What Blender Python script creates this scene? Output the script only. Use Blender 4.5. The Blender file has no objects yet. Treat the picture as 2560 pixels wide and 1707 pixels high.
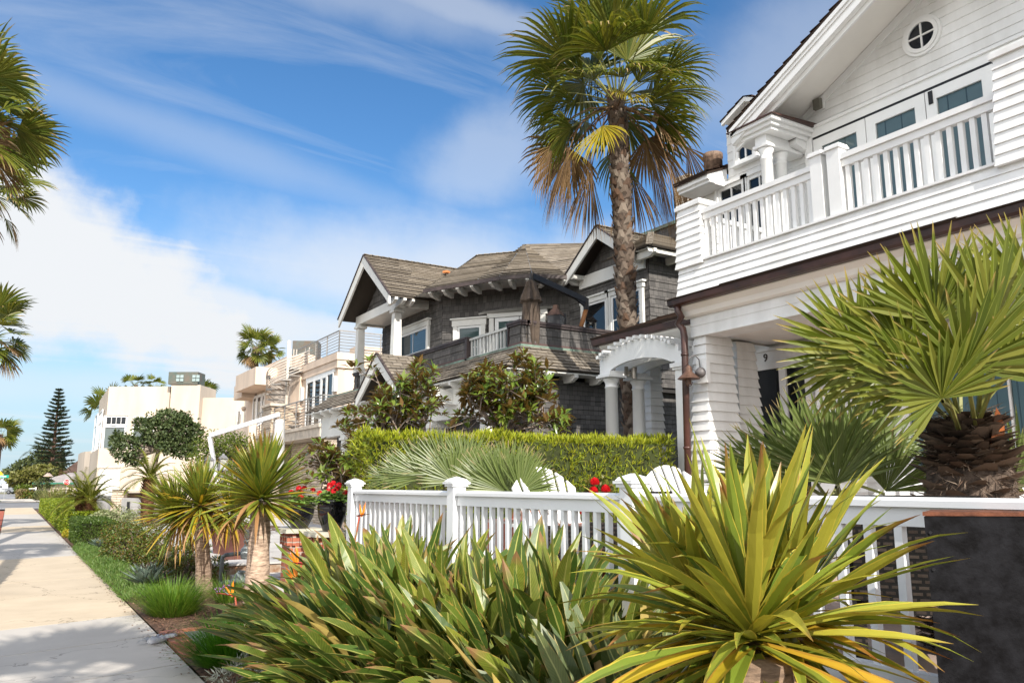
import bpy, math, random
import numpy as np
from mathutils import Vector, Matrix, noise
random.seed(7); RNG = np.random.default_rng(11)
R = math.radians
scene = bpy.context.scene
COL = scene.collection
V = Vector

# ------------------------------------------------------------------ camera
F_PX = 2000.0; YAW = R(31.7); PIT = R(10.15); EYE = 1.65
_s, _c, _sp, _cp = math.sin(YAW), math.cos(YAW), math.sin(PIT), math.cos(PIT)
FW = V((_s*_cp, _c*_cp, _sp)); RT = V((_c, -_s, 0)); UPV = V((-_s*_sp, -_c*_sp, _cp))
def at(px, py, X=None, Y=None, Z=None, D=None):
    """point of the place seen at photo pixel (px,py) on the plane X=, Y=, Z= or at depth D"""
    d = FW*F_PX + RT*(px-1280) - UPV*(py-853.5)
    if X is not None: t = X/d.x
    elif Y is not None: t = Y/d.y
    elif Z is not None: t = (Z-EYE)/d.z
    else: t = D/F_PX
    return V((d.x*t, d.y*t, EYE+d.z*t))
cam = bpy.data.cameras.new('camera'); camo = bpy.data.objects.new('camera', cam); COL.objects.link(camo)
camo.location = (0, 0, EYE); camo.rotation_euler = (math.pi/2+PIT, 0, -YAW)
cam.sensor_width = 36; cam.lens = 36*F_PX/2560; cam.clip_start = .05; cam.clip_end = 4000
scene.camera = camo

# ------------------------------------------------------------------ objects
ORG = {}
def tag(o, label=None, cat=None, group=None, kind=None):
    if label: o['label'] = label
    if cat: o['category'] = cat
    if group: o['group'] = group
    if kind: o['kind'] = kind
    return o
def thing(name, label, cat, loc=(0, 0, 0), group=None):
    o = bpy.data.objects.new(name, None); COL.objects.link(o); o.location = loc
    o.empty_display_size = .2
    ORG[o] = V(loc)
    return tag(o, label, cat, group)
def kids(o): return [c for c in COL.objects if c.parent == o]
def link_mesh(name, me, mat, parent=None, smooth=False):
    for m in (mat if isinstance(mat, (list, tuple)) else [mat]): me.materials.append(m)
    o = bpy.data.objects.new(name, me); COL.objects.link(o)
    if parent is not None:
        o.parent = parent; ORG[o] = ORG[parent]
    if smooth: me.polygons.foreach_set('use_smooth', [True]*len(me.polygons))
    return o
CHILD = {}
def copy_tree(o, parent=None, loc=None, rz=None, scale=None):
    c = o.copy(); COL.objects.link(c)
    if parent is not None: c.parent = parent; CHILD.setdefault(parent, []).append(c)
    if loc is not None: c.location = loc
    if rz is not None: c.rotation_euler = (0, 0, rz)
    if scale is not None: c.scale = (scale,)*3 if not isinstance(scale, tuple) else scale
    for ch in [k for k in list(bpy.data.objects) if k.parent == o]: copy_tree(ch, c)
    return c

class MB:
    def __init__(s): s.v = []; s.f = []; s.uv = []; s.mi = []; s.m = 0
    def face(s, pts, uv=None):
        n = len(s.v); s.v.extend([tuple(p) for p in pts]); s.f.append(tuple(range(n, n+len(pts))))
        s.uv.append(uv if uv else [(0, 0)]*len(pts)); s.mi.append(s.m)
    def mesh(s, vs, fs, uvs=None):
        n = len(s.v); s.v.extend([tuple(p) for p in vs])
        for k, f in enumerate(fs):
            s.f.append(tuple(i+n for i in f)); s.uv.append(uvs[k] if uvs else [(0, 0)]*len(f)); s.mi.append(s.m)
    def hexa(s, b, t):
        """b, t: 4 bottom and 4 top points (ccw seen from above)"""
        b = [V(p) for p in b]; t = [V(p) for p in t]
        s.face([b[3], b[2], b[1], b[0]], [(p.x, p.y) for p in (b[3], b[2], b[1], b[0])])
        s.face(t, [(p.x, p.y) for p in t])
        for i in range(4):
            j = (i+1) % 4; q = [b[i], b[j], t[j], t[i]]
            L = (b[j]-b[i]).length; u0 = b[i].x+b[i].y
            s.face(q, [(u0, b[i].z), (u0+L, b[j].z), (u0+L, t[j].z), (u0, t[i].z)])
    def box(s, x0, x1, y0, y1, z0, z1):
        s.hexa([(x0, y0, z0), (x1, y0, z0), (x1, y1, z0), (x0, y1, z0)], [(x0, y0, z1), (x1, y0, z1), (x1, y1, z1), (x0, y1, z1)])
    def obox(s, c, size, rz=0, taper=1.0):
        """box standing on c (base centre)"""
        c = V(c); a, b, h = size; M = Matrix.Rotation(rz, 3, 'Z')
        q = [V((-a/2, -b/2, 0)), V((a/2, -b/2, 0)), V((a/2, b/2, 0)), V((-a/2, b/2, 0))]
        s.hexa([c+M@p for p in q], [c+M@(p*taper)+V((0, 0, h)) for p in q])
    def beam(s, p, q, w, h, up=(0, 0, 1)):
        """box bar from p to q, w wide (across), h deep (along up)"""
        p = V(p); q = V(q); d = (q-p).normalized(); a = d.cross(V(up))
        if a.length < 1e-4: a = d.cross(V((1, 0, 0)))
        a.normalize(); u = a.cross(d).normalized(); a = a*(w/2); u = u*(h/2)
        s.hexa([p-a-u, p+a-u, q+a-u, q-a-u], [p-a+u, p+a+u, q+a+u, q-a+u])
    def prism(s, poly, ext):
        """solid: polygon points extruded by ext"""
        poly = [V(p) for p in poly]; e = V(ext); n = len(poly); top = [p+e for p in poly]
        nn = V((0, 0, 0))
        for i in range(n): nn += poly[i].cross(poly[(i+1) % n])
        if nn.dot(e) > 0: s.face(list(reversed(poly))); s.face(top); fl = False
        else: s.face(poly); s.face(list(reversed(top))); fl = True
        for i in range(n):
            j = (i+1) % n; q = [poly[i], poly[j], top[j], top[i]]
            s.face(q if not fl else list(reversed(q)))
    def tube(s, pts, r, n=8, cap=True, uvl=1.0):
        pts = [V(p) for p in pts]; rr = r if isinstance(r, (list, tuple)) else [r]*len(pts)
        rings = []; ref = None; L = 0; Ls = []
        for i, p in enumerate(pts):
            d = (pts[min(i+1, len(pts)-1)]-pts[max(i-1, 0)]).normalized()
            if ref is None: ref = d.orthogonal().normalized()
            ref = (ref-d*ref.dot(d)).normalized(); b = d.cross(ref)
            rings.append([p+(ref*math.cos(2*math.pi*k/n)+b*math.sin(2*math.pi*k/n))*rr[i] for k in range(n)])
            if i: L += (p-pts[i-1]).length
            Ls.append(L)
        base = len(s.v); s.v.extend([tuple(p) for ring in rings for p in ring])
        for i in range(len(pts)-1):
            for k in range(n):
                k2 = (k+1) % n
                s.f.append((base+i*n+k, base+i*n+k2, base+(i+1)*n+k2, base+(i+1)*n+k))
                s.uv.append([(k/n, Ls[i]*uvl), ((k+1)/n, Ls[i]*uvl), ((k+1)/n, Ls[i+1]*uvl), (k/n, Ls[i+1]*uvl)]); s.mi.append(s.m)
        if cap:
            s.f.append(tuple(base+k for k in reversed(range(n)))); s.uv.append([(0, 0)]*n); s.mi.append(s.m)
            e = base+(len(pts)-1)*n; s.f.append(tuple(e+k for k in range(n))); s.uv.append([(0, 0)]*n); s.mi.append(s.m)
    def lathe(s, c, prof, n=16, sx=1, sy=1):
        """profile [(r,z)] turned about the vertical through c"""
        c = V(c); base = len(s.v)
        for r, z in prof:
            for k in range(n):
                a = 2*math.pi*k/n; s.v.append((c.x+r*sx*math.cos(a), c.y+r*sy*math.sin(a), c.z+z))
        for i in range(len(prof)-1):
            for k in range(n):
                k2 = (k+1) % n
                s.f.append((base+i*n+k, base+i*n+k2, base+(i+1)*n+k2, base+(i+1)*n+k))
                s.uv.append([(k/n, prof[i][1]), ((k+1)/n, prof[i][1]), ((k+1)/n, prof[i+1][1]), (k/n, prof[i+1][1])]); s.mi.append(s.m)
        s.f.append(tuple(base+k for k in reversed(range(n)))); s.uv.append([(0, 0)]*n); s.mi.append(s.m)
        e = base+(len(prof)-1)*n; s.f.append(tuple(e+k for k in range(n))); s.uv.append([(0, 0)]*n); s.mi.append(s.m)
    def build(s, name, mat, parent=None, smooth=False, org=None):
        me = bpy.data.meshes.new(name)
        o = org if org is not None else (ORG[parent] if parent is not None else V((0, 0, 0)))
        me.from_pydata([(p[0]-o[0], p[1]-o[1], p[2]-o[2]) for p in s.v], [], s.f)
        uvl = me.uv_layers.new(name='UVMap')
        flat = np.array([c for fu in s.uv for c in fu], dtype=np.float32).ravel()
        uvl.data.foreach_set('uv', flat)
        if any(s.mi): me.polygons.foreach_set('material_index', s.mi)
        ob = link_mesh(name, me, mat, parent, smooth)
        if parent is None and org is not None: ob.location = org
        return ob
    # --- building helpers
    def clap(s, O, U, N, z0, z1, ex, lip, rng, flare=None, thin=.004):
        """lapped boards on a vertical wall. O: point of the wall (x,y), U: direction along it, N: outward;
        rng(z) -> (u0,u1) of the wall at height z"""
        O = V((O[0], O[1], 0)); U = V((U[0], U[1], 0)).normalized(); N = V((N[0], N[1], 0)).normalized()
        fl = flare or (lambda z: 0)
        def P(u, z, o): return O+U*u+N*o+V((0, 0, z))
        n = max(1, int(round((z1-z0)/ex))); ex = (z1-z0)/n
        flip = U.cross(V((0, 0, 1))).dot(N) < 0
        for i in range(n):
            za = z0+i*ex; zb = za+ex
            a0, a1 = rng(za); b0, b1 = rng(zb)
            if a1-a0 < .01: continue
            if b1 < b0: b0 = b1 = (b0+b1)/2
            oa, ob = fl(za)+lip, fl(zb)+thin; oi = fl(za)+thin
            q = [P(a0, za, oa), P(a1, za, oa), P(b1, zb, ob), P(b0, zb, ob)]
            uv = [(a0, za), (a1, za), (b1, zb), (b0, zb)]
            und = [P(a0, za, oi-.02), P(a1, za, oi-.02), P(a1, za, oa), P(a0, za, oa)]
            e0 = [P(a0, za, oi-.02), P(a0, za, oa), P(b0, zb, ob)]
            e1 = [P(a1, za, oa), P(a1, za, oi-.02), P(b1, zb, ob)]
            if flip: q.reverse(); uv.reverse(); und.reverse(); e0.reverse(); e1.reverse()
            s.face(q, uv); s.face(und, [(a0, za)]*4); s.face(e0); s.face(e1)
    def clapcol(s, x0, x1, y0, y1, z0, z1, ex, lip, taper):
        """four-sided tapered pier of lapped boards (wider at its foot by taper)"""
        n = max(1, int(round((z1-z0)/ex))); ex = (z1-z0)/n
        for i in range(n):
            za = z0+i*ex; zb = za+ex
            ga = taper*(z1-za)/(z1-z0)+lip; gb = taper*(z1-zb)/(z1-z0)+.003
            s.hexa([(x0-ga, y0-ga, za), (x1+ga, y0-ga, za), (x1+ga, y1+ga, za), (x0-ga, y1+ga, za)],
                   [(x0-gb, y0-gb, zb), (x1+gb, y0-gb, zb), (x1+gb, y1+gb, zb), (x0-gb, y1+gb, zb)])
    def shingles(s, e0, e1, r1, r0, row=.14, lip=.018, jit=.006, step=.0):
        """courses of shingles on the quad eave e0-e1, ridge r0-r1"""
        e0, e1, r1, r0 = V(e0), V(e1), V(r1), V(r0)
        nrm = (e1-e0).cross(r0-e0)
        if nrm.length < 1e-6: nrm = (e1-e0).cross(r1-e1)
        nrm.normalize()
        if nrm.z < 0: nrm = -nrm
        L = max((r0-e0).length, (r1-e1).length); n = max(1, int(L/row))
        for i in range(n):
            ta, tb = i/n, (i+1)/n
            a0, a1 = e0.lerp(r0, ta), e1.lerp(r1, ta); b0, b1 = e0.lerp(r0, tb), e1.lerp(r1, tb)
            w = (a1-a0).length; k = max(1, int(w/.9))
            for j in range(k):
                u0, u1 = j/k, (j+1)/k
                lf = lip+random.uniform(-jit, jit)
                q = [a0.lerp(a1, u0)+nrm*lf, a0.lerp(a1, u1)+nrm*lf, b0.lerp(b1, u1)+nrm*.003, b0.lerp(b1, u0)+nrm*.003]
                da = (e1-e0).normalized(); uo = [(p-e0).dot(da) for p in q]
                uv = [(uo[0], ta*L), (uo[1], ta*L), (uo[2], tb*L), (uo[3], tb*L)]
                s.face(q, uv)
                s.face([a0.lerp(a1, u0)-nrm*.01, a0.lerp(a1, u1)-nrm*.01, q[1], q[0]], [(uo[0], ta*L)]*4)
    def blade(s, base, d, up, L, w, droop=.3, seg=6, fold=.25, prof=None, twist=0, uvo=0, droop_pow=1.0, wob=.03):
        """leaf blade: strip with a folded midrib, bending down along its length"""
        base = V(base); d = V(d).normalized(); side = d.cross(V(up))
        if side.length < 1e-3: side = d.orthogonal()
        side.normalize(); p = base.copy(); n0 = len(s.v)
        for i in range(seg+1):
            t = i/seg
            ww = w*(prof(t) if prof else math.sin(math.pi*min(1, (t*.9+.1)))**.8)
            nn = side.cross(d).normalized(); sd = side
            if twist: sd = (Matrix.Rotation(twist*t, 3, d)@side); nn = sd.cross(d).normalized()
            s.v.append(tuple(p-sd*ww+nn*(ww*fold))); s.v.append(tuple(p)); s.v.append(tuple(p+sd*ww+nn*(ww*fold)))
            if i < seg:
                p = p+d*(L/seg)
                k = droop/seg*(1 if droop_pow == 1 else droop_pow*(t+.5/seg)**(droop_pow-1))
                d = (d+V((0, 0, -k))+side*random.uniform(-wob, wob)+nn*random.uniform(-wob, wob)).normalized()
                side = (side-d*side.dot(d)).normalized()
        for i in range(seg):
            a = n0+i*3; t0, t1 = i/seg, (i+1)/seg
            s.f.append((a, a+1, a+4, a+3)); s.uv.append([(0, t0), (.5, t0), (.5, t1), (0, t1)]); s.mi.append(s.m)
            s.f.append((a+1, a+2, a+5, a+4)); s.uv.append([(.5, t0), (1, t0), (1, t1), (.5, t1)]); s.mi.append(s.m)
        return p

def leaves(name, pts, dirs, ups, L, W, mat, parent=None, org=None, fold=.25, curl=.15):
    """many small folded leaves as one mesh (numpy). L, W may be arrays"""
    pts = np.asarray(pts, float); d = np.asarray(dirs, float); u = np.asarray(ups, float); n = len(pts)
    d /= np.linalg.norm(d, axis=1, keepdims=True)+1e-9
    sd = np.cross(d, u); sd /= np.linalg.norm(sd, axis=1, keepdims=True)+1e-9
    nn = np.cross(sd, d)
    L = np.broadcast_to(np.asarray(L, float), (n,))[:, None]; W = np.broadcast_to(np.asarray(W, float), (n,))[:, None]
    b = pts; m = pts+d*L*.45; tip = pts+d*L-nn*L*curl
    l = m-sd*W*.5+nn*W*fold; r = m+sd*W*.5+nn*W*fold
    vs = np.stack([b, r, tip, l, m], 1).reshape(-1, 3)
    o = np.array(org if org is not None else (ORG[parent] if parent is not None else (0, 0, 0)), float)
    vs = vs-o
    tri = np.array([[0, 1, 4], [1, 2, 4], [2, 3, 4], [3, 0, 4]])
    fs = (np.arange(n)[:, None, None]*5+tri[None]).reshape(-1)
    uvt = np.array([(.5, 0), (1, .45), (.5, 1), (0, .45), (.5, .45)], np.float32)
    uv = np.tile(uvt[tri.ravel()], (n, 1))
    me = bpy.data.meshes.new(name)
    me.vertices.add(n*5); me.vertices.foreach_set('co', vs.astype(np.float32).ravel())
    me.loops.add(n*12); me.loops.foreach_set('vertex_index', fs.astype(np.int32))
    me.polygons.add(n*4); me.polygons.foreach_set('loop_start', np.arange(0, n*12, 3, dtype=np.int32))
    me.polygons.foreach_set('loop_total', np.full(n*4, 3, np.int32))
    ul = me.uv_layers.new(name='UVMap'); ul.data.foreach_set('uv', uv.ravel().astype(np.float32))
    me.update(calc_edges=True); me.validate()
    ob = link_mesh(name, me, mat, parent)
    if parent is None and org is not None: ob.location = org
    return ob
def rdir(n):
    a = RNG.normal(size=(n, 3)); return a/np.linalg.norm(a, axis=1, keepdims=True)

# ------------------------------------------------------------------ materials
MATS = {}
def _new(name):
    m = bpy.data.materials.new(name); m.use_nodes = True; nt = m.node_tree
    for n in list(nt.nodes): nt.nodes.remove(n)
    out = nt.nodes.new('ShaderNodeOutputMaterial'); b = nt.nodes.new('ShaderNodeBsdfPrincipled')
    nt.links.new(b.outputs[0], out.inputs[0]); MATS[name] = m
    return m, nt, b, out
def _ramp(nt, fac, stops):
    r = nt.nodes.new('ShaderNodeValToRGB'); e = r.color_ramp.elements
    while len(e) < len(stops): e.new(.5)
    for el, (p, c) in zip(e, stops): el.position = p; el.color = (*c, 1)
    nt.links.new(fac, r.inputs[0]); return r.outputs[0]
def _mix(nt, fac, a, b, mode='MIX'):
    m = nt.nodes.new('ShaderNodeMix'); m.data_type = 'RGBA'; m.blend_type = mode
    for sock, val in ((m.inputs[0], fac), (m.inputs[6], a), (m.inputs[7], b)):
        if isinstance(val, (int, float)): sock.default_value = val
        elif isinstance(val, tuple): sock.default_value = (*val, 1) if len(val) == 3 else val
        else: nt.links.new(val, sock)
    return m.outputs[2]
def _noise(nt, scale, detail=4, vec=None, rough=.6, out=0):
    n = nt.nodes.new('ShaderNodeTexNoise'); n.inputs['Scale'].default_value = scale; n.inputs['Detail'].default_value = detail
    n.inputs['Roughness'].default_value = rough
    if vec is not None: nt.links.new(vec, n.inputs['Vector'])
    return n.outputs[out]
def _math(nt, op, a, b=None, clamp=False):
    m = nt.nodes.new('ShaderNodeMath'); m.operation = op; m.use_clamp = clamp
    for i, val in enumerate((a, b)):
        if val is None: continue
        if isinstance(val, (int, float)): m.inputs[i].default_value = val
        else: nt.links.new(val, m.inputs[i])
    return m.outputs[0]
def _coord(nt, which='Object', scale=None):
    c = nt.nodes.new('ShaderNodeTexCoord').outputs[which]
    if scale:
        mp = nt.nodes.new('ShaderNodeMapping'); mp.inputs['Scale'].default_value = scale; nt.links.new(c, mp.inputs[0]); return mp.outputs[0]
    return c
def _bump(nt, b, h, strength=.3, dist=.01):
    n = nt.nodes.new('ShaderNodeBump'); n.inputs['Strength'].default_value = strength; n.inputs['Distance'].default_value = dist
    nt.links.new(h, n.inputs['Height']); nt.links.new(n.outputs[0], b.inputs['Normal'])
def pmat(name, col, rough=.6, var=.12, scale=3, col2=None, bump=0, bscale=40, metal=0, spec=.4, stretch=None, thr=None):
    """plain material: base colour broken up by noise (dirt, weathering)"""
    if name in MATS: return MATS[name]
    m, nt, b, out = _new(name)
    co = _coord(nt, 'Object', stretch)
    n1 = _noise(nt, scale, 5, co)
    d = tuple(max(0, c*(1-var*1.6)) for c in col); l = tuple(min(1, c*(1+var)) for c in col)
    lo, hi = thr or (.35, .65)
    nt.links.new(_ramp(nt, n1, [(lo, col2 or d), (hi, l)]), b.inputs['Base Color'])
    b.inputs['Roughness'].default_value = rough; b.inputs['Metallic'].default_value = metal
    b.inputs['Specular IOR Level'].default_value = spec
    if bump: _bump(nt, b, _noise(nt, bscale, 4, co), bump)
    return m
def leafmat(name, cols, rough=.42, trans=.3, edge=None, tip=None, rib=None, var=.25, spec=.4, edgew=.2, tipamt=.5, stripes=0, under=None, veins=0, spots=None):
    """foliage: one random colour per leaf, optional coloured margin, tip and midrib, light through the blade"""
    m, nt, b, out = _new(name)
    g = nt.nodes.new('ShaderNodeNewGeometry'); rnd = g.outputs['Random Per Island']
    n = len(cols); c = _ramp(nt, rnd, [(i/max(1, n-1), cc) for i, cc in enumerate(cols)])
    co = _coord(nt, 'Object')
    c = _mix(nt, _math(nt, 'MULTIPLY', _noise(nt, 9, 3, co), var*1.6), c, tuple(x*.55 for x in cols[0]))
    if edge or tip or rib or stripes or veins:
        uv = nt.nodes.new('ShaderNodeUVMap'); sp = nt.nodes.new('ShaderNodeSeparateXYZ'); nt.links.new(uv.outputs[0], sp.inputs[0])
        au = _math(nt, 'ABSOLUTE', _math(nt, 'SUBTRACT', sp.outputs[0], .5))
        wob = _math(nt, 'MULTIPLY', _math(nt, 'SUBTRACT', _noise(nt, 14, 3, co), .5), .35)
        if stripes:
            w = _math(nt, 'SINE', _math(nt, 'MULTIPLY', sp.outputs[0], 75))
            c = _mix(nt, _math(nt, 'MULTIPLY', _math(nt, 'ADD', w, 1), stripes*.5), c, tuple(x*.5 for x in cols[0]))
        if veins:
            vv = _math(nt, 'SINE', _math(nt, 'SUBTRACT', _math(nt, 'MULTIPLY', sp.outputs[1], 120), _math(nt, 'MULTIPLY', au, 40)))
            c = _mix(nt, _math(nt, 'MULTIPLY', _math(nt, 'ADD', vv, 1), veins*.5), c, tuple(x*.55 for x in cols[0]))
        if rib: c = _mix(nt, _math(nt, 'LESS_THAN', au, .05), c, rib)
        if edge: c = _mix(nt, _math(nt, 'GREATER_THAN', _math(nt, 'ADD', au, wob), .5-edgew), c, edge)
        if tip:
            r2 = _math(nt, 'FRACT', _math(nt, 'MULTIPLY', rnd, 17.3))
            t = _math(nt, 'ADD', sp.outputs[1], _math(nt, 'ADD', _math(nt, 'MULTIPLY', wob, .6), _math(nt, 'MULTIPLY', _math(nt, 'SUBTRACT', r2, .75), tipamt)))
            rr = nt.nodes.new('ShaderNodeMapRange'); rr.inputs[1].default_value = .82; rr.inputs[2].default_value = .98; nt.links.new(t, rr.inputs[0])
            c = _mix(nt, rr.outputs[0], c, tip)
    if spots:
        q = nt.nodes.new('ShaderNodeMapRange'); q.inputs[1].default_value = .63; q.inputs[2].default_value = .72; q.inputs[4].default_value = .85; nt.links.new(_noise(nt, 16, 5, co, .7), q.inputs[0])
        c = _mix(nt, q.outputs[0], c, spots)
    if under: c = _mix(nt, g.outputs['Backfacing'], c, under)
    nt.links.new(c, b.inputs['Base Color']); b.inputs['Roughness'].default_value = rough; b.inputs['Specular IOR Level'].default_value = spec
    tr = nt.nodes.new('ShaderNodeBsdfTranslucent'); nt.links.new(_mix(nt, 1.0, c, (1.0, .95, .45), 'MULTIPLY'), tr.inputs[0])
    mx = nt.nodes.new('ShaderNodeMixShader'); mx.inputs[0].default_value = trans
    nt.links.new(b.outputs[0], mx.inputs[1]); nt.links.new(tr.outputs[0], mx.inputs[2]); nt.links.new(mx.outputs[0], out.inputs[0])
    return m
def brickmat(name, c1, c2, mortar, bw, bh, ms=.01, rough=.8, bump=.5, coord='UV', squash=1, offset=.5, var=.3, smooth=.1, bias=0.0, rot=0.):
    m, nt, b, out = _new(name)
    t = nt.nodes.new('ShaderNodeTexBrick'); co = _coord(nt, coord)
    if rot:
        mp = nt.nodes.new('ShaderNodeMapping'); mp.inputs['Rotation'].default_value = (0, 0, rot); nt.links.new(co, mp.inputs[0]); co = mp.outputs[0]
    nt.links.new(co, t.inputs['Vector']); t.inputs['Color1'].default_value = (*c1, 1); t.inputs['Color2'].default_value = (*c2, 1); t.inputs['Mortar'].default_value = (*mortar, 1)
    t.inputs['Scale'].default_value = 1; t.inputs['Brick Width'].default_value = bw; t.inputs['Row Height'].default_value = bh; t.inputs['Mortar Size'].default_value = ms
    t.inputs['Mortar Smooth'].default_value = smooth; t.inputs['Bias'].default_value = bias; t.offset = offset
    c = _mix(nt, _math(nt, 'MULTIPLY', _noise(nt, 6, 5, _coord(nt, 'Object')), var), t.outputs[0], tuple(x*.5 for x in c1))
    nt.links.new(c, b.inputs['Base Color']); b.inputs['Roughness'].default_value = rough; b.inputs['Specular IOR Level'].default_value = .2
    h = _math(nt, 'SUBTRACT', _math(nt, 'MULTIPLY', _noise(nt, 40, 3, _coord(nt, 'Object')), .3), t.outputs['Fac'])
    _bump(nt, b, h, bump, .01)
    return m
def glassmat(name, tint=(.55, .62, .66), refl=1.0, rough=.01, ior=1.5):
    """window glass: clear, tinted, mirror-like at a slant"""
    m, nt, b, out = _new(name); nt.nodes.remove(b)
    tr = nt.nodes.new('ShaderNodeBsdfTransparent'); tr.inputs[0].default_value = (*tint, 1)
    gl = nt.nodes.new('ShaderNodeBsdfGlossy'); gl.inputs['Roughness'].default_value = rough; gl.inputs[0].default_value = (.95, .97, 1, 1)
    fr = nt.nodes.new('ShaderNodeFresnel'); fr.inputs[0].default_value = ior
    # faint waviness of the panes
    bp = nt.nodes.new('ShaderNodeBump'); bp.inputs['Strength'].default_value = .03; nt.links.new(_noise(nt, 1.2, 2, _coord(nt)), bp.inputs['Height'])
    nt.links.new(bp.outputs[0], gl.inputs['Normal'])
    f = _math(nt, 'MULTIPLY', fr.outputs[0], refl, True)
    mx = nt.nodes.new('ShaderNodeMixShader'); nt.links.new(f, mx.inputs[0]); nt.links.new(tr.outputs[0], mx.inputs[1]); nt.links.new(gl.outputs[0], mx.inputs[2])
    nt.links.new(mx.outputs[0], out.inputs[0]); return m

# ------------------------------------------------------------------ light and sky
SUN_EL = R(35); SUN_DIR = V((.15, .99, 0)).normalized()          # way the light travels on the ground
sun = bpy.data.lights.new('sun', 'SUN'); suno = bpy.data.objects.new('sun', sun); COL.objects.link(suno)
sun.energy = 3.8; sun.angle = R(.53); sun.color = (1.0, .94, .85)
tv = V((SUN_DIR.x*math.cos(SUN_EL), SUN_DIR.y*math.cos(SUN_EL), -math.sin(SUN_EL)))
suno.rotation_euler = tv.to_track_quat('-Z', 'Y').to_euler(); suno.location = (-5, -20, 30)
world = bpy.data.worlds.new('World'); scene.world = world; world.use_nodes = True
def make_world():
    nt = world.node_tree
    for n in list(nt.nodes): nt.nodes.remove(n)
    out = nt.nodes.new('ShaderNodeOutputWorld'); bg = nt.nodes.new('ShaderNodeBackground'); nt.links.new(bg.outputs[0], out.inputs[0])
    sky = nt.nodes.new('ShaderNodeTexSky'); sky.sky_type = 'NISHITA'; sky.sun_disc = False
    sky.sun_elevation = SUN_EL; sky.sun_rotation = math.atan2(-SUN_DIR.x, -SUN_DIR.y)
    sky.air_density = 1.0; sky.dust_density = .3; sky.ozone_density = 3.0; sky.altitude = 0
    co = nt.nodes.new('ShaderNodeTexCoord').outputs['Generated']
    nrm = nt.nodes.new('ShaderNodeVectorMath'); nrm.operation = 'NORMALIZE'; nt.links.new(co, nrm.inputs[0]); d = nrm.outputs[0]
    sp = nt.nodes.new('ShaderNodeSeparateXYZ'); nt.links.new(d, sp.inputs[0])
    # flat cloud layer: direction projected on a plane overhead
    zc = _math(nt, 'ADD', _math(nt, 'MAXIMUM', sp.outputs[2], 0.0), .12)
    cx = _math(nt, 'DIVIDE', sp.outputs[0], zc); cy = _math(nt, 'DIVIDE', sp.outputs[1], zc)
    cb = nt.nodes.new('ShaderNodeCombineXYZ'); nt.links.new(cx, cb.inputs[0]); nt.links.new(cy, cb.inputs[1])
    mp = nt.nodes.new('ShaderNodeMapping'); mp.inputs['Rotation'].default_value = (0, 0, R(25)); mp.inputs['Scale'].default_value = (.6, 3.4, 1)
    nt.links.new(cb.outputs[0], mp.inputs[0])
    wis = nt.nodes.new('ShaderNodeTexNoise'); wis.inputs['Scale'].default_value = .8; wis.inputs['Detail'].default_value = 9; wis.inputs['Roughness'].default_value = .62; wis.inputs['Distortion'].default_value = .8
    nt.links.new(mp.outputs[0], wis.inputs['Vector'])
    wisps = nt.nodes.new('ShaderNodeMapRange'); wisps.inputs[1].default_value = .50; wisps.inputs[2].default_value = .85; wisps.inputs[4].default_value = .52; nt.links.new(wis.outputs[0], wisps.inputs[0])
    soft = nt.nodes.new('ShaderNodeTexNoise'); soft.inputs['Scale'].default_value = 8.0; soft.inputs['Detail'].default_value = 9; soft.inputs['Roughness'].default_value = .58
    nt.links.new(d, soft.inputs['Vector'])
    total = wisps.outputs[0]
    def bank(px, py, rx, ry, amt, tilt=0, hard=.35, nz=1.0):
        """a cloud bank in one quarter of the sky: ellipse of directions with a ragged rim"""
        nonlocal total
        c = (FW*F_PX+RT*(px-1280)-UPV*(py-853.5)).normalized()
        a = c.cross(V((0, 0, 1))).normalized(); b = a.cross(c).normalized()
        a, b = a*math.cos(tilt)+b*math.sin(tilt), b*math.cos(tilt)-a*math.sin(tilt)
        def dot(v):
            n = nt.nodes.new('ShaderNodeVectorMath'); n.operation = 'DOT_PRODUCT'; nt.links.new(d, n.inputs[0]); n.inputs[1].default_value = v; return n.outputs['Value']
        x = _math(nt, 'DIVIDE', dot(a), rx/F_PX); y = _math(nt, 'DIVIDE', dot(b), ry/F_PX)
        r = _math(nt, 'SQRT', _math(nt, 'ADD', _math(nt, 'MULTIPLY', x, x), _math(nt, 'MULTIPLY', y, y)))
        r = _math(nt, 'ADD', r, _math(nt, 'MULTIPLY', _math(nt, 'SUBTRACT', .5, soft.outputs[0]), 1.5*nz))
        r = _math(nt, 'ADD', r, _math(nt, 'MULTIPLY', _math(nt, 'SUBTRACT', .5, wis.outputs[0]), .7*nz))
        mr = nt.nodes.new('ShaderNodeMapRange'); mr.interpolation_type = 'SMOOTHSTEP'
        mr.inputs[1].default_value = 1.0+hard; mr.inputs[2].default_value = 1.0-hard; mr.inputs[3].default_value = 0; mr.inputs[4].default_value = amt
        nt.links.new(r, mr.inputs[0])
        f = _math(nt, 'GREATER_THAN', dot(c), 0)
        total = _math(nt, 'MAXIMUM', total, _math(nt, 'MULTIPLY', mr.outputs[0], f))
    bank(40, 640, 560, 185, 1.0, R(-17), .32, 1.1)
    bank(420, 745, 640, 75, .85, R(-10), .5)
    bank(1100, 690, 560, 120, .70, R(-2), .8)
    bank(1230, 400, 150, 90, .36, R(20), .8, 1.4)
    bank(800, -50, 560, 60, .28, R(-6), .7)
    bank(1180, 30, 260, 40, .4, R(-14), .7)
    bank(1980, 130, 260, 120, .30, R(30), .8)
    bank(350, 300, 700, 40, .22, R(-10), .9)
    bank(250, 960, 800, 40, .35, R(3), .9)
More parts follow.
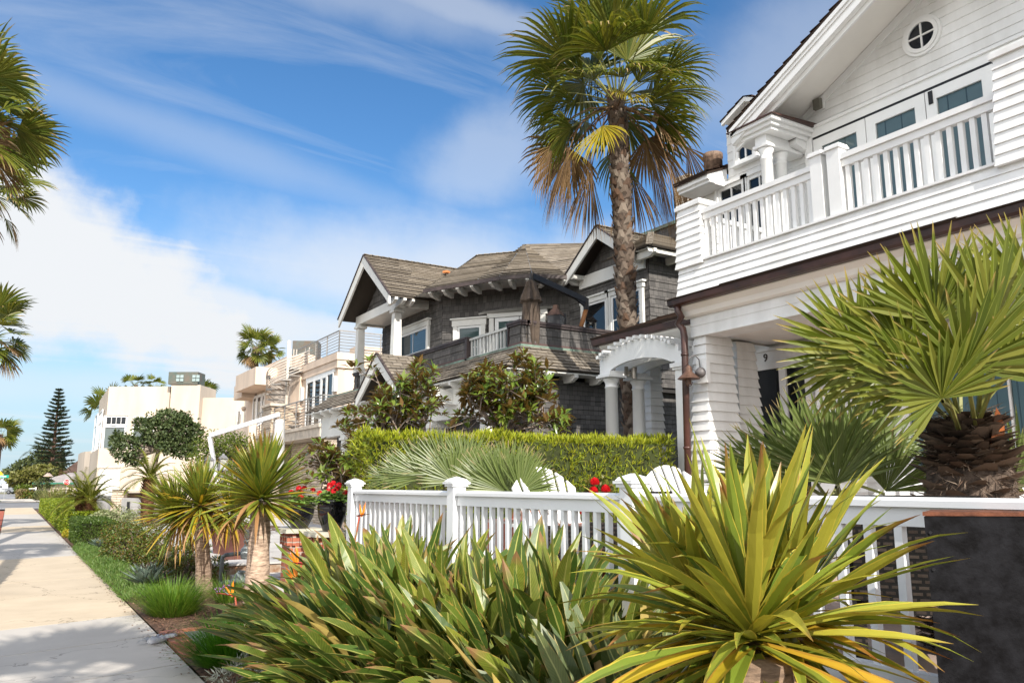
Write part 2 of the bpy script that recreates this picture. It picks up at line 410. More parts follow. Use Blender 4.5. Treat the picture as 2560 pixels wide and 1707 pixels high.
    # broad bright cloud added out of view, behind and left, to fill shaded walls
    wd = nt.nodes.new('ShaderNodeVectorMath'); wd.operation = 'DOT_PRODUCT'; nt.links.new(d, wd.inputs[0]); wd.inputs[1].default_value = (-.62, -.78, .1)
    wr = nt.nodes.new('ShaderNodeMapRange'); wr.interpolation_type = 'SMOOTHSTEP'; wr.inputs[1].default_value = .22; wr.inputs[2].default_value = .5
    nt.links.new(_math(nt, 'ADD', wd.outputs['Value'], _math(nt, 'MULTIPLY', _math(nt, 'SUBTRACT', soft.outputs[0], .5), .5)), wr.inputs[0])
    hsv = nt.nodes.new('ShaderNodeHueSaturation'); hsv.inputs['Saturation'].default_value = 1.22; hsv.inputs['Value'].default_value = .62; nt.links.new(sky.outputs[0], hsv.inputs['Color'])
    hz = nt.nodes.new('ShaderNodeMapRange'); hz.interpolation_type = 'SMOOTHSTEP'; hz.inputs[1].default_value = .34; hz.inputs[2].default_value = -.02; hz.inputs[4].default_value = .9; nt.links.new(sp.outputs[2], hz.inputs[0])
    base = _mix(nt, hz.outputs[0], hsv.outputs[0], (1.75, 2.45, 3.0))
    cl = _mix(nt, total, base, (3.2, 3.3, 3.42))
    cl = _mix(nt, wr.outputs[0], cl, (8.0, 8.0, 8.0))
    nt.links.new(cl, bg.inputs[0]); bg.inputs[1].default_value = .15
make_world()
scene.view_settings.view_transform = 'Standard'; scene.view_settings.look = 'None'; scene.view_settings.exposure = .88; scene.view_settings.gamma = 1
scene.cycles.max_bounces = 6; scene.cycles.transparent_max_bounces = 12; scene.cycles.diffuse_bounces = 3; scene.cycles.glossy_bounces = 3
scene.cycles.caustics_reflective = False; scene.cycles.caustics_refractive = False

# ------------------------------------------------------------------ material palette
WHITE = pmat('white_paint', (.76, .76, .75), .45, .05, 2.6, col2=(.655, .65, .63), bump=.04, bscale=60, stretch=(1, 1, .3))
WHITE2 = pmat('white_trim_paint', (.77, .77, .76), .4, .03, 2, bump=.02, bscale=90)
VINYL = pmat('white_vinyl', (.78, .79, .80), .32, .02, 2)
BROWNMETAL = pmat('bronze_gutter', (.055, .022, .016), .38, .35, 2.5, spec=.5)
COPPER = pmat('aged_copper', (.15, .085, .06), .5, .3, 8, metal=.4)
STUCCO = pmat('beige_stucco', (.62, .50, .40), .9, .09, 1.1, bump=.15, bscale=120, stretch=(1, 1, .22))
STUCCO2 = pmat('cream_stucco', (.53, .45, .365), .9, .08, .8, bump=.12, bscale=120, stretch=(1, 1, .22))
CONC = pmat('grey_concrete', (.46, .44, .42), .9, .10, 1.3, bump=.1, bscale=90)
TRAVERTINE = pmat('beige_cap_stone', (.52, .45, .37), .85, .12, 3, bump=.1)
STEEL = pmat('weathered_steel_rail', (.30, .28, .26), .45, .12, 6, metal=.5)
DARK = pmat('dark_interior', (.02, .022, .026), .6, .2, 2)
BLACKWOOD = pmat('black_painted_door', (.012, .012, .014), .5, .2, 2)
GLASS = glassmat('window_glass')
GLASSD = glassmat('dark_window_glass', (.30, .36, .42), 1.3)
BARK = pmat('grey_bark', (.20, .16, .125), .9, .3, 14, bump=.4, bscale=30)
# ================================================================== GROUND AND PAVING
def sstep(t): t = max(0., min(1., t)); return t*t*(3-2*t)
def ground_z(x, y):
    """height of the planting bed that climbs from the sidewalk to the raised gardens"""
    near = .5*sstep((x-1.65)/1.7); far = .14*sstep((x-1.65)/3.5)
    k = sstep((y-8.0)/.9)
    return .01+near*(1-k)+far*k*(0 if y < 10.3 else sstep((y-10.3)/1.0)*1.0)
def sheet(name, poly, z, mat, kind='structure', thick=.0):
    m = MB(); p = [(x, y, z) for x, y in poly]
    if thick: m.prism([(x, y, z-thick) for x, y in poly], (0, 0, thick))
    else: m.face(p, [(a, b) for a, b in poly])
    return tag(m.build(name, mat), kind=kind)
EARTH = pmat('dry_earth', (.22, .19, .12), .95, .2, .05, col2=(.13, .14, .06))
sheet('ground', [(-2500, -900), (3500, -900), (3500, 3500), (-2500, 3500)], -.16, EARTH)
ASPH = pmat('asphalt', (.19, .19, .195), .9, .12, .8, bump=.1, bscale=60)
sheet('road', [(-14, -60), (-1.9, -60), (-1.9, 62), (-14, 62)], -.12, ASPH)
sheet('cross_street', [(-120, 70), (120, 66), (120, 92), (-120, 94)], -.06, ASPH)
sheet('far_road', [(-60, 118), (60, 118), (60, 175), (-60, 185)], -.05, pmat('asphalt_far', (.27, .27, .275), .9, .1, .5))
sheet('road_marking', [(-1.0, 70.6), (3.8, 73.4), (3.8, 74.0), (-1.0, 71.2)], -.05, WHITE)
sheet('far_pavement', [(-8, 95), (4, 95), (3.2, 106), (-8, 106)], -.04, pmat('far_concrete', (.50, .45, .38), .9, .06, 1))
GRASSM = pmat('lawn', (.10, .16, .03), .9, .3, 1.5)
sheet('lawn', [(-30, 97), (-.6, 99), (-.9, 112), (-30, 118)], -.03, GRASSM)

# sidewalk: separate poured slabs, alternately grey and tan, joints slightly askew
GREYSLAB = pmat('grey_sidewalk_concrete', (.40, .38, .36), .9, .09, 1.1, bump=.12, bscale=110)
TANSLAB = pmat('tan_sidewalk_concrete', (.47, .385, .28), .9, .08, .9, bump=.12, bscale=110)
def slabmat(name, c, dark, stain):
    m, nt, b, out = _new(name); co = _coord(nt, 'Object')
    k = _ramp(nt, _noise(nt, .9, 6, co, .65), [(.32, dark), (.62, c)])
    k = _mix(nt, _math(nt, 'MULTIPLY', _math(nt, 'GREATER_THAN', _noise(nt, 60, 2, co), .66), .35), k, tuple(x*.6 for x in c))
    sp_ = nt.nodes.new('ShaderNodeMapRange'); sp_.inputs[1].default_value = .60; sp_.inputs[2].default_value = .72; sp_.inputs[4].default_value = .25; nt.links.new(_noise(nt, 2.6, 5, co, .7), sp_.inputs[0])
    k = _mix(nt, sp_.outputs[0], k, stain)
    v = nt.nodes.new('ShaderNodeTexVoronoi'); v.feature = 'DISTANCE_TO_EDGE'; v.inputs['Scale'].default_value = .33
    wv = nt.nodes.new('ShaderNodeVectorMath'); wv.operation = 'ADD'; nt.links.new(co, wv.inputs[0]); ns = nt.nodes.new('ShaderNodeTexNoise'); ns.inputs['Scale'].default_value = 2.5; ns.inputs['Detail'].default_value = 5; nt.links.new(co, ns.inputs['Vector']); nt.links.new(ns.outputs['Color'], wv.inputs[1]); nt.links.new(wv.outputs[0], v.inputs['Vector'])
    k = _mix(nt, _math(nt, 'MULTIPLY', _math(nt, 'LESS_THAN', v.outputs['Distance'], .0035), .55), k, tuple(x*.4 for x in dark))
    nt.links.new(k, b.inputs['Base Color']); b.inputs['Roughness'].default_value = .9; b.inputs['Specular IOR Level'].default_value = .2; _bump(nt, b, _noise(nt, 110, 3, co), .15)
    return m
GREYSLAB = slabmat('grey_slab', (.465, .435, .395), (.41, .38, .345), (.37, .33, .28)); TANSLAB = slabmat('tan_slab', (.53, .44, .325), (.455, .375, .275), (.40, .315, .22))
JOINT = pmat('joint_sand', (.55, .49, .41), .95, .2, 5)
sk = .29; w0, w1 = -.13, 1.56
m = MB()
cuts = [(-6, 0), (-2.8, 0), (-.4, 0), (1.6, 0), (3.2, 0), (4.8, 0), (6.3, 0), (7.93, 0), (9.6, 0), (11.32, 0), (16.5, 1), (21.7, 1), (25.5, 0), (29.5, 0), (34, 0), (38.5, 1), (43, 0), (48, 0), (54, 0), (58, 1), (62.5, 1), (69.6, 1)]
for (ya, _), (yb, c) in zip(cuts, cuts[1:]):
    g = .011 if c == 0 else .014
    m.m = c
    m.prism([(w0, ya+g+sk*w0, -.1), (w1, ya+g+sk*w1, -.1), (w1, yb-g+sk*w1, -.1), (w0, yb-g+sk*w0, -.1)], (0, 0, .1))
tag(m.build('sidewalk', [GREYSLAB, TANSLAB]), kind='structure')
sheet('sidewalk_base', [(-.13, -7), (1.56, -7), (1.56, 70), (-.13, 70)], -.012, JOINT)
REDBRICK = brickmat('red_paver_brick', (.36, .085, .045), (.44, .12, .07), (.30, .16, .11), .22, .11, .006, .8, .35)
sheet('brick_strip', [(-1.75, -6), (-.15, -6), (-.15, 62), (-1.75, 62)], -.004, REDBRICK)
m = MB(); m.box(-1.9, -1.75, -40, 62, -.15, .0); tag(m.build('kerb', CONC), kind='structure')
m = MB(); m.box(-1.9, 4, 106.5, 106.8, -.15, .08); tag(m.build('far_kerb', CONC), kind='structure')

# planting bed
MULCH = pmat('bark_mulch', (.12, .065, .04), .95, .5, 22, bump=.8, bscale=70)
m = MB(); nx, ny = 26, 150
xs = [1.57+(i/nx)**1.3*7.0 for i in range(nx+1)]; ys = [-2+66*(j/ny)**1.5 for j in range(ny+1)]
vs = []; fs = []
for j in range(ny+1):
    for i in range(nx+1):
        x, y = xs[i], ys[j]; vs.append((x, y, ground_z(x, y)+.012*noise.noise(V((x*3, y*3, 0)))*(i > 0)))
for j in range(ny):
    for i in range(nx): a = j*(nx+1)+i; fs.append((a, a+1, a+nx+2, a+nx+1))
m.mesh(vs, fs); tag(m.build('planting_bed', MULCH, smooth=True), kind='structure')
# loose wood chips
n = 5200
x = 1.62+RNG.random(n)**1.2*1.5; y = 6.6+RNG.random(n)*7
z = np.array([ground_z(a, b) for a, b in zip(x, y)])+.006+RNG.random(n)*.012
keep = ~((y > 8.55) & (y < 10.15))
d = rdir(n); d[:, 2] *= .25
CHIP = leafmat('wood_chip', [(.08, .035, .02), (.17, .085, .05), (.26, .16, .10), (.10, .05, .03)], .9, 0, var=.1)
tag(leaves('wood_chips', np.stack([x, y, z], 1)[keep], d[keep], np.tile([0, 0, 1.], (keep.sum(), 1)), (.025+RNG.random(n)*.035)[keep], (.010+RNG.random(n)*.012)[keep], CHIP, fold=.1, curl=.05), kind='stuff')
k = 420; lx = 1.56-np.abs(RNG.normal(size=k))*.07; ly = 7.4+RNG.random(k)*26; dl = rdir(k); dl[:, 2] *= .15
tag(leaves('leaf_litter', np.stack([lx, ly, np.full(k, .006)], 1), dl, np.tile([0, 0, 1.], (k, 1)), .02+RNG.random(k)*.045, .012+RNG.random(k)*.014, CHIP, fold=.12, curl=.1), kind='stuff')
# entry path: brick edging round slate flags
m = MB()
def bricks_row(x0, y0, dx, dy, n, bl, bw, z=.03):
    a = math.atan2(dy, dx)
    for i in range(n):
        m.m = random.randrange(3)
        c = V((x0+dx*i, y0+dy*i, z-.07)); m.obox(c, (bl, bw, .075+random.uniform(-.003, .003)), a+random.uniform(-.015, .015))
for i in range(17): bricks_row(1.69, 8.62+i*.083, 1, 0, 1, .215, .076)
for r in range(7): bricks_row(1.69+r*.225, 10.05+r*.05, .22, .05, 1, .215, .1)
for r in range(7): bricks_row(1.92+r*.225, 8.62, .22, .0, 1, .215, .1)
B3 = [pmat('edging_brick_%s' % k, c, .85, .25, 12, bump=.3) for k, c in (('red', (.28, .085, .05)), ('orange', (.36, .13, .08)), ('brown', (.24, .10, .07)))]
tag(m.build('path_edging', B3), kind='structure')
SLATE = pmat('slate_flag', (.085, .095, .10), .55, .3, 4, col2=(.14, .14, .13), bump=.3, bscale=12)
m = MB()
for a, b, c, d_ in ((1.81, 2.25, 8.7, 9.3), (1.81, 2.2, 9.32, 9.98), (2.27, 2.8, 8.7, 9.15), (2.22, 2.9, 9.17, 10.0), (2.92, 4.2, 8.7, 10.1), (4.22, 6.5, 8.75, 10.1)): m.box(a, b, c, d_, -.02, .022)
tag(m.build('slate_path', SLATE), kind='structure')
# raised patio of the white house and the low ground of the neighbours
PATIO = pmat('patio_paving', (.40, .30, .25), .9, .12, 2)
m = MB(); m.prism([(3.46, -3, .0), (9.2, -3, .0), (9.2, 8.95, .0), (7.3, 8.95, 0), (3.46, 8.75, .0)], (0, 0, .72)); tag(m.build('patio', PATIO), kind='structure')
sheet('driveway', [(3.2, 10.6), (8.6, 10.6), (9.5, 26), (3.6, 26)], .155, CONC, thick=.12)
sheet('neighbour_yard', [(3.6, 26.0), (13, 26.0), (14, 62), (4.0, 62)], .15, CONC, thick=.1)
# ================================================================== WHITE HOUSE
def text_mesh(name, txt, size, loc, face_dir, mat, parent=None, depth=.006, align='CENTER', right=None):
    cu = bpy.data.curves.new(name, 'FONT'); cu.body = txt; cu.size = size; cu.extrude = depth; cu.align_x = align; cu.align_y = 'CENTER'
    to = bpy.data.objects.new(name+'_src', cu); COL.objects.link(to)
    dg = bpy.context.evaluated_depsgraph_get(); me = bpy.data.meshes.new_from_object(to.evaluated_get(dg))
    bpy.data.objects.remove(to); me.name = name
    N = V(face_dir).normalized(); U = V(right).normalized() if right else V((0, 0, 1)).cross(N).normalized(); W = N.cross(U)
    M = Matrix((U, W, N)).transposed()
    o = ORG[parent] if parent is not None else V((0, 0, 0))
    for v in me.vertices: v.co = M@v.co+V(loc)-o
    me.materials.clear()
    return link_mesh(name, me, mat, parent)

def window(parent, name, O, U, N, w, h, z, frame=.07, cols=1, rows=1, rowsplit=None, depth=.05, mat=None, fill=None, glass=None, trim=.0, head=.0, trimmat=None, sill=True):
    """window on a wall: O = lower left corner (x,y) on the wall, U along the wall, N outward. frame > pane, blind"""
    mat = mat or WHITE2; U = V((U[0], U[1], 0)).normalized(); N = V((N[0], N[1], 0)).normalized(); O = V((O[0], O[1], z))
    def bar(mb, u0, u1, v0, v1, d0, d1):
        c = [O+U*u+N*d0+V((0, 0, v)) for u, v in ((u0, v0), (u1, v0), (u1, v1), (u0, v1))]
        mb.prism(c, N*(d1-d0))
    fr = MB()
    bar(fr, 0, frame, 0, h, .002, depth); bar(fr, w-frame, w, 0, h, .002, depth)
    bar(fr, frame, w-frame, 0, frame, .002, depth); bar(fr, frame, w-frame, h-frame, h, .002, depth)
    iw, ih = w-2*frame, h-2*frame
    for i in range(1, cols): u = frame+iw*i/cols; bar(fr, u-.012, u+.012, frame, h-frame, .022, depth-.008)
    rs = rowsplit or [i/rows for i in range(1, rows)]
    for q in rs: v = frame+ih*q; bar(fr, frame, w-frame, v-.012, v+.012, .020, depth-.010)
    f = fr.build(name, mat, parent)
    p = MB(); c = [O+U*u+N*.036+V((0, 0, v)) for u, v in ((frame, frame), (w-frame, frame), (w-frame, h-frame), (frame, h-frame))]
    if U.cross(V((0, 0, 1))).dot(N) < 0: c.reverse()
    p.face(c); p.build('pane', glass or GLASS, f)
    b = MB(); c = [q-N*.016 for q in c]; b.face(c, [(0, 0), (iw, 0), (iw, ih), (0, ih)]); b.build('blind_or_dark_room', fill or DARK, f)
    if trim:
        t = MB(); bar(t, -trim, 0, -.02, h, .002, depth+.02); bar(t, w, w+trim, -.02, h, .002, depth+.02)
        bar(t, -trim-.03, w+trim+.03, h, h+trim+head, .002, depth+.03)
        if head: bar(t, -trim-.07, w+trim+.07, h+trim+head, h+trim+head+.04, .002, depth+.07)
        if sill: bar(t, -trim-.04, w+trim+.04, -.02-trim*.6, -.02, .002, depth+.05)
        t.build('casing', trimmat or mat, f)
    return f

FLR = .72
wh = thing('white_house', 'large white clapboard house with a round gable window and upstairs balcony', 'house', (9, 4, .72))
CURT = brickmat('teal_curtain', (.24, .33, .35), (.30, .39, .41), (.10, .15, .17), .22, 5, .012, .8, .6, smooth=.9)
CURTD = brickmat('dark_curtain', (.03, .05, .10), (.045, .065, .12), (.015, .02, .04), .16, 5, .01, .8, .6, smooth=.9)
XW = 9.0
rk = .49; PK = 4.0; TIPY, TIPZ = 7.28, 6.52
def rake(y): return TIPZ+rk*(TIPY-y) if y > PK else TIPZ+rk*(TIPY-PK)-rk*(PK-y)
# body behind the boards
m = MB(); m.box(XW+.02, 14, -4, 8.88, FLR, 6.3)
m.prism([(XW+.02, 7.1, 6.3), (XW+.02, PK, rake(PK)-.05), (XW+.02, .9, 6.3)], (5, 0, 0))
m.box(XW+.02, 10.6, 6.95, 8.2, 6.3, 7.1); m.prism([(XW+.02, 8.2, 7.1), (XW+.02, 7.6, 7.40), (XW+.02, 6.95, 7.1)], (1.6, 0, 0))
m.build('wall', WHITE, wh)
cl = MB()
cl.clap((XW, 0), (0, 1), (-1, 0), 4.2, 6.3, .125, .014, lambda z: (-3, 8.88))
def grange(z):
    lim = TIPY+(TIPZ-z)/rk-.05; lo = 2*PK-lim
    return (lo, min(lim, 8.9)) if lim > lo else (PK, PK)
cl.clap((XW, 0), (0, 1), (-1, 0), 6.3, rake(PK)-.1, .125, .014, lambda z: (grange(z)[0], min(7.0, grange(z)[1])))
cl.clap((XW, 0), (0, 1), (-1, 0), 6.3, 7.1, .125, .014, lambda z: (7.0, 8.2))
cl.clap((XW, 0), (0, 1), (-1, 0), 7.1, 7.42, .1, .014, lambda z: (7.6-(7.42-z)*1.9, 7.6+(7.42-z)*1.9))
cl.clap((0, 8.9), (1, 0), (0, 1), FLR, 6.3, .125, .014, lambda z: (9, 14))
cl.clap((XW, 0), (0, 1), (-1, 0), FLR, 3.6, .12, .014, lambda z: (-3, 8.88))
cl.clap((0, 8.2), (1, 0), (0, 1), 6.3, 7.1, .125, .014, lambda z: (9.0, 10.6))
cl.build('siding', WHITE, wh)
# ---- gable roof, rakes, soffit
SHAKE = brickmat('brown_wood_shake', (.085, .05, .035), (.13, .085, .06), (.03, .02, .015), .16, .5, .008, .9, .6, var=.4)
SOFF = pmat('cream_soffit_paint', (.80, .77, .72), .5, .03, 1)
rf = MB(); XR = 8.1
for sgn in (1, -1):
    def yy(d): return PK+sgn*d
    D1 = TIPY-PK+.08
    rf.shingles((XR-.03, yy(D1), rake(yy(D1))+.06), (14, yy(D1), rake(yy(D1))+.06), (14, yy(0), rake(PK)+.06), (XR-.03, yy(0), rake(PK)+.06), .16, .03, .012)
    rf.prism([(XR-.02, yy(D1), rake(yy(D1))+.02), (XR-.02, yy(0), rake(PK)+.02), (XR-.02, yy(0), rake(PK)+.06), (XR-.02, yy(D1), rake(yy(D1))+.06)], (5.8, 0, 0))
rf.build('roof', SHAKE, wh)
so = MB()
for sgn in (1, -1):
    D1 = TIPY-PK
    so.prism([(XR+.1, PK+sgn*D1, TIPZ-.02), (XR+.1, PK, rake(PK)-.02), (XR+.1, PK, rake(PK)+.018), (XR+.1, PK+sgn*D1, TIPZ+.018)], (.9, 0, 0))
so.build('soffit', SOFF, wh)
fa = MB()
for sgn in (1, -1):
    D1 = TIPY-PK+.04
    def strip(x0, x1, a, b, dd=0):
        fa.prism([(x0, PK+sgn*(D1-dd), rake(PK+D1-dd)+a), (x0, PK, rake(PK)+a), (x0, PK, rake(PK)+b), (x0, PK+sgn*(D1-dd), rake(PK+D1-dd)+b)], (x1-x0, 0, 0))
    strip(XR+.02, XR+.1, -.20, .016); strip(XR, XR+.018, -.09, .016); strip(XR-.022, XR-.002, -.045, .016); strip(XR+.102, XR+.14, -.27, -.022)
fa.build('rake_board', WHITE2, wh)
# frieze where the soffit meets the wall
fz = MB()
for sgn in (1, -1):
    fz.prism([(XW-.03, PK+sgn*(TIPY-PK-.3), rake(TIPY-.3)-.14), (XW-.03, PK, rake(PK)-.16), (XW-.03, PK, rake(PK)-.03), (XW-.03, PK+sgn*(TIPY-PK-.3), rake(TIPY-.3)-.03)], (.028, 0, 0))
fz.build('frieze_board', WHITE2, wh)
# ---- cornice return on paired columns
y0, y1 = at(1931, 285, X=8.12).y, 7.34
zt_, zb_ = at(1931, 283, X=8.1).z, at(1931, 311, X=8.1).z; hh_ = (zt_-zb_)/3
cr = MB()
for dx, k in ((.09, 0), (.045, 1), (.0, 2)): cr.box(8.1+dx, XW-.01, y0+dx, y1-dx*.3, zb_+hh_*k+.001, zb_+hh_*(k+1)-.001)
cr.build('cornice_return', WHITE2, wh)
ct = MB(); ct.hexa([(8.07, y0-.03, zt_), (XW, y0-.03, zt_), (XW, y1+.03, zt_), (8.07, y1+.03, zt_)], [(8.07, y0-.03, zt_+.012), (XW, y0-.03, zt_+.07), (XW, y1+.03, zt_+.07), (8.07, y1+.03, zt_+.012)]); ct.build('cornice_flashing', BROWNMETAL, wh)
ya, yb = at(1914, 330, X=8.25).y, at(1886, 330, X=8.25).y
ym = (ya+yb)/2; ze_ = at(1900, 370, X=8.25).z
en = MB(); en.box(8.25, XW-.01, ya, yb, ze_+.04, zb_-.001); en.box(8.225, XW-.01, ya-.025, yb+.025, ze_, ze_+.039); en.build('entablature', WHITE2, wh)
def column(parent, x, y, z0, z1, r, mat=WHITE2, name='column', neck=True, base=True):
    h = z1-z0; p = []
    if base: p += [(r*1.32, 0), (r*1.32, .05), (r*1.2, .07), (r*1.15, .09)]
    p += [(r*1.02, .11), (r*1.03, h*.35), (r*.9, h-.16)]
    if neck: p += [(r*1.0, h-.155), (r*1.0, h-.135), (r*.9, h-.13)]
    p += [(r*.92, h-.08), (r*1.2, h-.035), (r*1.22, h-.0)]
    m = MB(); m.lathe((x, y, z0), p, 28); return m.build(name, mat, parent, smooth=True)
column(wh, 8.25+.10, ym, 4.25, ze_-.001, .084)
column(wh, at(1952, 400, Y=ym).x, ym, 4.25, ze_-.001, .084)
# ---- round window
rw = MB(); cw = V((XW, 5.0, 7.05))
def ring(mb, r0, r1, d0, d1, n=40):
    for k in range(n):
        a, b = 2*math.pi*k/n, 2*math.pi*(k+1)/n
        def q(r, t, d): return cw+V((-d, r*math.cos(t), r*math.sin(t)))
        mb.face([q(r0, a, d1), q(r1, a, d1), q(r1, b, d1), q(r0, b, d1)]); mb.face([q(r1, a, d0), q(r1, b, d0), q(r1, b, d1), q(r1, a, d1)][::-1]); mb.face([q(r0, a, d0), q(r0, b, d0), q(r0, b, d1), q(r0, a, d1)])
ring(rw, .215, .25, 0, .035); ring(rw, .165, .213, 0, .05)
rw.box(XW-.045, XW-.02, 4.99, 5.01, 7.05-.17, 7.05+.17); rw.box(XW-.044, XW-.021, 5-.17, 5+.17, 7.04, 7.06)
rwo = rw.build('round_window', WHITE2, wh)
g = MB(); g.face([cw+V((-.03, .17*math.cos(2*math.pi*k/32), -.17*math.sin(2*math.pi*k/32))) for k in range(32)]); g.build('pane', GLASSD, rwo)
g = MB(); g.face([cw+V((-.022, .17*math.cos(2*math.pi*k/32), -.17*math.sin(2*math.pi*k/32))) for k in range(32)]); g.build('blind_or_dark_room', pmat('dark_blue_room', (.012, .02, .055), .6, .1), rwo)  # dark disc stands in for the unlit room behind the pane
# flood light on the gable
m = MB(); p = at(2052, 262, X=XW); m.box(XW-.10, XW-.04, p.y-.055, p.y+.055, p.z-.085, p.z+.06); m.m = 1; m.box(XW-.042, XW-.016, p.y-.08, p.y+.05, p.z-.09, p.z+.09)
m.build('wall_light', [pmat('bronze_lamp', (.16, .15, .12), .4, .2, 6), WHITE2], wh)
# ---- folding doors
zt = 6.30
m = MB(); m.box(XW-.05, XW-.016, 1.2, 6.74, 6.34, 6.46); m.box(XW-.07, XW-.016, 6.63, 6.75, 4.2, 6.34); m.box(XW-.08, XW-.016, 1.2, 6.78, 6.46, 6.50); m.build('door_casing', WHITE2, wh)
m = MB(); m.box(XW-.045, XW-.016, 1.2, 6.63, 6.305, 6.34); m.build('door_track', BLACKWOOD, wh)
ys = [6.62]+[at(px, 300, X=XW).y for px in (2174, 2326, 2504)]; step = (ys[0]-ys[3])/3
ys = [6.62-i*step for i in range(7)]
for i in range(6):
    a, b = ys[i+1]+.006, ys[i]-.006
    f = window(wh, 'folding_door', (XW, b), (0, -1), (-1, 0), b-a, zt-4.25, 4.25, .13, depth=.06, fill=CURT, glass=glassmat('clear_door_glass', (.90, .94, .95)) if i == 0 else MATS['clear_door_glass'])
m = MB(); p = at(2327, 243, X=XW-.06); m.box(XW-.075, XW-.061, p.y-.025, p.y+.025, p.z-.09, p.z+.07); m.build('door_bolt', BLACKWOOD, wh)
# ---- left upper wall: windows, eave, dormer
for a, b in ((1800, 1868), (1872, 1940)):
    q0, q1 = at(a, 470, X=XW).y, at(b, 470, X=XW).y
    window(wh, 'casement_window', (XW, q0), (0, -1), (-1, 0), q0-q1, 6.17-4.75, 4.75, .06, cols=2, rowsplit=[.8], depth=.06, fill=DARK, trim=.05)
q0, q1 = at(1846, 370, X=XW).y, at(1892, 370, X=XW).y
window(wh, 'dormer_window', (XW, q0), (0, -1), (-1, 0), q0-q1, .60, 6.44, .045, cols=2, rows=2, depth=.06, fill=DARK, trim=.05)
ev = MB(); ye0, ye1 = 8.22, at(1692, 470, X=8.56).y
ev.prism([(8.56, ye0, 6.22), (8.56, ye0, 6.31), (8.98, ye0, 6.46), (8.98, ye0, 6.16), (8.72, ye0, 6.16)], (0, ye1-ye0, 0)); ev.box(8.60, 8.74, ye0-.003, ye1+.003, 6.17, 6.215)
ev.build('eave_cornice', WHITE2, wh)
ev = MB(); ev.prism([(8.72, 6.72, 6.24), (8.72, 6.72, 6.31), (8.98, 6.72, 6.42), (8.98, 6.72, 6.18)], (0, .2, 0)); ev.build('eave_cornice', WHITE2, wh)
er = MB(); er.shingles((8.52, 8.2, 6.32), (8.52, ye1+.04, 6.32), (11.5, ye1+.04, 7.5), (11.5, 8.2, 7.5), .16, .03, .012); er.shingles((8.70, 6.70, 6.32), (8.70, 6.94, 6.32), (9.1, 6.94, 6.52), (9.1, 6.70, 6.52), .16, .02)
er.prism([(8.53, 8.2, 6.31), (8.53, ye1+.04, 6.31), (11.5, ye1+.04, 7.49), (11.5, 8.2, 7.49)], (0, 0, -.03)); er.build('eave_roof', SHAKE, wh)
px = 8.72; ap, tl = at(1857, 240, X=px), at(1799, 306, X=px); dw = tl.y-ap.y
dr = MB()
for sgn in (1, -1): dr.shingles((px, ap.y+sgn*dw, tl.z), (10.8, ap.y+sgn*dw, tl.z), (10.8, ap.y, ap.z), (px, ap.y, ap.z), .16, .02)
dr.build('dormer_roof', SHAKE, wh)
df = MB()
for sgn in (1, -1):
    df.prism([(px+.02, ap.y+sgn*dw*.97, tl.z-.06), (px+.02, ap.y, ap.z-.08), (px+.02, ap.y, ap.z-.012), (px+.02, ap.y+sgn*dw*.97, tl.z-.0)], (.05, 0, 0)); df.prism([(px+.071, ap.y+sgn*dw*.96, tl.z-.02), (px+.071, ap.y, ap.z-.03), (px+.071, ap.y, ap.z-.014), (px+.071, ap.y+sgn*dw*.96, tl.z-.004)], (.2, 0, 0))
df.build('dormer_fascia', WHITE2, wh)
m = MB(); c = at(1783, 412, D=13.0); m.lathe((c.x, c.y, c.z-.25), [(.15, 0), (.15, .34), (.16, .35), (.16, .42), (.15, .43), (.13, .43)], 20); m.build('roof_vent', pmat('rusty_mesh_cowl', (.20, .13, .09), .7, .3, 20), wh, smooth=True)
# ---- balcony
XB = 7.22; zs0, zs1 = 4.07, 4.47
yl0, yl1 = at(1691, 600, X=XB).y, at(1744, 600, X=XB).y          # left corner pier
yr = at(2490, 260, X=XB).y
yend = -3.0
sk_ = MB(); sk_.clap((XB+.06, 0), (0, 1), (-1, 0), zs0, zs1, .1, .018, lambda z: (yend, yl0+.02), flare=lambda z: (zs1-z)*.16)
sk_.clap((0, yl0), (1, 0), (0, 1), zs0, zs1, .1, .018, lambda z: (XB+.06, XW), flare=lambda z: (zs1-z)*.16)
sk_.box(XB+.08, XW, yend, yl0-.02, 4.02, 4.2); sk_.build('balcony_skirt', WHITE, wh)
m = MB(); m.box(XB+.02, XB+.2, yr-.02, yl1-.02, zs1, zs1+.025); m.build('balcony_sill', WHITE2, wh)
def cpier(y0, y1, x0, x1, z0, z1, fl, name='balcony_pier'):
    m = MB(); m.clapcol(x0, x1, y0, y1, z0, z1, .1, .016, fl); m.box(x0-.035, x1+.035, y0-.035, y1+.035, z1, z1+.05); m.box(x0-.02, x1+.02, y0-.02, y1+.02, z1+.052, z1+.075); m.build(name, WHITE, wh)
cpier(yl1, yl0, XB+.05, XB+.33, zs1-.03, 5.24, .035)
cpier(yend, yr, XB+.05, XB+.45, zs1-.03, 5.46, .05)
yp = [(at(2017, 420, X=XB).y, at(2046, 420, X=XB).y), (at(2060, 420, X=XB).y, at(2092, 420, X=XB).y)]
for (b, a) in yp:
    m = MB(); m.box(XB+.05, XB+.19, a, b, zs1+.026, 5.24); m.box(XB+.03, XB+.21, a-.02, b+.02, 5.24, 5.265); m.box(XB+.04, XB+.20, a-.01, b+.01, 5.267, 5.29); m.build('balcony_post', WHITE2, wh)
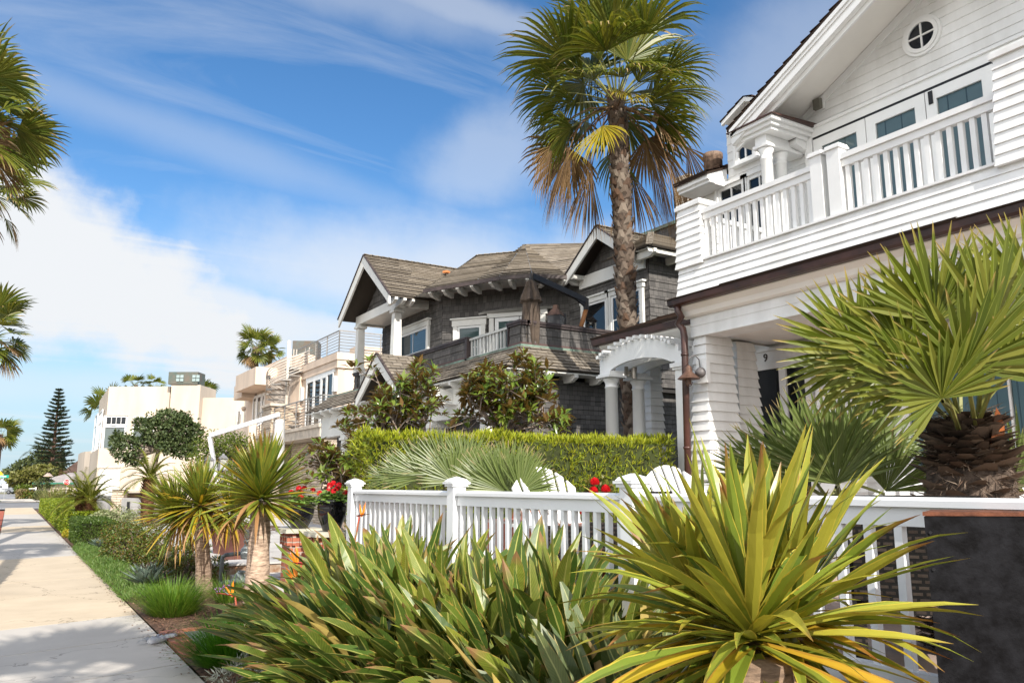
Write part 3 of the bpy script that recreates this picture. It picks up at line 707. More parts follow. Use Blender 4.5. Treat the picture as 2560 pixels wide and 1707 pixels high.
def rail(y0, y1):
    r_ = MB(); r_.box(XB+.06, XB+.18, y0, y1, 5.10, 5.16); r_.box(XB+.085, XB+.155, y0, y1, 5.02, 5.098); 
    o = r_.build('balcony_rail', WHITE2, wh)
    n = int((y1-y0)/.108); g = (y1-y0)/n
    for i in range(n):
        b = MB(); yy = y0+g*(i+.5); b.box(XB+.10, XB+.145, yy-.024, yy+.024, zs1+.026, 5.02); b.build('baluster', WHITE2, o)
rail(yp[0][0], yl1); rail(yr+.0, yp[1][1])
r_ = MB(); r_.box(XB+.35, XW-.02, yl1+.09, yl1+.2, 5.1, 5.16); r_.box(XB+.35, XW-.02, yl1+.11, yl1+.18, 4.6, 4.68); o = r_.build('balcony_rail', WHITE2, wh)
for i in range(13):
    b = MB(); xx = XB+.42+i*.105; b.box(xx-.022, xx+.022, yl1+.122, yl1+.167, 4.48, 5.1); b.build('baluster', WHITE2, o)
# ---- gutter, crown, porch beam
gt = MB(); ge = at(1668, 752, X=7.2).y
gt.prism([(7.2, yend, 3.98), (7.19, yend, 4.06), (7.33, yend, 4.06), (7.33, yend, 3.96), (7.24, yend, 3.96)], (0, ge-yend, 0)); gt.build('gutter', BROWNMETAL, wh)
sh = MB(); sh.shingles((7.17, yend, 4.055), (7.17, ge+.02, 4.055), (7.35, ge+.02, 4.12), (7.35, yend, 4.12), .1, .012, .008); sh.build('skirt_roof', SHAKE, wh)
cm = MB(); yb_ = 7.6
cm.prism([(7.34, yend, 3.99), (7.30, yend, 3.99), (7.30, yend, 3.95), (7.38, yend, 3.90), (7.40, yend, 3.84), (7.44, yend, 3.82), (7.5, yend, 3.82), (7.5, yend, 3.99)], (0, yb_+.1-yend, 0)); cm.build('crown_moulding', SOFF, wh)
bm = MB(); bm.box(7.49, 7.8, yend, yb_, 3.59, 3.99); bm.clap((7.48, 0), (0, 1), (-1, 0), 3.575, 3.83, .125, .012, lambda z: (yend, yb_)); bm.box(7.45, 7.82, yend, yb_-.02, 3.555, 3.575)
bm.clap((0, yb_), (1, 0), (0, 1), 3.575, 3.99, .125, .012, lambda z: (7.48, XW)); bm.box(7.5, XW, yb_-.2, yb_-.01, 3.6, 3.99); bm.build('porch_beam', WHITE, wh)
pc = MB(); pc.box(7.82, XW, yend, yb_-.2, 3.6, 3.66); pc.build('porch_ceiling', SOFF, wh)
def pier(x0, x1, y0, y1, z1=3.57, t=.11, ex=.122):
    m = MB(); m.clapcol(x0, x1, y0, y1, FLR, z1, ex, .024, t); m.build('porch_pier', WHITE, wh)
pier(7.5, 7.95, at(1766, 900, X=7.5).y, 7.55)
pier(8.22, at(1886, 900, Y=7.5).x, at(1840, 900, X=8.2).y, at(1818, 900, X=8.2).y)
pier(8.72, XW-.02, 6.05, 6.62, 3.6, .05)
# ---- front door, sidelight, house number
def yx(px): return at(px, 950, X=XW).y
m = MB()
ztop = 3.25
for a, b, z0, z1 in ((1893, 1901, FLR, ztop), (1956, 1973, FLR, ztop), (2020, 2036, FLR, ztop), (1893, 2036, ztop, ztop+.09), (1886, 2042, ztop+.26, ztop+.30)): m.box(XW-.07, XW-.016, yx(b), yx(a), z0, z1)
m.box(XW-.045, XW-.016, yx(2036), yx(1893), ztop+.092, ztop+.258); m.build('door_casing', WHITE2, wh)
d = MB(); d.box(XW-.045, XW-.015, yx(1956), yx(1901), FLR, ztop); 
for zz in (1.0, 1.75, 2.5): d.box(XW-.055, XW-.044, yx(1948), yx(1908), zz, zz+.6)
do = d.build('front_door', BLACKWOOD, wh); h = MB(); h.tube([(XW-.09, yx(1951), 1.62), (XW-.09, yx(1951), 1.82)], .012); h.build('handle', pmat('brass', (.35, .25, .1), .35, .1, 5, metal=.8), do)
window(wh, 'sidelight', (XW, yx(1973)), (0, -1), (-1, 0), yx(1973)-yx(2020), ztop-FLR, FLR, .03, depth=.04, mat=BLACKWOOD, fill=DARK, glass=GLASSD)
pn = at(1914, 895, X=XW-.05); text_mesh('house_number', '9', .155, (XW-.05, pn.y, pn.z), (-1, 0, 0), pmat('bronze_numeral', (.05, .035, .03), .5, .2), wh, .008)
q0 = yx(2256)
f = window(wh, 'picture_window', (XW, q0), (0, -1), (-1, 0), 3.6, 2.55, .85, .09, depth=.07, cols=3, fill=CURT, glass=glassmat('picture_glass', (.72, .80, .82), 1.0), trim=.07)
# ---- downpipe and barn lamp
dp = MB(); yq = at(1713, 860, X=7.33).y
dp.tube([(7.27, ge-.12, 3.99), (7.27, ge-.12, 3.90), (7.29, ge-.16, 3.82), (7.31, yq+.10, 3.74), (7.32, yq+.02, 3.66), (7.32, yq, 3.55), (7.28, yq, FLR+.05)], .046, 12)
for zz in (3.3, 2.1, .95): dp.tube([(7.318-.02*(3.55-zz)/1.4, yq, zz), (7.318-.02*(3.55-zz)/1.4, yq, zz+.03)], .052, 12)
dp.build('downpipe', BROWNMETAL, wh, smooth=True)
lp = at(1757, 930, X=7.42)
m = MB(); m.box(7.40, 7.46, lp.y-.09, lp.y+.09, lp.z-.14, lp.z+.17); lo = m.build('wall_lamp', WHITE2, wh)
m = MB(); m.lathe((7.385, lp.y, lp.z-.07), [(.02, 0), (.07, .03), (.075, .07), (.05, .11), (.02, .13)], 14); m.tube([(7.38, lp.y, lp.z+.03), (7.36, lp.y, lp.z+.16), (7.30, lp.y+.01, lp.z+.21), (7.23, lp.y+.03, lp.z+.18), (7.21, lp.y+.04, lp.z+.1)], .008, 6)
m.tube([(7.38, lp.y, lp.z-.03), (7.28, lp.y+.02, lp.z+.02)], .007, 6); m.build('lamp_arm', pmat('grey_iron', (.12, .11, .11), .5, .2, 6), lo, smooth=True)
m = MB(); m.lathe((7.21, lp.y+.04, lp.z-.10), [(.14, 0), (.142, .006), (.055, .085), (.045, .095), (.045, .14), (.03, .165), (.012, .18)], 20); m.build('lamp_shade', COPPER, lo)
m = MB(); m.tube([(7.21+.06*math.cos(a), lp.y+.04, lp.z-.13-.06*math.sin(a)) for a in [math.pi*k/8 for k in range(9)]], .005, 5); m.tube([(7.21, lp.y+.04, lp.z-.17), (7.21, lp.y+.04, lp.z-.06)], .03, 8); m.build('bulb_guard', COPPER, lo)
# ---- lower wing roof over the side entry
XL = 8.15; yw0, yw1 = 7.75, at(1478, 850, X=8.15).y
m = MB(); m.prism([(XL, yw0, 3.97), (XL-.01, yw0, 4.05), (XL+.12, yw0, 4.05), (XL+.12, yw0, 3.95), (XL+.03, yw0, 3.95)], (0, yw1-yw0, 0)); m.build('gutter', BROWNMETAL, wh)
m = MB(); m.prism([(XL+.08, yw0, 3.97), (XL+.10, yw0, 3.92), (XL+.28, yw0, 3.80), (XL+.34, yw0, 3.78), (9.5, yw0, 3.78), (9.5, yw0, 4.0), (XL+.1, yw0, 4.0)], (0, yw1-.1-yw0, 0)); m.build('wing_cornice', SOFF, wh)
m = MB(); m.shingles((XL-.02, yw0, 4.06), (XL-.02, yw1, 4.06), (9.5, yw1-.3, 4.55), (9.5, yw0, 4.55), .11, .03, .015); m.shingles((XL-.02, yw1, 4.06), (9.8, yw1, 4.06), (9.5, yw1-.3, 4.55), (9.5, yw1-.3, 4.55), .11, .03, .01); m.build('wing_roof', SHAKE, wh)
p3 = at(1624, 1000, X=8.75).y, at(1597, 1000, X=8.75).y
pier(8.78, at(1648, 920, Y=p3[0]).x, p3[0], p3[1], 3.78, .07)

# ================================================================== ARBOR (side gate)
XA = 7.9
ar = thing('arbor', 'white arched timber arbor with round columns standing left of the copper downpipe', 'arbor', (8.3, 9, FLR))
a1, a0 = at(1506, 900, X=XA).y, at(1695, 900, X=XA).y
zlow, zin, ztop_ = at(1500, 900, X=XA).z-.02, at(1500, 938, X=XA).z, at(1620, 842, X=XA).z
zk = at(1528, 945, X=XA).z
def arch(x):
    m = MB(); n = 24; yl = a1+.04; yr_ = a0-.04
    up = []; lo = []
    for k in range(n+1):
        t = k/n; y = yl+(yr_-yl)*t
        s = (t-.10)/.80; c = max(0, 1-(2*s-1)**2) if 0 < s < 1 else 0
        su = (t-.02)/.96; cu = max(0, 1-(2*su-1)**2)
        up.append((y, zlow+(ztop_-zlow)*cu**.9)); lo.append((y, zin+(ztop_-.30-zin)*c**.75))
    for k in range(n):
        m.prism([(x-.025, lo[k][0], lo[k][1]), (x-.025, lo[k+1][0], lo[k+1][1]), (x-.025, up[k+1][0], up[k+1][1]), (x-.025, up[k][0], up[k][1])], (.05, 0, 0))
    m.build('arch', WHITE2, ar); return up
for x in (XA, XA+.32, XA+.66): up = arch(x)
for k in list(range(1, 24, 1)):
    y, z = up[k]
    if k % 2 or k in (2, 22): 
        m = MB(); m.box(XA-.14, XA+.80, y-.024, y+.024, z-.012, z+.038); m.build('slat', WHITE2, ar)
yc = at(1528, 1000, X=XA).y
for x in (XA+.01, XA+.56):
    column(ar, x, yc, FLR, zk, .105, base=True)
    m = MB(); m.box(x-.17, x+.17, yc-.17, yc+.17, zk, zk+.035); m.box(x-.145, x+.145, yc-.145, yc+.145, zk+.037, zk+.06); m.build('capital', WHITE2, ar)
m = MB(); m.box(XA-.10, XA+.70, yc-.105, yc+.105, zk+.062, zin+.03); m.build('lintel', WHITE2, ar)
yk = at(1708, 1000, X=XA).y
m = MB(); m.box(XA-.08, XA+.12, yk-.12, yk+.06, FLR, zin-.12); m.box(XA-.13, XA+.14, yk-.17, yk+.11, zk-.03, zk+.03); m.box(XA-.105, XA+.13, yk-.145, yk+.085, zk-.065, zk-.032); m.box(XA-.08, XA+.12, yk-.12, yk+.06, zin-.1, zin+.12); m.build('pilaster', WHITE2, ar)
lx = at(1574, 930, X=XA+.25)
m = MB(); m.box(lx.x-.06, lx.x+.0, yc-.135, yc-.108, lx.z-.06, lx.z+.09); m.tube([(lx.x+.09, yc-.17, lx.z-.10), (lx.x+.09, yc-.17, lx.z+.13)], .045, 14); m.tube([(lx.x, yc-.12, lx.z), (lx.x+.08, yc-.16, lx.z)], .015, 6); m.build('cylinder_light', pmat('brushed_nickel', (.34, .31, .27), .35, .1, 8, metal=.7), ar)
# ================================================================== GRAY SHINGLED HOUSE
SHING = brickmat('gray_wall_shingle', (.085, .08, .077), (.15, .14, .132), (.035, .033, .032), .13, .19, .004, .85, .35, offset=.43, var=.45)
RSHING = brickmat('tan_roof_shingle', (.165, .14, .11), (.33, .285, .23), (.07, .058, .047), .26, .16, .012, .92, .6, offset=.41, var=.18, bias=-.1)
DTRIM = pmat('dark_brown_trim', (.055, .04, .038), .55, .25, 4)
PATINA = pmat('patina_flashing', (.16, .24, .19), .7, .3, 3, col2=(.10, .10, .08))
RAILG = pmat('light_grey_rail_paint', (.50, .50, .47), .5, .08, 4)
WG = pmat('offwhite_house_trim', (.70, .69, .65), .5, .05, 2)
BLIND = brickmat('green_blind', (.30, .40, .36), (.34, .44, .40), (.22, .30, .27), 9, .06, .008, .7, .4)
gh = thing('gray_house', 'dark gray shingled house with white trim, corner balcony and tan shingle roof', 'house', (10, 17, .2))
C0 = (9.3, 18.54); C1 = (11.4, 15.73); ZE = 6.6; X1 = 11.4; YE = 12.8
m = MB(); m.prism([(9.32, 22.6, 3.6), (9.32, 18.56, 3.6), (11.42, 15.75, 3.6), (11.42, 12.82, 3.6), (17, 12.82, 3.6), (17, 22.6, 3.6)], (0, 0, 3.1)); m.box(8.5, 17, 13.0, 24, .15, 3.7)
m.prism([(11.42, 15.0, 6.7), (11.42, 14.05, 7.42), (11.42, 13.1, 6.7)], (3, 0, 0)); m.prism([(8.62, 22.3, 6.62), (8.62, 20.9, 7.7), (8.62, 19.6, 6.62)], (2, 0, 0))
m.build('wall', SHING, gh)
cl = MB(); L = (V((*C1, 0))-V((*C0, 0))).length; dU = (C1[0]-C0[0], C1[1]-C0[1]); dN = (-.801, -.599)
cl.clap((9.3, 0), (0, 1), (-1, 0), 3.7, 6.6, .19, .022, lambda z: (18.54, 22.6))
cl.clap(C0, dU, dN, 3.7, 6.7, .19, .022, lambda z: (0, L))
cl.clap((X1, 0), (0, 1), (-1, 0), 3.7, 6.6, .19, .022, lambda z: (12.8, 15.73))
cl.clap((X1-.002, 0), (0, 1), (-1, 0), 6.62, 7.35, .19, .022, lambda z: (14.05-(7.42-z)*1.3, 14.05+(7.42-z)*1.3))
cl.clap((0, YE), (1, 0), (0, -1), 3.7, 6.6, .19, .022, lambda z: (X1, 17))
cl.clap((8.6, 0), (0, 1), (-1, 0), 6.66, 7.7, .19, .022, lambda z: (20.9-(7.75-z)*1.25, 20.9+(7.75-z)*1.25))
cl.clap((0, 12.98), (1, 0), (0, -1), .15, 3.7, .19, .022, lambda z: (8.48, 17))
cl.clap((8.48, 0), (0, 1), (-1, 0), .15, 3.7, .19, .022, lambda z: (13, 24))
cl.clap((0, 22.6), (1, 0), (0, 1), 3.7, 6.6, .19, .022, lambda z: (9.3, 17))
# bowed hood over the balcony doors
n = 10; c0 = V((C0[0], C0[1], 0)); u_ = V((*dU, 0)).normalized(); n_ = V((*dN, 0)).normalized()
def hood(t, z, o): return c0+u_*(L*t)+n_*o+V((0, 0, z))
for k in range(n):
    a, b = .30+.62*k/n, .30+.62*(k+1)/n
    oa, ob = .22*math.sin(math.pi*k/n)**.6, .22*math.sin(math.pi*(k+1)/n)**.6
    cl.face([hood(a, 6.02, oa+.03), hood(b, 6.02, ob+.03), hood(b, 6.5, .03), hood(a, 6.5, .03)], [(a*L, 6.02), (b*L, 6.02), (b*L, 6.5), (a*L, 6.5)])
    cl.face([hood(a, 6.02, 0), hood(b, 6.02, 0), hood(b, 6.02, ob+.03), hood(a, 6.02, oa+.03)])
cl.build('siding', SHING, gh)
hb = MB()
for k in range(n):
    a, b = .30+.62*k/n, .30+.62*(k+1)/n
    oa, ob = .22*math.sin(math.pi*k/n)**.6, .22*math.sin(math.pi*(k+1)/n)**.6
    hb.hexa([hood(a, 5.96, 0), hood(b, 5.96, 0), hood(b, 5.97, ob*.7+.04), hood(a, 5.97, oa*.7+.04)], [hood(a, 6.015, 0), hood(b, 6.015, 0), hood(b, 6.015, ob+.05), hood(a, 6.015, oa+.05)])
hb.build('hood_moulding', pmat('grey_moulding', (.40, .39, .36), .6, .1), gh)
# ---- roofs
E = [V((8.62, 18.3, ZE)), V((9.33, 16.81, ZE)), V((9.62, 16.13, ZE)), V((10.16, 15.54, ZE)), V((10.97, 15.23, ZE))]
R0, R1, R2, AP = V((10.99, 19.64, 8.2)), V((11.75, 18.75, 8.2)), V((13.9, 16.25, 8.2)), V((11.62, 18.15, 8.27))
rf = MB()
rf.shingles(E[0], E[1], R1, R0, .16, .025, .006); rf.shingles(E[1], E[2], AP, AP, .16, .034); rf.shingles(E[2], E[3], AP, AP, .16, .034); rf.shingles(E[3], E[4], AP, AP, .16, .034)
rf.face([E[1], AP, R1]); rf.shingles(E[4], E[4]+V((1.6, .3, .7)), R2, AP, .16, .02)
rf.shingles(E[0], E[0]+V((0, .01, 0)), V((10.9, 20.9, 8.06)), R0, .16, .02)
gx = 7.95; gp, gz, gt, ghw = 20.9, 8.07, 6.55, 1.92
for sg in (1, -1): rf.shingles((gx, gp+sg*ghw, gt), (11.4 if sg > 0 else 8.7, gp+sg*ghw, gt), (11.2, gp, gz), (gx, gp, gz), .16, .034)
rf.prism([(gx+.02, gp+ghw, gt-.012), (gx+.02, gp, gz-.012), (gx+.02, gp-ghw, gt-.012), (gx+.02, gp-ghw, gt-.05), (gx+.02, gp, gz-.05), (gx+.02, gp+ghw, gt-.05)], (1.4, 0, 0))
wx = 10.95; wp, wz, wt, whw = 14.05, 7.52, 6.62, 1.24
for sg in (1, -1): rf.shingles((wx, wp+sg*whw, wt), (14, wp+sg*whw, wt), (14, wp, wz), (wx, wp, wz), .16, .034)
rf.prism([(wx+.02, wp+whw, wt-.012), (wx+.02, wp, wz-.012), (wx+.02, wp-whw, wt-.012), (wx+.02, wp-whw, wt-.05), (wx+.02, wp, wz-.05), (wx+.02, wp+whw, wt-.05)], (1, 0, 0))
H = [V((10.98, 12.28, 6.62)), V((16, 12.28, 6.62)), V((16, 13.3, 7.32)), V((11.95, 13.3, 7.32)), V((10.98, 13.9, 6.62))]
rf.shingles(H[0], H[1], H[2], H[3], .16, .034); rf.shingles(H[4], H[0], H[3], H[3], .16, .034)
rf.build('roof', RSHING, gh)
U_Z = V((0, 0, 1))
for a, b in ((V((gx, gp, gz)), V((11.2, gp, gz))), (R0, R2), (H[0], H[3]), (V((wx, wp, wz)), V((14, wp, wz))), (R0, V((11, 20.9, 8.06)))):
    n = int((b-a).length/.18); rc = MB()
    for k in range(n):
        p, q = a.lerp(b, k/n), a.lerp(b, (k+1.25)/n); rc.beam(p+V((0, 0, .028)), q+V((0, 0, .012)), .15, .015)
    rc.build('ridge_cap', RSHING, gh)
fb_ = MB()
for a, b in zip(E, E[1:]):
    o_ = (b-a).normalized().cross(U_Z)*.0; fb_.beam(a-V((0, 0, .035)), b-V((0, 0, .035)), .05, .09)
fb_.build('eave_edge', DTRIM, gh)
STONE = brickmat('stacked_stone', (.42, .33, .24), (.62, .54, .44), (.16, .12, .09), .32, .055, .008, .85, .9, offset=.37, var=.3)
ch = MB(); c = at(1718, 445, D=18.5); ch.obox((c.x, c.y, 6.5), (.42, .42, c.z-6.5), .1); ch.build('chimney', STONE, gh)
m = MB(); p = at(1116, 683, X=10.3); m.obox(p, (.16, .16, .06), .5); m.build('terracotta_ridge_tile', pmat('terracotta_tile', (.55, .2, .07), .8, .1), gh)
# upper parapet far right behind the hip
m = MB(); m.box(13.2, 17, 13.5, 16, 6.6, 7.9); m.build('upper_parapet', SHING, gh); m = MB(); m.box(13.15, 17, 13.45, 16, 7.9, 7.98); m.build('parapet_cap', PATINA, gh)
def gable_boards(X, p, z, t, hw, dep, name='gable_fascia', bt=.05):
    m = MB()
    for sg in (1, -1): m.prism([(X, p+sg*hw, t-dep*.95), (X, p, z-dep*1.25), (X, p, z), (X, p+sg*hw, t)], (bt, 0, 0))
    m.build(name, WG, gh)
    d = MB()
    for sg in (1, -1): d.prism([(X-.03, p+sg*(hw+.03), t-.01), (X-.03, p, z+.005), (X-.03, p, z+.03), (X-.03, p+sg*(hw+.03), t+.02)], (.08, 0, 0))
    d.build('drip_edge', DTRIM, gh)
gable_boards(gx, gp, gz-.01, gt-.01, ghw, .26); gable_boards(wx, wp, wz-.01, wt-.01, whw, .22)
m = MB()
m.box(8.42, 8.6, 19.35, 22.6, 6.36, 6.62); m.box(8.6, 9.28, 19.35, 19.5, 6.36, 6.6); m.box(8.6, 9.28, 22.4, 22.55, 6.36, 6.6); m.build('porch_beam', WG, gh)
m = MB(); m.box(8.6, 9.3, 19.5, 22.4, 6.40, 6.44); m.build('porch_ceiling', WG, gh)
m = MB(); m.box(X1-.10, X1-.03, 12.85, 15.2, 6.30, 6.60); m.build('tie_beam', WG, gh)
m = MB(); m.box(11.0, X1-.03, 12.9, 13.05, 6.5, 6.6); m.box(11.0, X1-.03, 15.0, 15.12, 6.5, 6.6); m.build('eave_soffit', WG, gh)
v = MB(); vc = V((8.565, 20.55, 6.98))
for k in range(24): a, b = 2*math.pi*k/24, 2*math.pi*(k+1)/24; v.face([vc+V((0, .24*math.cos(a), .24*math.sin(a))), vc+V((0, .30*math.cos(a), .30*math.sin(a))), vc+V((0, .30*math.cos(b), .30*math.sin(b))), vc+V((0, .24*math.cos(b), .24*math.sin(b)))][::-1])
for k in range(-4, 5): w = math.sqrt(max(.001, .24**2-(k*.05)**2)); v.hexa([(8.56, 20.55-w, 6.98+k*.05-.02), (8.58, 20.55-w, 6.98+k*.05-.02), (8.58, 20.55+w, 6.98+k*.05-.02), (8.56, 20.55+w, 6.98+k*.05-.02)], [(8.575, 20.55-w, 6.98+k*.05+.02), (8.595, 20.55-w, 6.98+k*.05+.02), (8.595, 20.55+w, 6.98+k*.05+.02), (8.575, 20.55+w, 6.98+k*.05+.02)])
v.build('gable_vent', DTRIM, gh)
for yc in (19.72, 22.4):
    m = MB(); m.obox((8.5, yc, 4.95), (.24, .24, 1.28), 0, .82); m.box(8.35, 8.65, yc-.15, yc+.15, 6.24, 6.30); m.box(8.38, 8.62, yc-.12, yc+.12, 6.30, 6.36); m.box(8.36, 8.64, yc-.14, yc+.14, 4.88, 5.06); m.build('porch_column', WG, gh)
# soffit under the big eave, rafter tails
m = MB(); ins = [V((9.28, 18.6, 6.62)), V((9.9, 17.75, 6.62)), V((10.3, 17.2, 6.62)), V((10.7, 16.65, 6.62)), V((11.4, 15.7, 6.62))]
for k in range(4): m.face([E[k]-V((0, 0, .04)), ins[k]-V((0, 0, .0)), ins[k+1], E[k+1]-V((0, 0, .04))])
m.face([V((8.66, 19.1, 6.56)), V((8.66, 18.3, 6.56)), V((9.3, 18.5, 6.6)), V((9.3, 19.1, 6.6))]); m.build('eave_soffit', WG, gh)
def rafter(p, d, l=.55, w=.085, h=.17, z=None):
    d = V((d[0], d[1], 0)).normalized(); s_ = d.cross(V((0, 0, 1)))*(w/2); p = V(p)
    m = MB(); prof = [(0, -.02), (0, -h*.55), (.16, -h), (l, -h), (l, -.02)]
    m.prism([p+d*a+V((0, 0, b))-s_ for a, b in prof], s_*2); m.build('rafter_tail', WG, gh)
def along(a, b, n, d, ends=(.08, .92)):
    for k in range(n):
        t = ends[0]+(ends[1]-ends[0])*k/max(1, n-1); rafter(V(a).lerp(V(b), t)-V((0, 0, .02)), d)
along((8.0, 18.98, 6.55), (8.66, 18.98, 6.55), 3, (0, 1), (.25, 1))
along(E[0], E[1], 4, (.8, .6), (.12, .92)); along(E[1], E[2], 1, (.85, .5), (.6, .6)); along(E[2], E[3], 2, (.7, .7), (.3, .85)); along(E[3], E[4], 2, (.3, .95), (.4, .95))
along((11.0, 15.26, 6.6), (11.0, 12.85, 6.6), 2, (1, 0), (.0, .97)); along((11.1, 12.28, 6.62), (13.5, 12.28, 6.62), 4, (0, 1), (.02, 1))
fb = MB(); fb.prism([V((11.0, 12.32, 6.5)), V((16, 12.32, 6.5)), V((16, 12.36, 6.6)), V((11.0, 12.36, 6.6))], (0, .02, 0)); fb.face([(11.0, 12.33, 6.585), (16, 12.33, 6.585), (16, 12.8, 6.6), (11.0, 12.8, 6.6)]); fb.build('eave_board', WG, gh)
# ---- windows
window(gh, 'bay_window', (9.3-.02, at(1003, 820, X=9.28).y), (0, -1), (-1, 0), at(1003, 820, X=9.28).y-at(1072, 800, X=9.28).y, 1.28, 4.62, .07, cols=2, rowsplit=[.5], fill=BLIND, trim=.11, head=.04, trimmat=WG, glass=GLASSD)
def onang(px):
    d = at(px, 780, D=10); k = (c0.x*.599*0+0)  # intersect with the angled wall
    # solve d*s = c0 + u*t
    det = d.x*(-u_.y)-d.y*(-u_.x); s_ = (c0.x*(-u_.y)-c0.y*(-u_.x))/det
    return (V((d.x*s_, d.y*s_, 0))-c0).dot(u_)
for nm, a, b, z0, h, fl, cols in (('sash_window', 1147, 1206, 4.45, 1.25, BLIND, 1), ('french_door', 1240, 1300, 3.98, 1.86, BLIND, 1), ('french_door', 1302, 1356, 3.98, 1.86, BLIND, 1)):
    t0, t1 = onang(a), onang(b); o = c0+u_*t0+n_*.02
    window(gh, nm, (o.x, o.y), (u_.x, u_.y), (n_.x, n_.y), t1-t0, h, z0, .10 if 'door' in nm else .06, fill=fl, trim=0 if 'door' in nm else .12, head=.05, trimmat=WG, rowsplit=[.55] if 'sash' in nm else None)
t0, t1 = onang(1226), onang(1366); m = MB()
for a, b, z0, z1, o1 in ((t0, t0+.13, 3.9, 5.84, .07), (t1-.13, t1, 3.9, 5.84, .07), (t0-.05, t1+.05, 5.85, 6.02, .08)):
    m.prism([c0+u_*a+n_*.022+V((0, 0, z0)), c0+u_*b+n_*.022+V((0, 0, z0)), c0+u_*b+n_*.022+V((0, 0, z1)), c0+u_*a+n_*.022+V((0, 0, z1))], n_*o1)
m.build('door_casing', WG, gh)
for a, b in ((1462, 1520), (1532, 1606)):
    q0, q1 = at(a, 760, X=X1-.02).y, at(b, 760, X=X1-.02).y
    window(gh, 'wing_window', (X1-.02, q0), (0, -1), (-1, 0), q0-q1, 1.05, 4.85, .06, cols=1, rowsplit=[.45] if b > 1550 else None, fill=DARK, trim=.08, head=.03, trimmat=WG, glass=GLASSD)
# lantern by the balcony doors
m = MB(); p = at(1390, 797, D=17.2); m.obox((p.x, p.y, p.z-.30), (.26, .26, .36), .6, 1.12); m.m = 1; m.obox((p.x, p.y, p.z+.06), (.31, .31, .14), .6, .5); m.obox((p.x, p.y, p.z+.2), (.12, .12, .10), .6, .8); m.m = 0; m.obox((p.x+.2, p.y+.15, p.z-.35), (.04, .3, .5), .6)
m.build('balcony_lantern', [pmat('lantern_dark_glass', (.06, .06, .065), .2, .2), COPPER], gh)
# ---- balcony parapets and rail
XB2 = 8.4; zb0, zb1 = 4.36, 4.86
def parapet(x0, x1, y0, y1, cap=True):
    m = MB()
    m.box(x0+.02, x1-.02, y0+.02, y1-.02, zb0, zb1)
    if y1-y0 > .15: m.clap((x0+.018, 0), (0, 1), (-1, 0), zb0+.1, zb1-.05, .2, .02, lambda z: (y0+.02, y1-.02))
    m.clap((0, y0+.018), (1, 0), (0, -1), zb0+.1, zb1-.05, .2, .02, lambda z: (x0+.02, x1-.02))
    o = m.build('parapet', SHING, gh)
    c = MB(); c.box(x0-.04, x1+.04, y0-.04, y1+.04, zb1, zb1+.05); c.box(x0-.02, x1+.02, y0-.02, y1+.02, zb1-.045, zb1-.003); c.build('parapet_cap', DTRIM, o)
    b = MB(); b.box(x0-.01, x1+.01, y0-.012, y1+.01, zb0+.02, zb0+.10); b.build('base_band', pmat('brown_band', (.10, .06, .055), .6, .15), o)
yA, yB = at(1165, 845, X=XB2).y, at(1030, 890, X=XB2).y; yC, yD = at(1272, 810, X=XB2).y, 13.27
parapet(XB2, XB2+.16, yA, yB+1.2); parapet(XB2, XB2+.16, yD, yC); parapet(XB2+.17, X1, yD, yD+.16); parapet(XB2, XB2+.2, 22.25, 22.55)
m = MB(); m.box(XB2-.03, XB2+.1, yA-.09, yA, zb0, zb1+.04); m.box(XB2-.02, XB2+.1, yC, yC+.05, zb0, zb1+.02); m.build('parapet_post', DTRIM, gh)
def railing(ya, yb, z0, z1):
    m = MB(); m.box(XB2+.03, XB2+.10, ya, yb, z1-.05, z1); m.box(XB2+.03, XB2+.10, ya, yb, z0, z0+.045); o = m.build('balcony_rail', RAILG, gh)
    n = int((yb-ya)/.135)
    for k in range(n): b = MB(); yy = ya+(k+.5)*(yb-ya)/n; b.box(XB2+.045, XB2+.085, yy-.02, yy+.02, z0+.045, z1-.05); b.build('baluster', RAILG, o)
railing(yC+.06, yA-.1, zb0+.04, zb1+.0); railing(20.2, 22.2, zb0+.05, zb1)
m = MB(); m.box(XB2+.02, 11.4, 13.3, 22.5, 4.0, 4.34); m.build('balcony_floor', DTRIM, gh)
# ---- lower roof and porch
lr = MB(); xe, ze, yeR, yeL = 7.62, 3.83, 12.55, 24.6
lr.shingles((xe, yeL, ze), (xe, yeR, ze), (XB2, yD-.02, zb0+.02), (XB2, yeL, zb0+.02), .15, .025); lr.shingles((xe, yeR, ze), (11.5, yeR, ze), (11.5, yD-.02, zb0+.02), (XB2, yD-.02, zb0+.02), .15, .025)
sx, sp_, sz, st, shw = 7.30, 18.1, 4.80, 3.82, 1.32
for sg in (1, -1): lr.shingles((sx, sp_+sg*shw, st), (8.0, sp_+sg*shw, st), (8.4, sp_, sz), (sx, sp_, sz), .15, .025)
lr.prism([(sx+.02, sp_+shw, st-.012), (sx+.02, sp_, sz-.012), (sx+.02, sp_-shw, st-.012), (sx+.02, sp_-shw, st-.05), (sx+.02, sp_, sz-.05), (sx+.02, sp_+shw, st-.05)], (1, 0, 0))
lr.build('lower_roof', RSHING, gh)
m = MB(); m.prism([(xe+.04, yeR+.04, ze-.02), (xe+.04, yeL, ze-.02), (8.5, yeL, ze-.02), (8.5, 13, ze-.02), (11.5, 13, ze-.02), (11.5, yeR+.04, ze-.02)], (0, 0, -.03)); m.build('lower_soffit', WG, gh)
m = MB(); m.box(XB2-.03, XB2-.005, yD-.03, yeL, zb0-.0, zb0+.05); m.box(XB2-.03, 11.5, yD-.05, yD-.02, zb0, zb0+.05); m.build('flashing', PATINA, gh)
gable_boards(sx, sp_, sz-.01, st-.01, shw, .24)
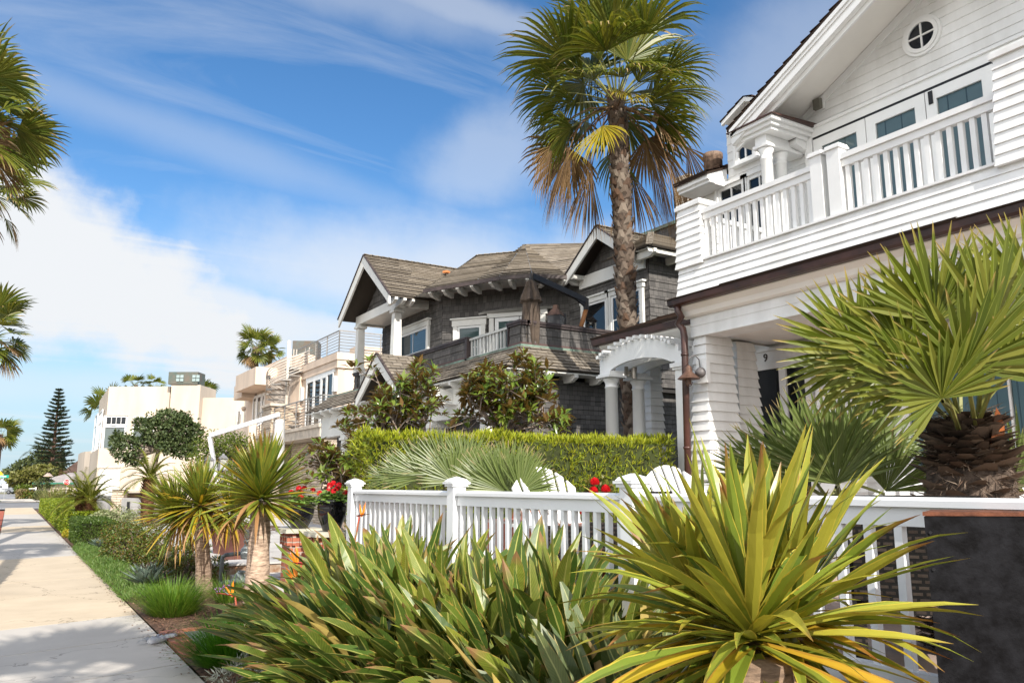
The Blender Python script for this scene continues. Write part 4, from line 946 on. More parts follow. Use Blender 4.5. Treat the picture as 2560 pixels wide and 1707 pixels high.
along((xe+.03, 13.2, ze), (xe+.03, 16.6, ze), 5, (1, 0), (0, 1)); along((xe+.03, 20, ze), (xe+.03, 24, ze), 6, (1, 0), (0, 1)); along((xe+.35, yeR+.03, ze), (11.2, yeR+.03, ze), 6, (0, 1), (0, 1))
m = MB(); m.box(7.95, 8.45, 12.9, 13.2, 3.05, 3.72); m.box(7.95, 8.2, 13.2, 24, 3.05, 3.72); m.build('porch_frieze', WG, gh)
for px, py in ((862, 1075), (1078, 990), (1215, 985)):
    yy = at(px, py, X=7.95).y; zc_ = 3.05; m = MB(); m.obox((8.08, yy, .15), (.42, .42, 2.75), 0, .8); m.box(7.86, 8.3, yy-.22, yy+.22, 2.90, 2.97); m.box(7.89, 8.27, yy-.19, yy+.19, 2.97, 3.05)
    m.box(7.855, 7.87, yy-.13, yy+.13, 1.0, 2.6); m.build('porch_pier', WG, gh)
# side wing gable brace seen between the magnolias
q0, q1 = at(1066, 970, X=7.4), at(1150, 1003, D=17.3)
m = MB(); m.beam(q0, q1, .08, .2); m.beam(q0-V((0, 0, .3)), q1-V((0, 0, .1)), .5, .02); m.build('entry_brace', WG, gh)

# ================================================================== BROWN CANTILEVER UMBRELLA ON THE BALCONY
b0, b1, e1 = at(1453, 815, D=17.3), at(1465, 752, D=17.3), at(1330, 690, D=16.5)
um = thing('cantilever_umbrella', 'folded dark brown cantilever umbrella on the gray house balcony', 'umbrella', (b0.x, b0.y, 4.34))
m = MB(); m.tube([(b0.x, b0.y, 4.34), b0, b1-V((0, 0, .18))], .05, 10); m.build('mast', pmat('orange_teak', (.34, .14, .04), .5, .2, 8, stretch=(4, 4, .5)), um, smooth=True)
m = MB(); m.tube([b1-V((0, 0, .2)), b1+V((0, 0, .05))], .06, 10); m.beam(b1, e1, .09, .12); m.beam(b1-V((0, 0, .12)), b1.lerp(e1, .3), .05, .06); m.tube([e1-V((0, 0, .1)), e1+V((0, 0, .06))], .045, 8); m.build('arm', pmat('black_steel', (.018, .015, .015), .45, .2, 5), um)
m = MB(); tp = e1-V((.03, 0, .08)); nseg = 28
prof = [(.02, 0), (.07, -.05), (.12, -.2), (.175, -.36), (.19, -.40), (.135, -.44), (.14, -.6), (.15, -.85), (.14, -1.1), (.12, -1.25), (.06, -1.32)]
base = []
for r, z in [(a*1.15, b*1.15) for a, b in prof]:
    base.append([tp+V((r*(1+.22*math.sin(a*7+z*3))*math.cos(a), r*(1+.22*math.sin(a*7+z*3))*math.sin(a), z+(.05*math.sin(a*5) if -.42 < z < -.3 else 0))) for a in [2*math.pi*k/nseg for k in range(nseg)]])
for i in range(len(prof)-1):
    for k in range(nseg): m.face([base[i][k], base[i+1][k], base[i+1][(k+1) % nseg], base[i][(k+1) % nseg]])
m.build('canopy', pmat('taupe_canvas', (.085, .062, .046), .85, .2, 6), um, smooth=True)
# ================================================================== BEIGE STUCCO HOUSE WITH ROOF DECK
bh = thing('beige_house', 'beige stucco house with a roof deck, steel railings and stone piers', 'house', (12, 38, .15))
STONE2 = brickmat('pale_ledge_stone', (.46, .37, .28), (.66, .56, .45), (.20, .15, .11), .55, .10, .010, .85, .8, offset=.31, var=.35)
XD = 11.3
m = MB(); m.box(XD, 18, 32.25, 42.5, .15, 6.55); m.build('wall', STUCCO, bh)
m = MB(); m.box(XD-.10, 18.1, 32.15, 42.6, 6.85, 7.15); m.box(XD-.05, 18.05, 32.2, 42.55, 6.56, 6.846); m.box(XD-.08, 18.05, 32.17, 42.56, 6.50, 6.57); m.build('parapet', STUCCO, bh)
m = MB(); y0, y1 = 30.4, at(634, 1100, X=10).y
m.box(9.95, XD, y0-.05, y1, 3.86, 4.0); m.box(10.02, XD, y0, y1-.1, 3.50, 3.858); m.build('balcony_slab', TRAVERTINE, bh)
def barrail(p, q, z0, z1, npost, nbar, post0=True):
    p, q = V(p), V(q); o_ = MB()
    o_.beam(p+V((0, 0, z1)), q+V((0, 0, z1)), .05, .045); rl = o_.build('railing', STEEL, bh)
    for k in range(nbar):
        zz = z0+(z1-z0)*(k+.5)/(nbar+.3); b = MB(); b.tube([p+V((0, 0, zz)), q+V((0, 0, zz))], .014, 6); b.build('rail_bar', STEEL, rl)
    for k in range(npost):
        c = p.lerp(q, k/(npost-1)); b = MB(); b.tube([c+V((0, 0, z0-.03)), c+V((0, 0, z1))], .028, 8); b.build('rail_post', STEEL, rl)
barrail((10.1, y0+.05, 0), (10.1, 37.3, 0), 4.02, 5.12, 5, 8); barrail((10.1, y0+.05, 0), (XD, y0+.05, 0), 4.02, 5.12, 2, 8); barrail((10.1, 38.9, 0), (10.1, y1-.1, 0), 4.02, 5.12, 4, 8)
barrail((XD+.05, 32.35, 0), (XD+.05, 38.6, 0), 7.17, 8.12, 5, 7); barrail((XD+.05, 32.35, 0), (17, 32.35, 0), 7.17, 8.12, 4, 7)
def ledge(x0, x1, ya, yb, z0, z1, cap=True):
    m = MB(); n = int((z1-z0)/.11)
    for k in range(n):
        za = z0+(z1-z0)*k/n; zb = z0+(z1-z0)*(k+1)/n; j = random.uniform(0, .05); j2 = random.uniform(0, .05)
        m.box(x0-j, x1+.03, ya-j2, yb+j, za, zb-.008)
    o = m.build('stone_pier', STONE2, bh)
    if cap: c = MB(); c.box(x0-.12, x1+.12, ya-.12, yb+.12, z1, z1+.12); c.build('pier_cap', TRAVERTINE, o)
ledge(10.0, 10.5, 37.35, 38.85, .15, 5.25); ledge(10.6, XD+.3, 37.6, 38.7, .15, 5.2)
ledge(10.3, 10.9, 30.6, 31.6, .15, 3.48, False)
m = MB(); m.box(10.95, XD-.002, 30.9, 37.2, .15, 3.48); m.build('carport_wall', STONE2, bh)
# doors and sconces
ypx = [at(p, 1000, X=XD).y for p in (767, 786, 804, 818, 834)]
for k in range(4):
    a, b = ypx[k], ypx[k+1]
    window(bh, 'glass_door', (XD, a), (0, -1), (-1, 0), a-b-.02, 2.35, 4.02, .12 if k < 3 else .06, depth=.06, fill=DARK, glass=GLASS)
m = MB(); m.box(XD-.05, XD-.002, ypx[4]-.12, ypx[0]+.12, 6.37, 6.50); m.build('door_casing', WHITE2, bh)
for px, py in ((757, 986), (840, 960)):
    p = at(px, py, X=XD); m = MB(); m.box(XD-.12, XD-.002, p.y-.16, p.y+.16, p.z-.32, p.z+.32); m.build('wall_sconce', WHITE2, bh)
# roof plant box and chimney block
m = MB(); c = at(768, 856, D=41); m.obox((c.x, c.y, 6.9), (1.25, 1.0, c.z-6.9), -.5); m.build('roof_vent', pmat('dark_green_copper', (.07, .085, .08), .6, .3, 3, col2=(.11, .075, .05)), bh)
m = MB(); c = at(760, 889, D=38.5); m.obox((c.x, c.y, 5), (.8, .9, c.z-5), .2); m.build('chimney_block', STUCCO, bh)
m = MB(); m.box(12.5, 14.2, 33.2, 34.2, 7.1, 7.7); m.build('roof_kerb', STUCCO, bh)
# left wing
XL2 = 12.2
m = MB(); m.box(XL2, 18, 42.5, 49.2, .15, 8.55); m.box(XL2+.2, 18, 49.2, 52.5, .15, 7.7); m.build('left_wing', STUCCO, bh)
b0, b1 = at(639, 920, X=11), at(590, 950, X=11)
m = MB(); m.box(11.0, XL2, 44.85, 49.5, 7.12, 8.1); m.build('upper_bay', STUCCO, bh)
m = MB(); m.box(11.4, XL2+.2, 49.52, 51.6, 6.85, 7.7); m.build('corner_bay', STUCCO, bh)
for a, b in ((634, 643), (644, 655), (656, 663)):
    q0, q1 = at(a, 1010, X=XL2).y, at(b, 1010, X=XL2).y
    window(bh, 'terrace_door', (XL2, q0), (0, -1), (-1, 0), q0-q1, 2.2, 4.75, .16, depth=.06, fill=DARK)
q0, q1 = at(596, 1030, X=XL2+.2).y, at(603, 1030, X=XL2+.2).y; window(bh, 'terrace_window', (XL2+.2, q0), (0, -1), (-1, 0), q0-q1, 1.7, 4.8, .12, fill=DARK)
m = MB(); m.box(10.6, XL2, 44, 53, .15, 4.95); m.build('terrace_wall', STUCCO, bh)
m = MB(); p = at(613, 1022, X=XL2+.2); m.lathe((p.x-.1, p.y, p.z-.15), [(.05, 0), (.14, .08), (.16, .2), (.08, .3)], 12); m.build('wall_sconce', STUCCO, bh)
m = MB(); p = at(702, 930, X=XD); m.obox((p.x-.1, p.y+2, p.z-.15), (.2, .2, .2)); m.build('security_camera', BLACKWOOD, bh)
# ---- spiral staircase
PAINT = pmat('pale_steel_paint', (.55, .50, .44), .5, .1, 4)
pb = at(716, 1005, X=10.75); zb_, zt_ = 4.0, 7.15
ss = thing('spiral_staircase', 'pale steel spiral staircase climbing from the beige house balcony to its roof deck', 'staircase', (pb.x, pb.y, zb_))
m = MB(); m.tube([(pb.x, pb.y, zb_), (pb.x, pb.y, at(717, 855, X=pb.x).z)], .085, 12); m.build('pole', PAINT, ss, smooth=True)
RS = .95; n = 15; turn = R(400); a_top = R(-25); sgn = 1
for k in range(n):
    t = k/(n-1); a = a_top-sgn*turn*(1-t); z = zb_+.2+(zt_-zb_-.25)*t; w = R(15)
    m = MB(); q = [(pb.x+.06*math.cos(a), pb.y+.06*math.sin(a)), (pb.x+RS*math.cos(a-w), pb.y+RS*math.sin(a-w)), (pb.x+RS*math.cos(a+w), pb.y+RS*math.sin(a+w))]
    m.prism([(x, y, z-.06) for x, y in q], (0, 0, .06)); m.build('tread', STEEL, ss)
for j in range(7):
    pts = []
    for k in range(61):
        t = k/60; a = a_top-sgn*turn*(1-t); pts.append((pb.x+RS*math.cos(a), pb.y+RS*math.sin(a), zb_+.15+(zt_-zb_-.2)*t+.12+j*.135))
    m = MB(); m.tube(pts, .028 if j == 6 else .018, 6); m.build('handrail', PAINT, ss, smooth=True)
m = MB()
q = V((pb.x+RS*math.cos(a_top), pb.y+RS*math.sin(a_top), 0)); m.prism([(pb.x, pb.y-.4, zt_-.12), (XD+.1, pb.y-.6, zt_-.12), (XD+.1, pb.y+.6, zt_-.12), (pb.x, pb.y+.5, zt_-.12)], (0, 0, .1)); m.build('landing', STEEL, ss)
for k in range(5):
    m = MB(); c = q+V((0, 0, zt_)) if k == 0 else V((pb.x+(XD-pb.x)*k/4, pb.y+.6, zt_)); m.tube([c, c+V((0, 0, 1.0))], .024, 6); m.build('baluster', PAINT, ss)

# ================================================================== CREAM HOUSE ON THE CORNER (turned toward the street corner)
ch = thing('cream_house', 'flat-roofed cream stucco house on the street corner with corner windows and garage', 'house', tuple(at(330, 1270, D=56)*1.0))
def LP(px, D, z): p = at(px, 1200, D=D); return V((p.x, p.y, z))
def zat(py, D): return at(600, py, D=D).z
D0 = 55.0
def block(name, px0, px1, z0, z1, Da=D0, deep=9, mat=STUCCO2, par=None, sh0=0, sh1=0):
    """block whose front runs between two pixels at depth Da"""
    a, b = LP(px0, Da+sh0, z0), LP(px1, Da+sh1, z0); d = (b-a).normalized(); back = V((-d.y, d.x, 0))*deep
    if back.dot(FW) < 0: back = -back
    m = MB(); m.prism([a, b, b+back, a+back], (0, 0, z1-z0)); return m.build(name, mat, par or ch)
zr = zat(961, D0); zs = zat(1120, D0); zw0, zw1 = zat(1127, D0), zat(1036, D0)
block('upper_wall', 252, 408, zw1, zr); block('upper_wall', 306, 579, zs+.05, zw1-.003, deep=8.9)
block('lower_wall', 240, 579, -.1, zs, D0-.35, 9.3)
block('wing_wall', 482, 600, zs, zat(990, D0), D0+.05, 8.5); block('roof_stair_wall', 486, 507, zat(992, D0), zat(978, D0), D0+1.5, 4); block('roof_stair_wall', 518, 556, zat(993, D0), zat(985, D0), D0+1.5, 4)
block('chimney', 411, 485, zs, zat(960, D0)+.02, D0-.55, 3.0)
a, b, c = LP(252, D0, 0), LP(229, D0+9, 0), LP(330, D0+9, 0)
m = MB(); m.prism([LP(252, D0+.03, zw1), LP(330, D0+.03, zw1), LP(326, D0+9, zw1), LP(231, D0+9.5, zw1)], (0, 0, zr-zw1-.01)); m.prism([LP(241, D0-.3, -.1), LP(320, D0-.3, -.1), LP(320, D0+9, -.1), LP(219, D0+9.3, -.1)], (0, 0, zs+.1)); m.build('side_wall', STUCCO2, ch)
m = MB(); pts = [LP(221, D0+9, -.1), LP(206, D0+10, -.1), LP(196, D0+12, -.1), LP(190, D0+16, -.1), LP(260, D0+16, -.1), LP(300, D0+9, -.1)]; m.prism(pts, (0, 0, zat(1128, D0+10)+.1)); m.build('curved_wall', STUCCO2, ch)
m = MB(); c = LP(449, D0, zat(960, D0)); m.obox((c.x, c.y, c.z+.06), (2.05, 1.3, 0.86), -YAW); cap = m.build('chimney_cap', pmat('oxidised_copper_box', (.09, .075, .06), .6, .4, 2, col2=(.07, .10, .085)), ch)
for px in (426, 436, 467, 477):
    for py in (938, 947):
        w_ = MB(); q = LP(px, D0-.68, zat(py, D0)); w_.obox((q.x, q.y, q.z-.1), (.22, .04, .2), -YAW); w_.build('louvre', pmat('pale_louvre', (.28, .36, .36), .5, .1), cap)
# corner windows
def uwin(px0, px1, py0, py1, cols, name, split=None, D=D0, fill=None):
    a, b = LP(px0, D, 0), LP(px1, D, 0); u = (b-a).normalized(); nn = V((u.y, -u.x, 0))
    if nn.dot(FW) > 0: nn = -nn
    z1, z0 = zat(py0, D), zat(py1, D)
    window(ch, name, (a.x, a.y), (u.x, u.y), (nn.x, nn.y), (b-a).length, z1-z0, z0, .07, cols=cols, depth=.10, fill=fill or DARK)
PALEB = pmat('pale_roller_blind', (.62, .60, .52), .8, .03, 1)
uwin(252, 306, 1038, 1061, 4, 'clerestory_window'); uwin(250, 305, 1064, 1126, 1, 'picture_window', fill=PALEB)
uwin(323, 378, 1039, 1061, 4, 'clerestory_window'); uwin(322, 376, 1064, 1126, 1, 'picture_window', fill=PALEB)
m = MB(); m.prism([LP(245, D0-.05, zs), LP(252, D0, zs), LP(252, D0+.4, zs), LP(245, D0+.5, zs)], (0, 0, zw1-zs)); m.build('corner_post', WHITE2, ch)
for s0, s1 in ((236, 243), (226, 232)):
    a, b = LP(s0, D0+5.5 if s0 > 230 else D0+8, 0), LP(s1, D0+2.5 if s0 > 230 else D0+6, 0); u = (b-a).normalized()
    window(ch, 'side_window', (a.x, a.y), (u.x, u.y), (u.y, -u.x), (b-a).length, 2.9, zs+.05, .1, depth=.08, rowsplit=[.7], fill=DARK, glass=GLASS)
GAR = brickmat('white_garage_panel', (.74, .73, .70), (.76, .75, .72), (.5, .5, .48), 9, .28, .012, .6, .4)
m = MB(); a, b = LP(245, D0-.42, 0), LP(299, D0-.42, 0); z1 = zat(1170, D0); m.face([V((a.x, a.y, -.1)), V((b.x, b.y, -.1)), V((b.x, b.y, z1)), V((a.x, a.y, z1))], [(0, 0), (3, 0), (3, z1), (0, z1)]); m.build('garage_door', GAR, ch)
m = MB(); m.beam(V((a.x, a.y, z1+.05)), V((b.x, b.y, z1+.05)), .2, .1); m.build('garage_lintel', TRAVERTINE, ch)
m = MB(); a, b = LP(389, D0-.4, 0), LP(412, D0-.4, 0); m.prism([V((a.x, a.y, .4)), V((b.x, b.y, .4)), V((b.x, b.y, zat(1205, D0))), V((a.x, a.y, zat(1205, D0)))], -FW*.04); m.build('side_door', brickmat('red_tile_panel', (.32, .10, .07), (.36, .12, .08), (.5, .4, .35), .3, .3, .02, .7, .2), ch)
# garden walls in front of the cream house
gw = thing('garden_wall', 'low grey rendered garden wall with ledge-stone piers in front of the cream house', 'wall', tuple(at(300, 1330, D=38)))
def wallpiece(name, pts, z0, z1, th, mat):
    m = MB()
    for (a, b) in zip(pts, pts[1:]):
        d = (b-a).normalized(); nn = V((-d.y, d.x, 0))*th
        m.prism([V((a.x, a.y, z0)), V((b.x, b.y, z0)), V((b.x, b.y, z0))+nn, V((a.x, a.y, z0))+nn], (0, 0, z1-z0))
    return m.build(name, mat, gw)
GW = pmat('grey_render', (.52, .49, .46), .9, .07, 1, bump=.1)
zz = zat(1238, 40)
wallpiece('wall', [LP(238, 46, 0), LP(262, 42, 0), LP(290, 40, 0)], -.1, zz, .2, GW)
wallpiece('wall', [LP(308, 34, 0), LP(362, 32, 0)], -.1, zat(1245, 33), .2, GW)
wallpiece('wall', [LP(362, 32, 0), LP(470, 33, 0)], -.1, zat(1243, 33), .2, STUCCO2)
wallpiece('stone_wall', [LP(312, 37, 0), LP(365, 38, 0)], -.1, zat(1232, 37), .4, STONE2)
c = LP(302, 36.5, 0); m = MB()
for k in range(14): j = random.uniform(0, .03); m.obox((c.x, c.y, -.1+k*.11), (.5+j, .5+j, .102), -.4)
o = m.build('stone_pier', STONE2, gw); m = MB(); m.obox((c.x, c.y, -.1+14*.11), (.66, .66, .1), -.4); a = LP(312, 36.9, 0); m.beam(a+V((0, 0, zat(1229, 37))), LP(365, 37.9, zat(1229, 37)), .5, .09); m.build('cap', TRAVERTINE, o)
for px in (325, 332):
    m = MB(); c = LP(px, 33.3-.12, zat(1275, 33)); m.obox(c, (.08, .06, .35), -.5); m.build('wall_slot', BLACKWOOD, gw)
# ================================================================== WHITE PICKET-STYLE FENCE
XF = 3.40
fy = [at(887, 1222, X=XF).y, at(1141, 1222, X=XF).y, at(1583, 1233, X=XF).y, 1.15, -1.3, -3.7]
fn = thing('fence', 'white vinyl fence with square balusters and capped posts along the garden', 'fence', (XF, 5, .55))
for k, y in enumerate(fy):
    m = MB(); m.box(XF-.062, XF+.062, y-.062, y+.062, .45, 1.66); m.build('post', VINYL, fn)
    m = MB(); m.box(XF-.078, XF+.078, y-.078, y+.078, 1.635, 1.655); m.box(XF-.092, XF+.092, y-.092, y+.092, 1.657, 1.675); m.obox((XF, y, 1.677), (.165, .165, .022), 0, .8); m.obox((XF, y, 1.70), (.125, .125, .022), 0, .15); m.build('post_cap', VINYL, fn)
for a, b in zip(fy, fy[1:]):
    y0, y1 = b+.063, a-.063
    m = MB(); m.prism([(XF-.052, y0, 1.555), (XF-.052, y0, 1.583), (XF-.03, y0, 1.597), (XF+.03, y0, 1.597), (XF+.052, y0, 1.583), (XF+.052, y0, 1.555)], (0, y1-y0, 0)); m.box(XF-.022, XF+.022, y0, y1, 1.47, 1.554); m.build('top_rail', VINYL, fn)
    m = MB(); m.box(XF-.03, XF+.03, y0, y1, .76, .86); m.box(XF-.02, XF+.02, y0, y1, .60, .758); m.build('bottom_rail', VINYL, fn)
    n = 18
    for k in range(n):
        y = y0+(y1-y0)*(k+.5)/n; m = MB(); m.box(XF-.019, XF+.019, y-.019, y+.019, .86, 1.47); m.build('baluster', VINYL, fn)
# ================================================================== BRICK PILLARS WITH STONE CAPS AND POTS
PBRICK = brickmat('pillar_brick', (.34, .10, .06), (.42, .15, .09), (.42, .36, .30), .21, .075, .010, .85, .7, var=.35)
CAPST = pmat('flagstone_cap', (.50, .46, .36), .8, .2, 5, col2=(.34, .33, .28), bump=.4, bscale=18)
def rough_slab(m, c, sx, sy, h, n=26, rz=0):
    rr = [(1+.06*noise.noise(V((k*.9, c.x, 3)))) for k in range(n)]
    ring = []
    for k in range(n):
        a = 2*math.pi*k/n; q = max(abs(math.cos(a)), abs(math.sin(a))); ring.append((math.cos(a)/q**.9*sx/2*rr[k], math.sin(a)/q**.9*sy/2*rr[k]))
    M = Matrix.Rotation(rz, 3, 'Z'); pts = [V(c)+M@V((x, y, 0)) for x, y in ring]
    m.prism(pts, (0, 0, h*.55)); m.prism([V(c)+V((0, 0, h*.57))+(p-V(c))*.965 for p in pts], (0, 0, h*.43))
def pillar(c, ztop, label):
    t = thing('brick_pillar', label, 'pillar', (c.x, c.y, .03), 'brick gate pillars by the fence end')
    m = MB(); m.obox((c.x, c.y, 0.0), (.42, .42, ztop-.06))
    m.build('shaft', PBRICK, t)
    m = MB()
    for i in range(4):
        for s in range(2):
            for ax in range(2):
                o = -.165+.11*i; sg = (-1, 1)[s]*.225
                m.obox((c.x+(o if ax else sg), c.y+(sg if ax else o), ztop-.23), (.05, .055, .15) if ax else (.055, .05, .15))
    m.build('corbel', PBRICK, t)
    m = MB(); rough_slab(m, V((c.x, c.y, ztop-.055)), .62, .62, .055); m.build('cap', CAPST, t)
pA, pB = at(752, 1320, D=12.0), at(828, 1328, D=10.7)
pillar(pA, pA.z, 'brick gate pillar with rough stone cap, the farther of the two'); pillar(pB, pB.z, 'brick gate pillar with stone cap beside the fence end post')
POTB = pmat('black_glazed_pot', (.008, .008, .010), .08, .2, 3, spec=.7)
GERL = leafmat('geranium_leaf', [(.10, .19, .03), (.17, .29, .05), (.24, .36, .09)], .5, .3)
PETR = leafmat('red_petal', [(.55, .008, .012), (.75, .015, .02), (.42, .0, .008)], .5, .35, var=.05)
def pot(c, r, h, lab, glab):
    t = thing('flower_pot', lab, 'pot', (c.x, c.y, c.z), 'black glazed pots on the gate pillars')
    m = MB(); m.lathe((c.x, c.y, c.z), [(r*.55, 0), (r*.60, .03), (r*.9, h*.45), (r*.98, h*.75), (r*.94, h*.86), (r*1.06, h*.9), (r*1.08, h*.97), (r*1.0, h), (r*.9, h), (r*.86, h*.9)], 30); m.build('pot_body', POTB, t, smooth=True)
    m = MB(); m.lathe((c.x, c.y, c.z+h*.86), [(r*.87, 0), (r*.87, .02), (.01, .03)], 20); m.build('soil', MULCH, t)
    g = thing('geranium', glab, 'flower', (c.x, c.y, c.z+h*.9), 'red geraniums in the black pots')
    n = 420; d = rdir(n); d[:, 2] = np.abs(d[:, 2])*.8; rad = RNG.random(n)**.5
    p = np.array([c.x, c.y, c.z+h*.92])+d*rad[:, None]*np.array([r*1.25, r*1.25, r*1.0])
    u = d*.4+np.array([0, 0, .9]); leaves('foliage', p, rdir(n)*[1, 1, .3], u+rdir(n)*.4, .065, .065, GERL, g, fold=.1, curl=.1)
    for k in range(9):
        a = random.uniform(0, 6.28); q = random.uniform(.2, 1.1)*r; ce = np.array([c.x+q*math.cos(a), c.y+q*math.sin(a), c.z+h+r*random.uniform(.35, 1.1)])
        dd = rdir(46); dd[:, 2] = np.abs(dd[:, 2]); leaves('bloom', ce+dd*.032, np.cross(dd, rdir(46)), dd, .034, .034, PETR, g, fold=.05, curl=.1)
        m = MB(); m.tube([(ce[0]*.4+c.x*.6, ce[1]*.4+c.y*.6, c.z+h*.9), tuple(ce)], .004, 4); m.build('stalk', GERL, g)
pot(V((pA.x-.02, pA.y, pA.z)), .215, .36, 'black glazed pot on the farther brick pillar', 'red geranium in the black pot half hidden by the yucca')
pot(V((pB.x, pB.y+.0, pB.z)), .20, .42, 'black glazed pot against the fence end post', 'red geranium beside the fence end post')
# ================================================================== SQUARE PLANTERS, GAS METER, CONCRETE VAULT
def sq_planter(c, s, h, lab):
    t = thing('square_planter', lab, 'planter', tuple(c), 'brown square planters on the driveway')
    m = MB(); M = Matrix.Rotation(.35, 3, 'Z')
    def rg(s_, z): return [V(c)+M@V((x*s_, y*s_, 0))+V((0, 0, z)) for x, y in ((-1, -1), (1, -1), (1, 1), (-1, 1))]
    m.hexa(rg(s*.38, 0), rg(s*.5, h*.93)); m.hexa(rg(s*.52, h*.932), rg(s*.53, h)); m.build('body', pmat('brown_glazed_planter', (.16, .065, .05), .4, .2, 2, spec=.5), t)
    m = MB(); q = rg(s*.46, h+.004); m.face(q); m.build('soil', MULCH, t)
    m = MB()
    for k in range(26):
        a = random.uniform(0, 6.28); m.blade(V(c)+V((random.uniform(-.1, .1), random.uniform(-.1, .1), h)), (math.cos(a)*.6, math.sin(a)*.6, 1), (0, 0, 1), random.uniform(.2, .4), .012, .5, 4)
    m.build('foliage', GERL, t)
c = at(572, 1382, Z=.16); sq_planter(V((c.x, c.y, .16)), .62, .62, 'brown square planter, the farther one behind the yucca trunks')
c = at(592, 1398, Z=.16); sq_planter(V((c.x, c.y, .16)), .60, .60, 'brown square planter nearer the gas meter')
c = at(548, 1452, Z=.06)
vt = thing('utility_vault', 'rust-stained low concrete utility box between the two yucca trunks', 'utility box', (c.x, c.y, 0))
RUSTC = pmat('rust_stained_concrete', (.34, .29, .23), .9, .25, 6, col2=(.20, .10, .05), bump=.3)
m = MB(); m.box(c.x-.05, c.x+1.1, c.y, c.y+.7, -.05, .30); m.build('box', RUSTC, vt); m = MB(); m.box(c.x-.08, c.x+1.13, c.y-.03, c.y+.73, .302, .335); m.build('lid', CONC, vt)
gm = at(600, 1440, D=12.6); GP = pmat('grey_pipe_paint', (.16, .19, .20), .45, .25, 8); GR = pmat('pale_meter_paint', (.36, .40, .41), .45, .15, 6)
gt_ = thing('gas_meter', 'grey gas meter with elbow pipes beside the thick yucca trunk', 'gas meter', (gm.x, gm.y, .05))
m = MB(); r0 = RT*1.0
def gp(u, z): return (gm.x+r0.x*u, gm.y+r0.y*u, z)
m.tube([gp(-.30, .02), gp(-.30, .47), gp(-.29, .53), gp(-.24, .56), gp(.12, .60)], .032, 10)
m.tube([gp(-.30, .12), gp(-.05, .16), gp(.2, .22)], .045, 10); m.tube([gp(-.06, .28), gp(.08, .10)], .05, 10); m.build('pipe', GP, gt_, smooth=True)
m = MB(); m.lathe(gp(.10, .50), [(.09, 0), (.11, .03), (.11, .15), (.07, .19), (.05, .24), (.07, .25), (.07, .30), (.02, .31)], 14); m.build('meter_body', GR, gt_, smooth=True)
m = MB(); q = V(gp(.10, .82)); m.obox(q, (.11, .09, .13), -.5); m.build('dial_box', pmat('clear_grey_dial', (.45, .48, .48), .2, .1), gt_)
m = MB(); m.lathe(gp(.02, .12), [(.04, 0), (.09, .02), (.09, .08), (.04, .12), (.04, .16), (.06, .17), (.06, .2)], 12); m.build('valve', GP, gt_, smooth=True)
# ================================================================== BRICK SEAT WALL AND CHAIRS ON THE PATIO
q0, q1 = at(1212, 1330, X=4.25), at(1545, 1330, X=4.25)
fp = thing('brick_fire_pit', 'low red brick wall behind the white fence balusters', 'brick wall', (4.4, 6, .72))
WB = brickmat('red_garden_brick', (.40, .12, .075), (.46, .16, .10), (.62, .54, .47), .10, .32, .012, .85, .6, offset=.0)
m = MB(); m.box(4.25, 4.75, q1.y, q0.y, .72, 1.30); m.build('wall', WB, fp)
m = MB(); m.box(4.55, 4.9, q0.y-.7, q0.y-.05, 1.30, 1.38); m.build('coping', WB, fp)
CHW = pmat('white_chair_paint', (.83, .83, .82), .4, .03, 2)
def adirondack(p, face, label, scale=1.0):
    """face: angle (about z) the chair looks to"""
    t = thing('adirondack_chair', label, 'chair', tuple(p), 'white Adirondack chairs on the patio')
    t.rotation_euler = (0, 0, face); t.scale = (scale,)*3
    org = V((0, 0, 0))
    def add(name, m): o = m.build(name, CHW, None, org=org); o.parent = t; return o
    n = 7
    for i in range(n):
        s = (i-(n-1)/2)/((n-1)/2); m = MB(); yb_, yt = s*.21, s*.335; hgt = .83-.16*s*s
        rec = math.tan(R(26))
        b = V((-.12, yb_, .26)); tp = V((-.12-rec*hgt, yt, .26+hgt)); w0, w1 = .023, .037
        def arc(y): return .83-.20*(y/.38)**2
        q = []
        for yy, ww in ((yt-w1, -w1), (yt+w1, w1)):
            hz = arc(yy); q.append(V((-.12-rec*hz, yy, .26+hz)))
        th = V((.02, 0, .008))
        m.hexa([b+V((0, -w0, 0)), b+V((0, -w0, 0))+th, b+V((0, w0, 0))+th, b+V((0, w0, 0))], [q[0], q[0]+th, q[1]+th, q[1]])
        add('back_slat', m)
    m = MB(); m.box(-.30, -.26, -.30, .30, .58, .66); m.box(-.20, -.16, -.26, .26, .30, .36); add('back_brace', m)
    for i in range(5): m = MB(); x = -.06+i*.115; z = .27+i*.028; m.box(x, x+.095, -.27, .27, z, z+.022); add('seat_slat', m)
    for sg in (-1, 1):
        m = MB(); m.box(-.38, .48, sg*.36-.07, sg*.36+.07, .56, .585); add('arm', m)
        m = MB(); m.box(.36, .44, sg*.31-.015, sg*.31+.015, 0, .56); add('leg', m)
        m = MB(); m.prism([(.44, sg*.28-.012, .37), (.44, sg*.28-.012, .28), (-.55, sg*.28-.012, 0), (-.62, sg*.28-.012, .04), (-.2, sg*.28-.012, .22)], (0, .024, 0)); add('side_rail', m)
    return t
fr = math.atan2(RT.y, RT.x)
def on_patio(px, D): p = at(px, 1200, D=D); return V((p.x, p.y, .72))
adirondack(on_patio(1432, 7.2), fr-.95, 'white Adirondack chair partly behind the fan palm fronds')
adirondack(on_patio(1775, 6.5), fr-1.0, 'white Adirondack chair in front of the clapboard porch pier')
adirondack(on_patio(2268, 5.6), fr-2.2, 'white Adirondack chair left of the shaggy palm trunk', .92)
adirondack(on_patio(2590, 5.4), fr-2.4, 'white Adirondack chair at the right edge beside the window')
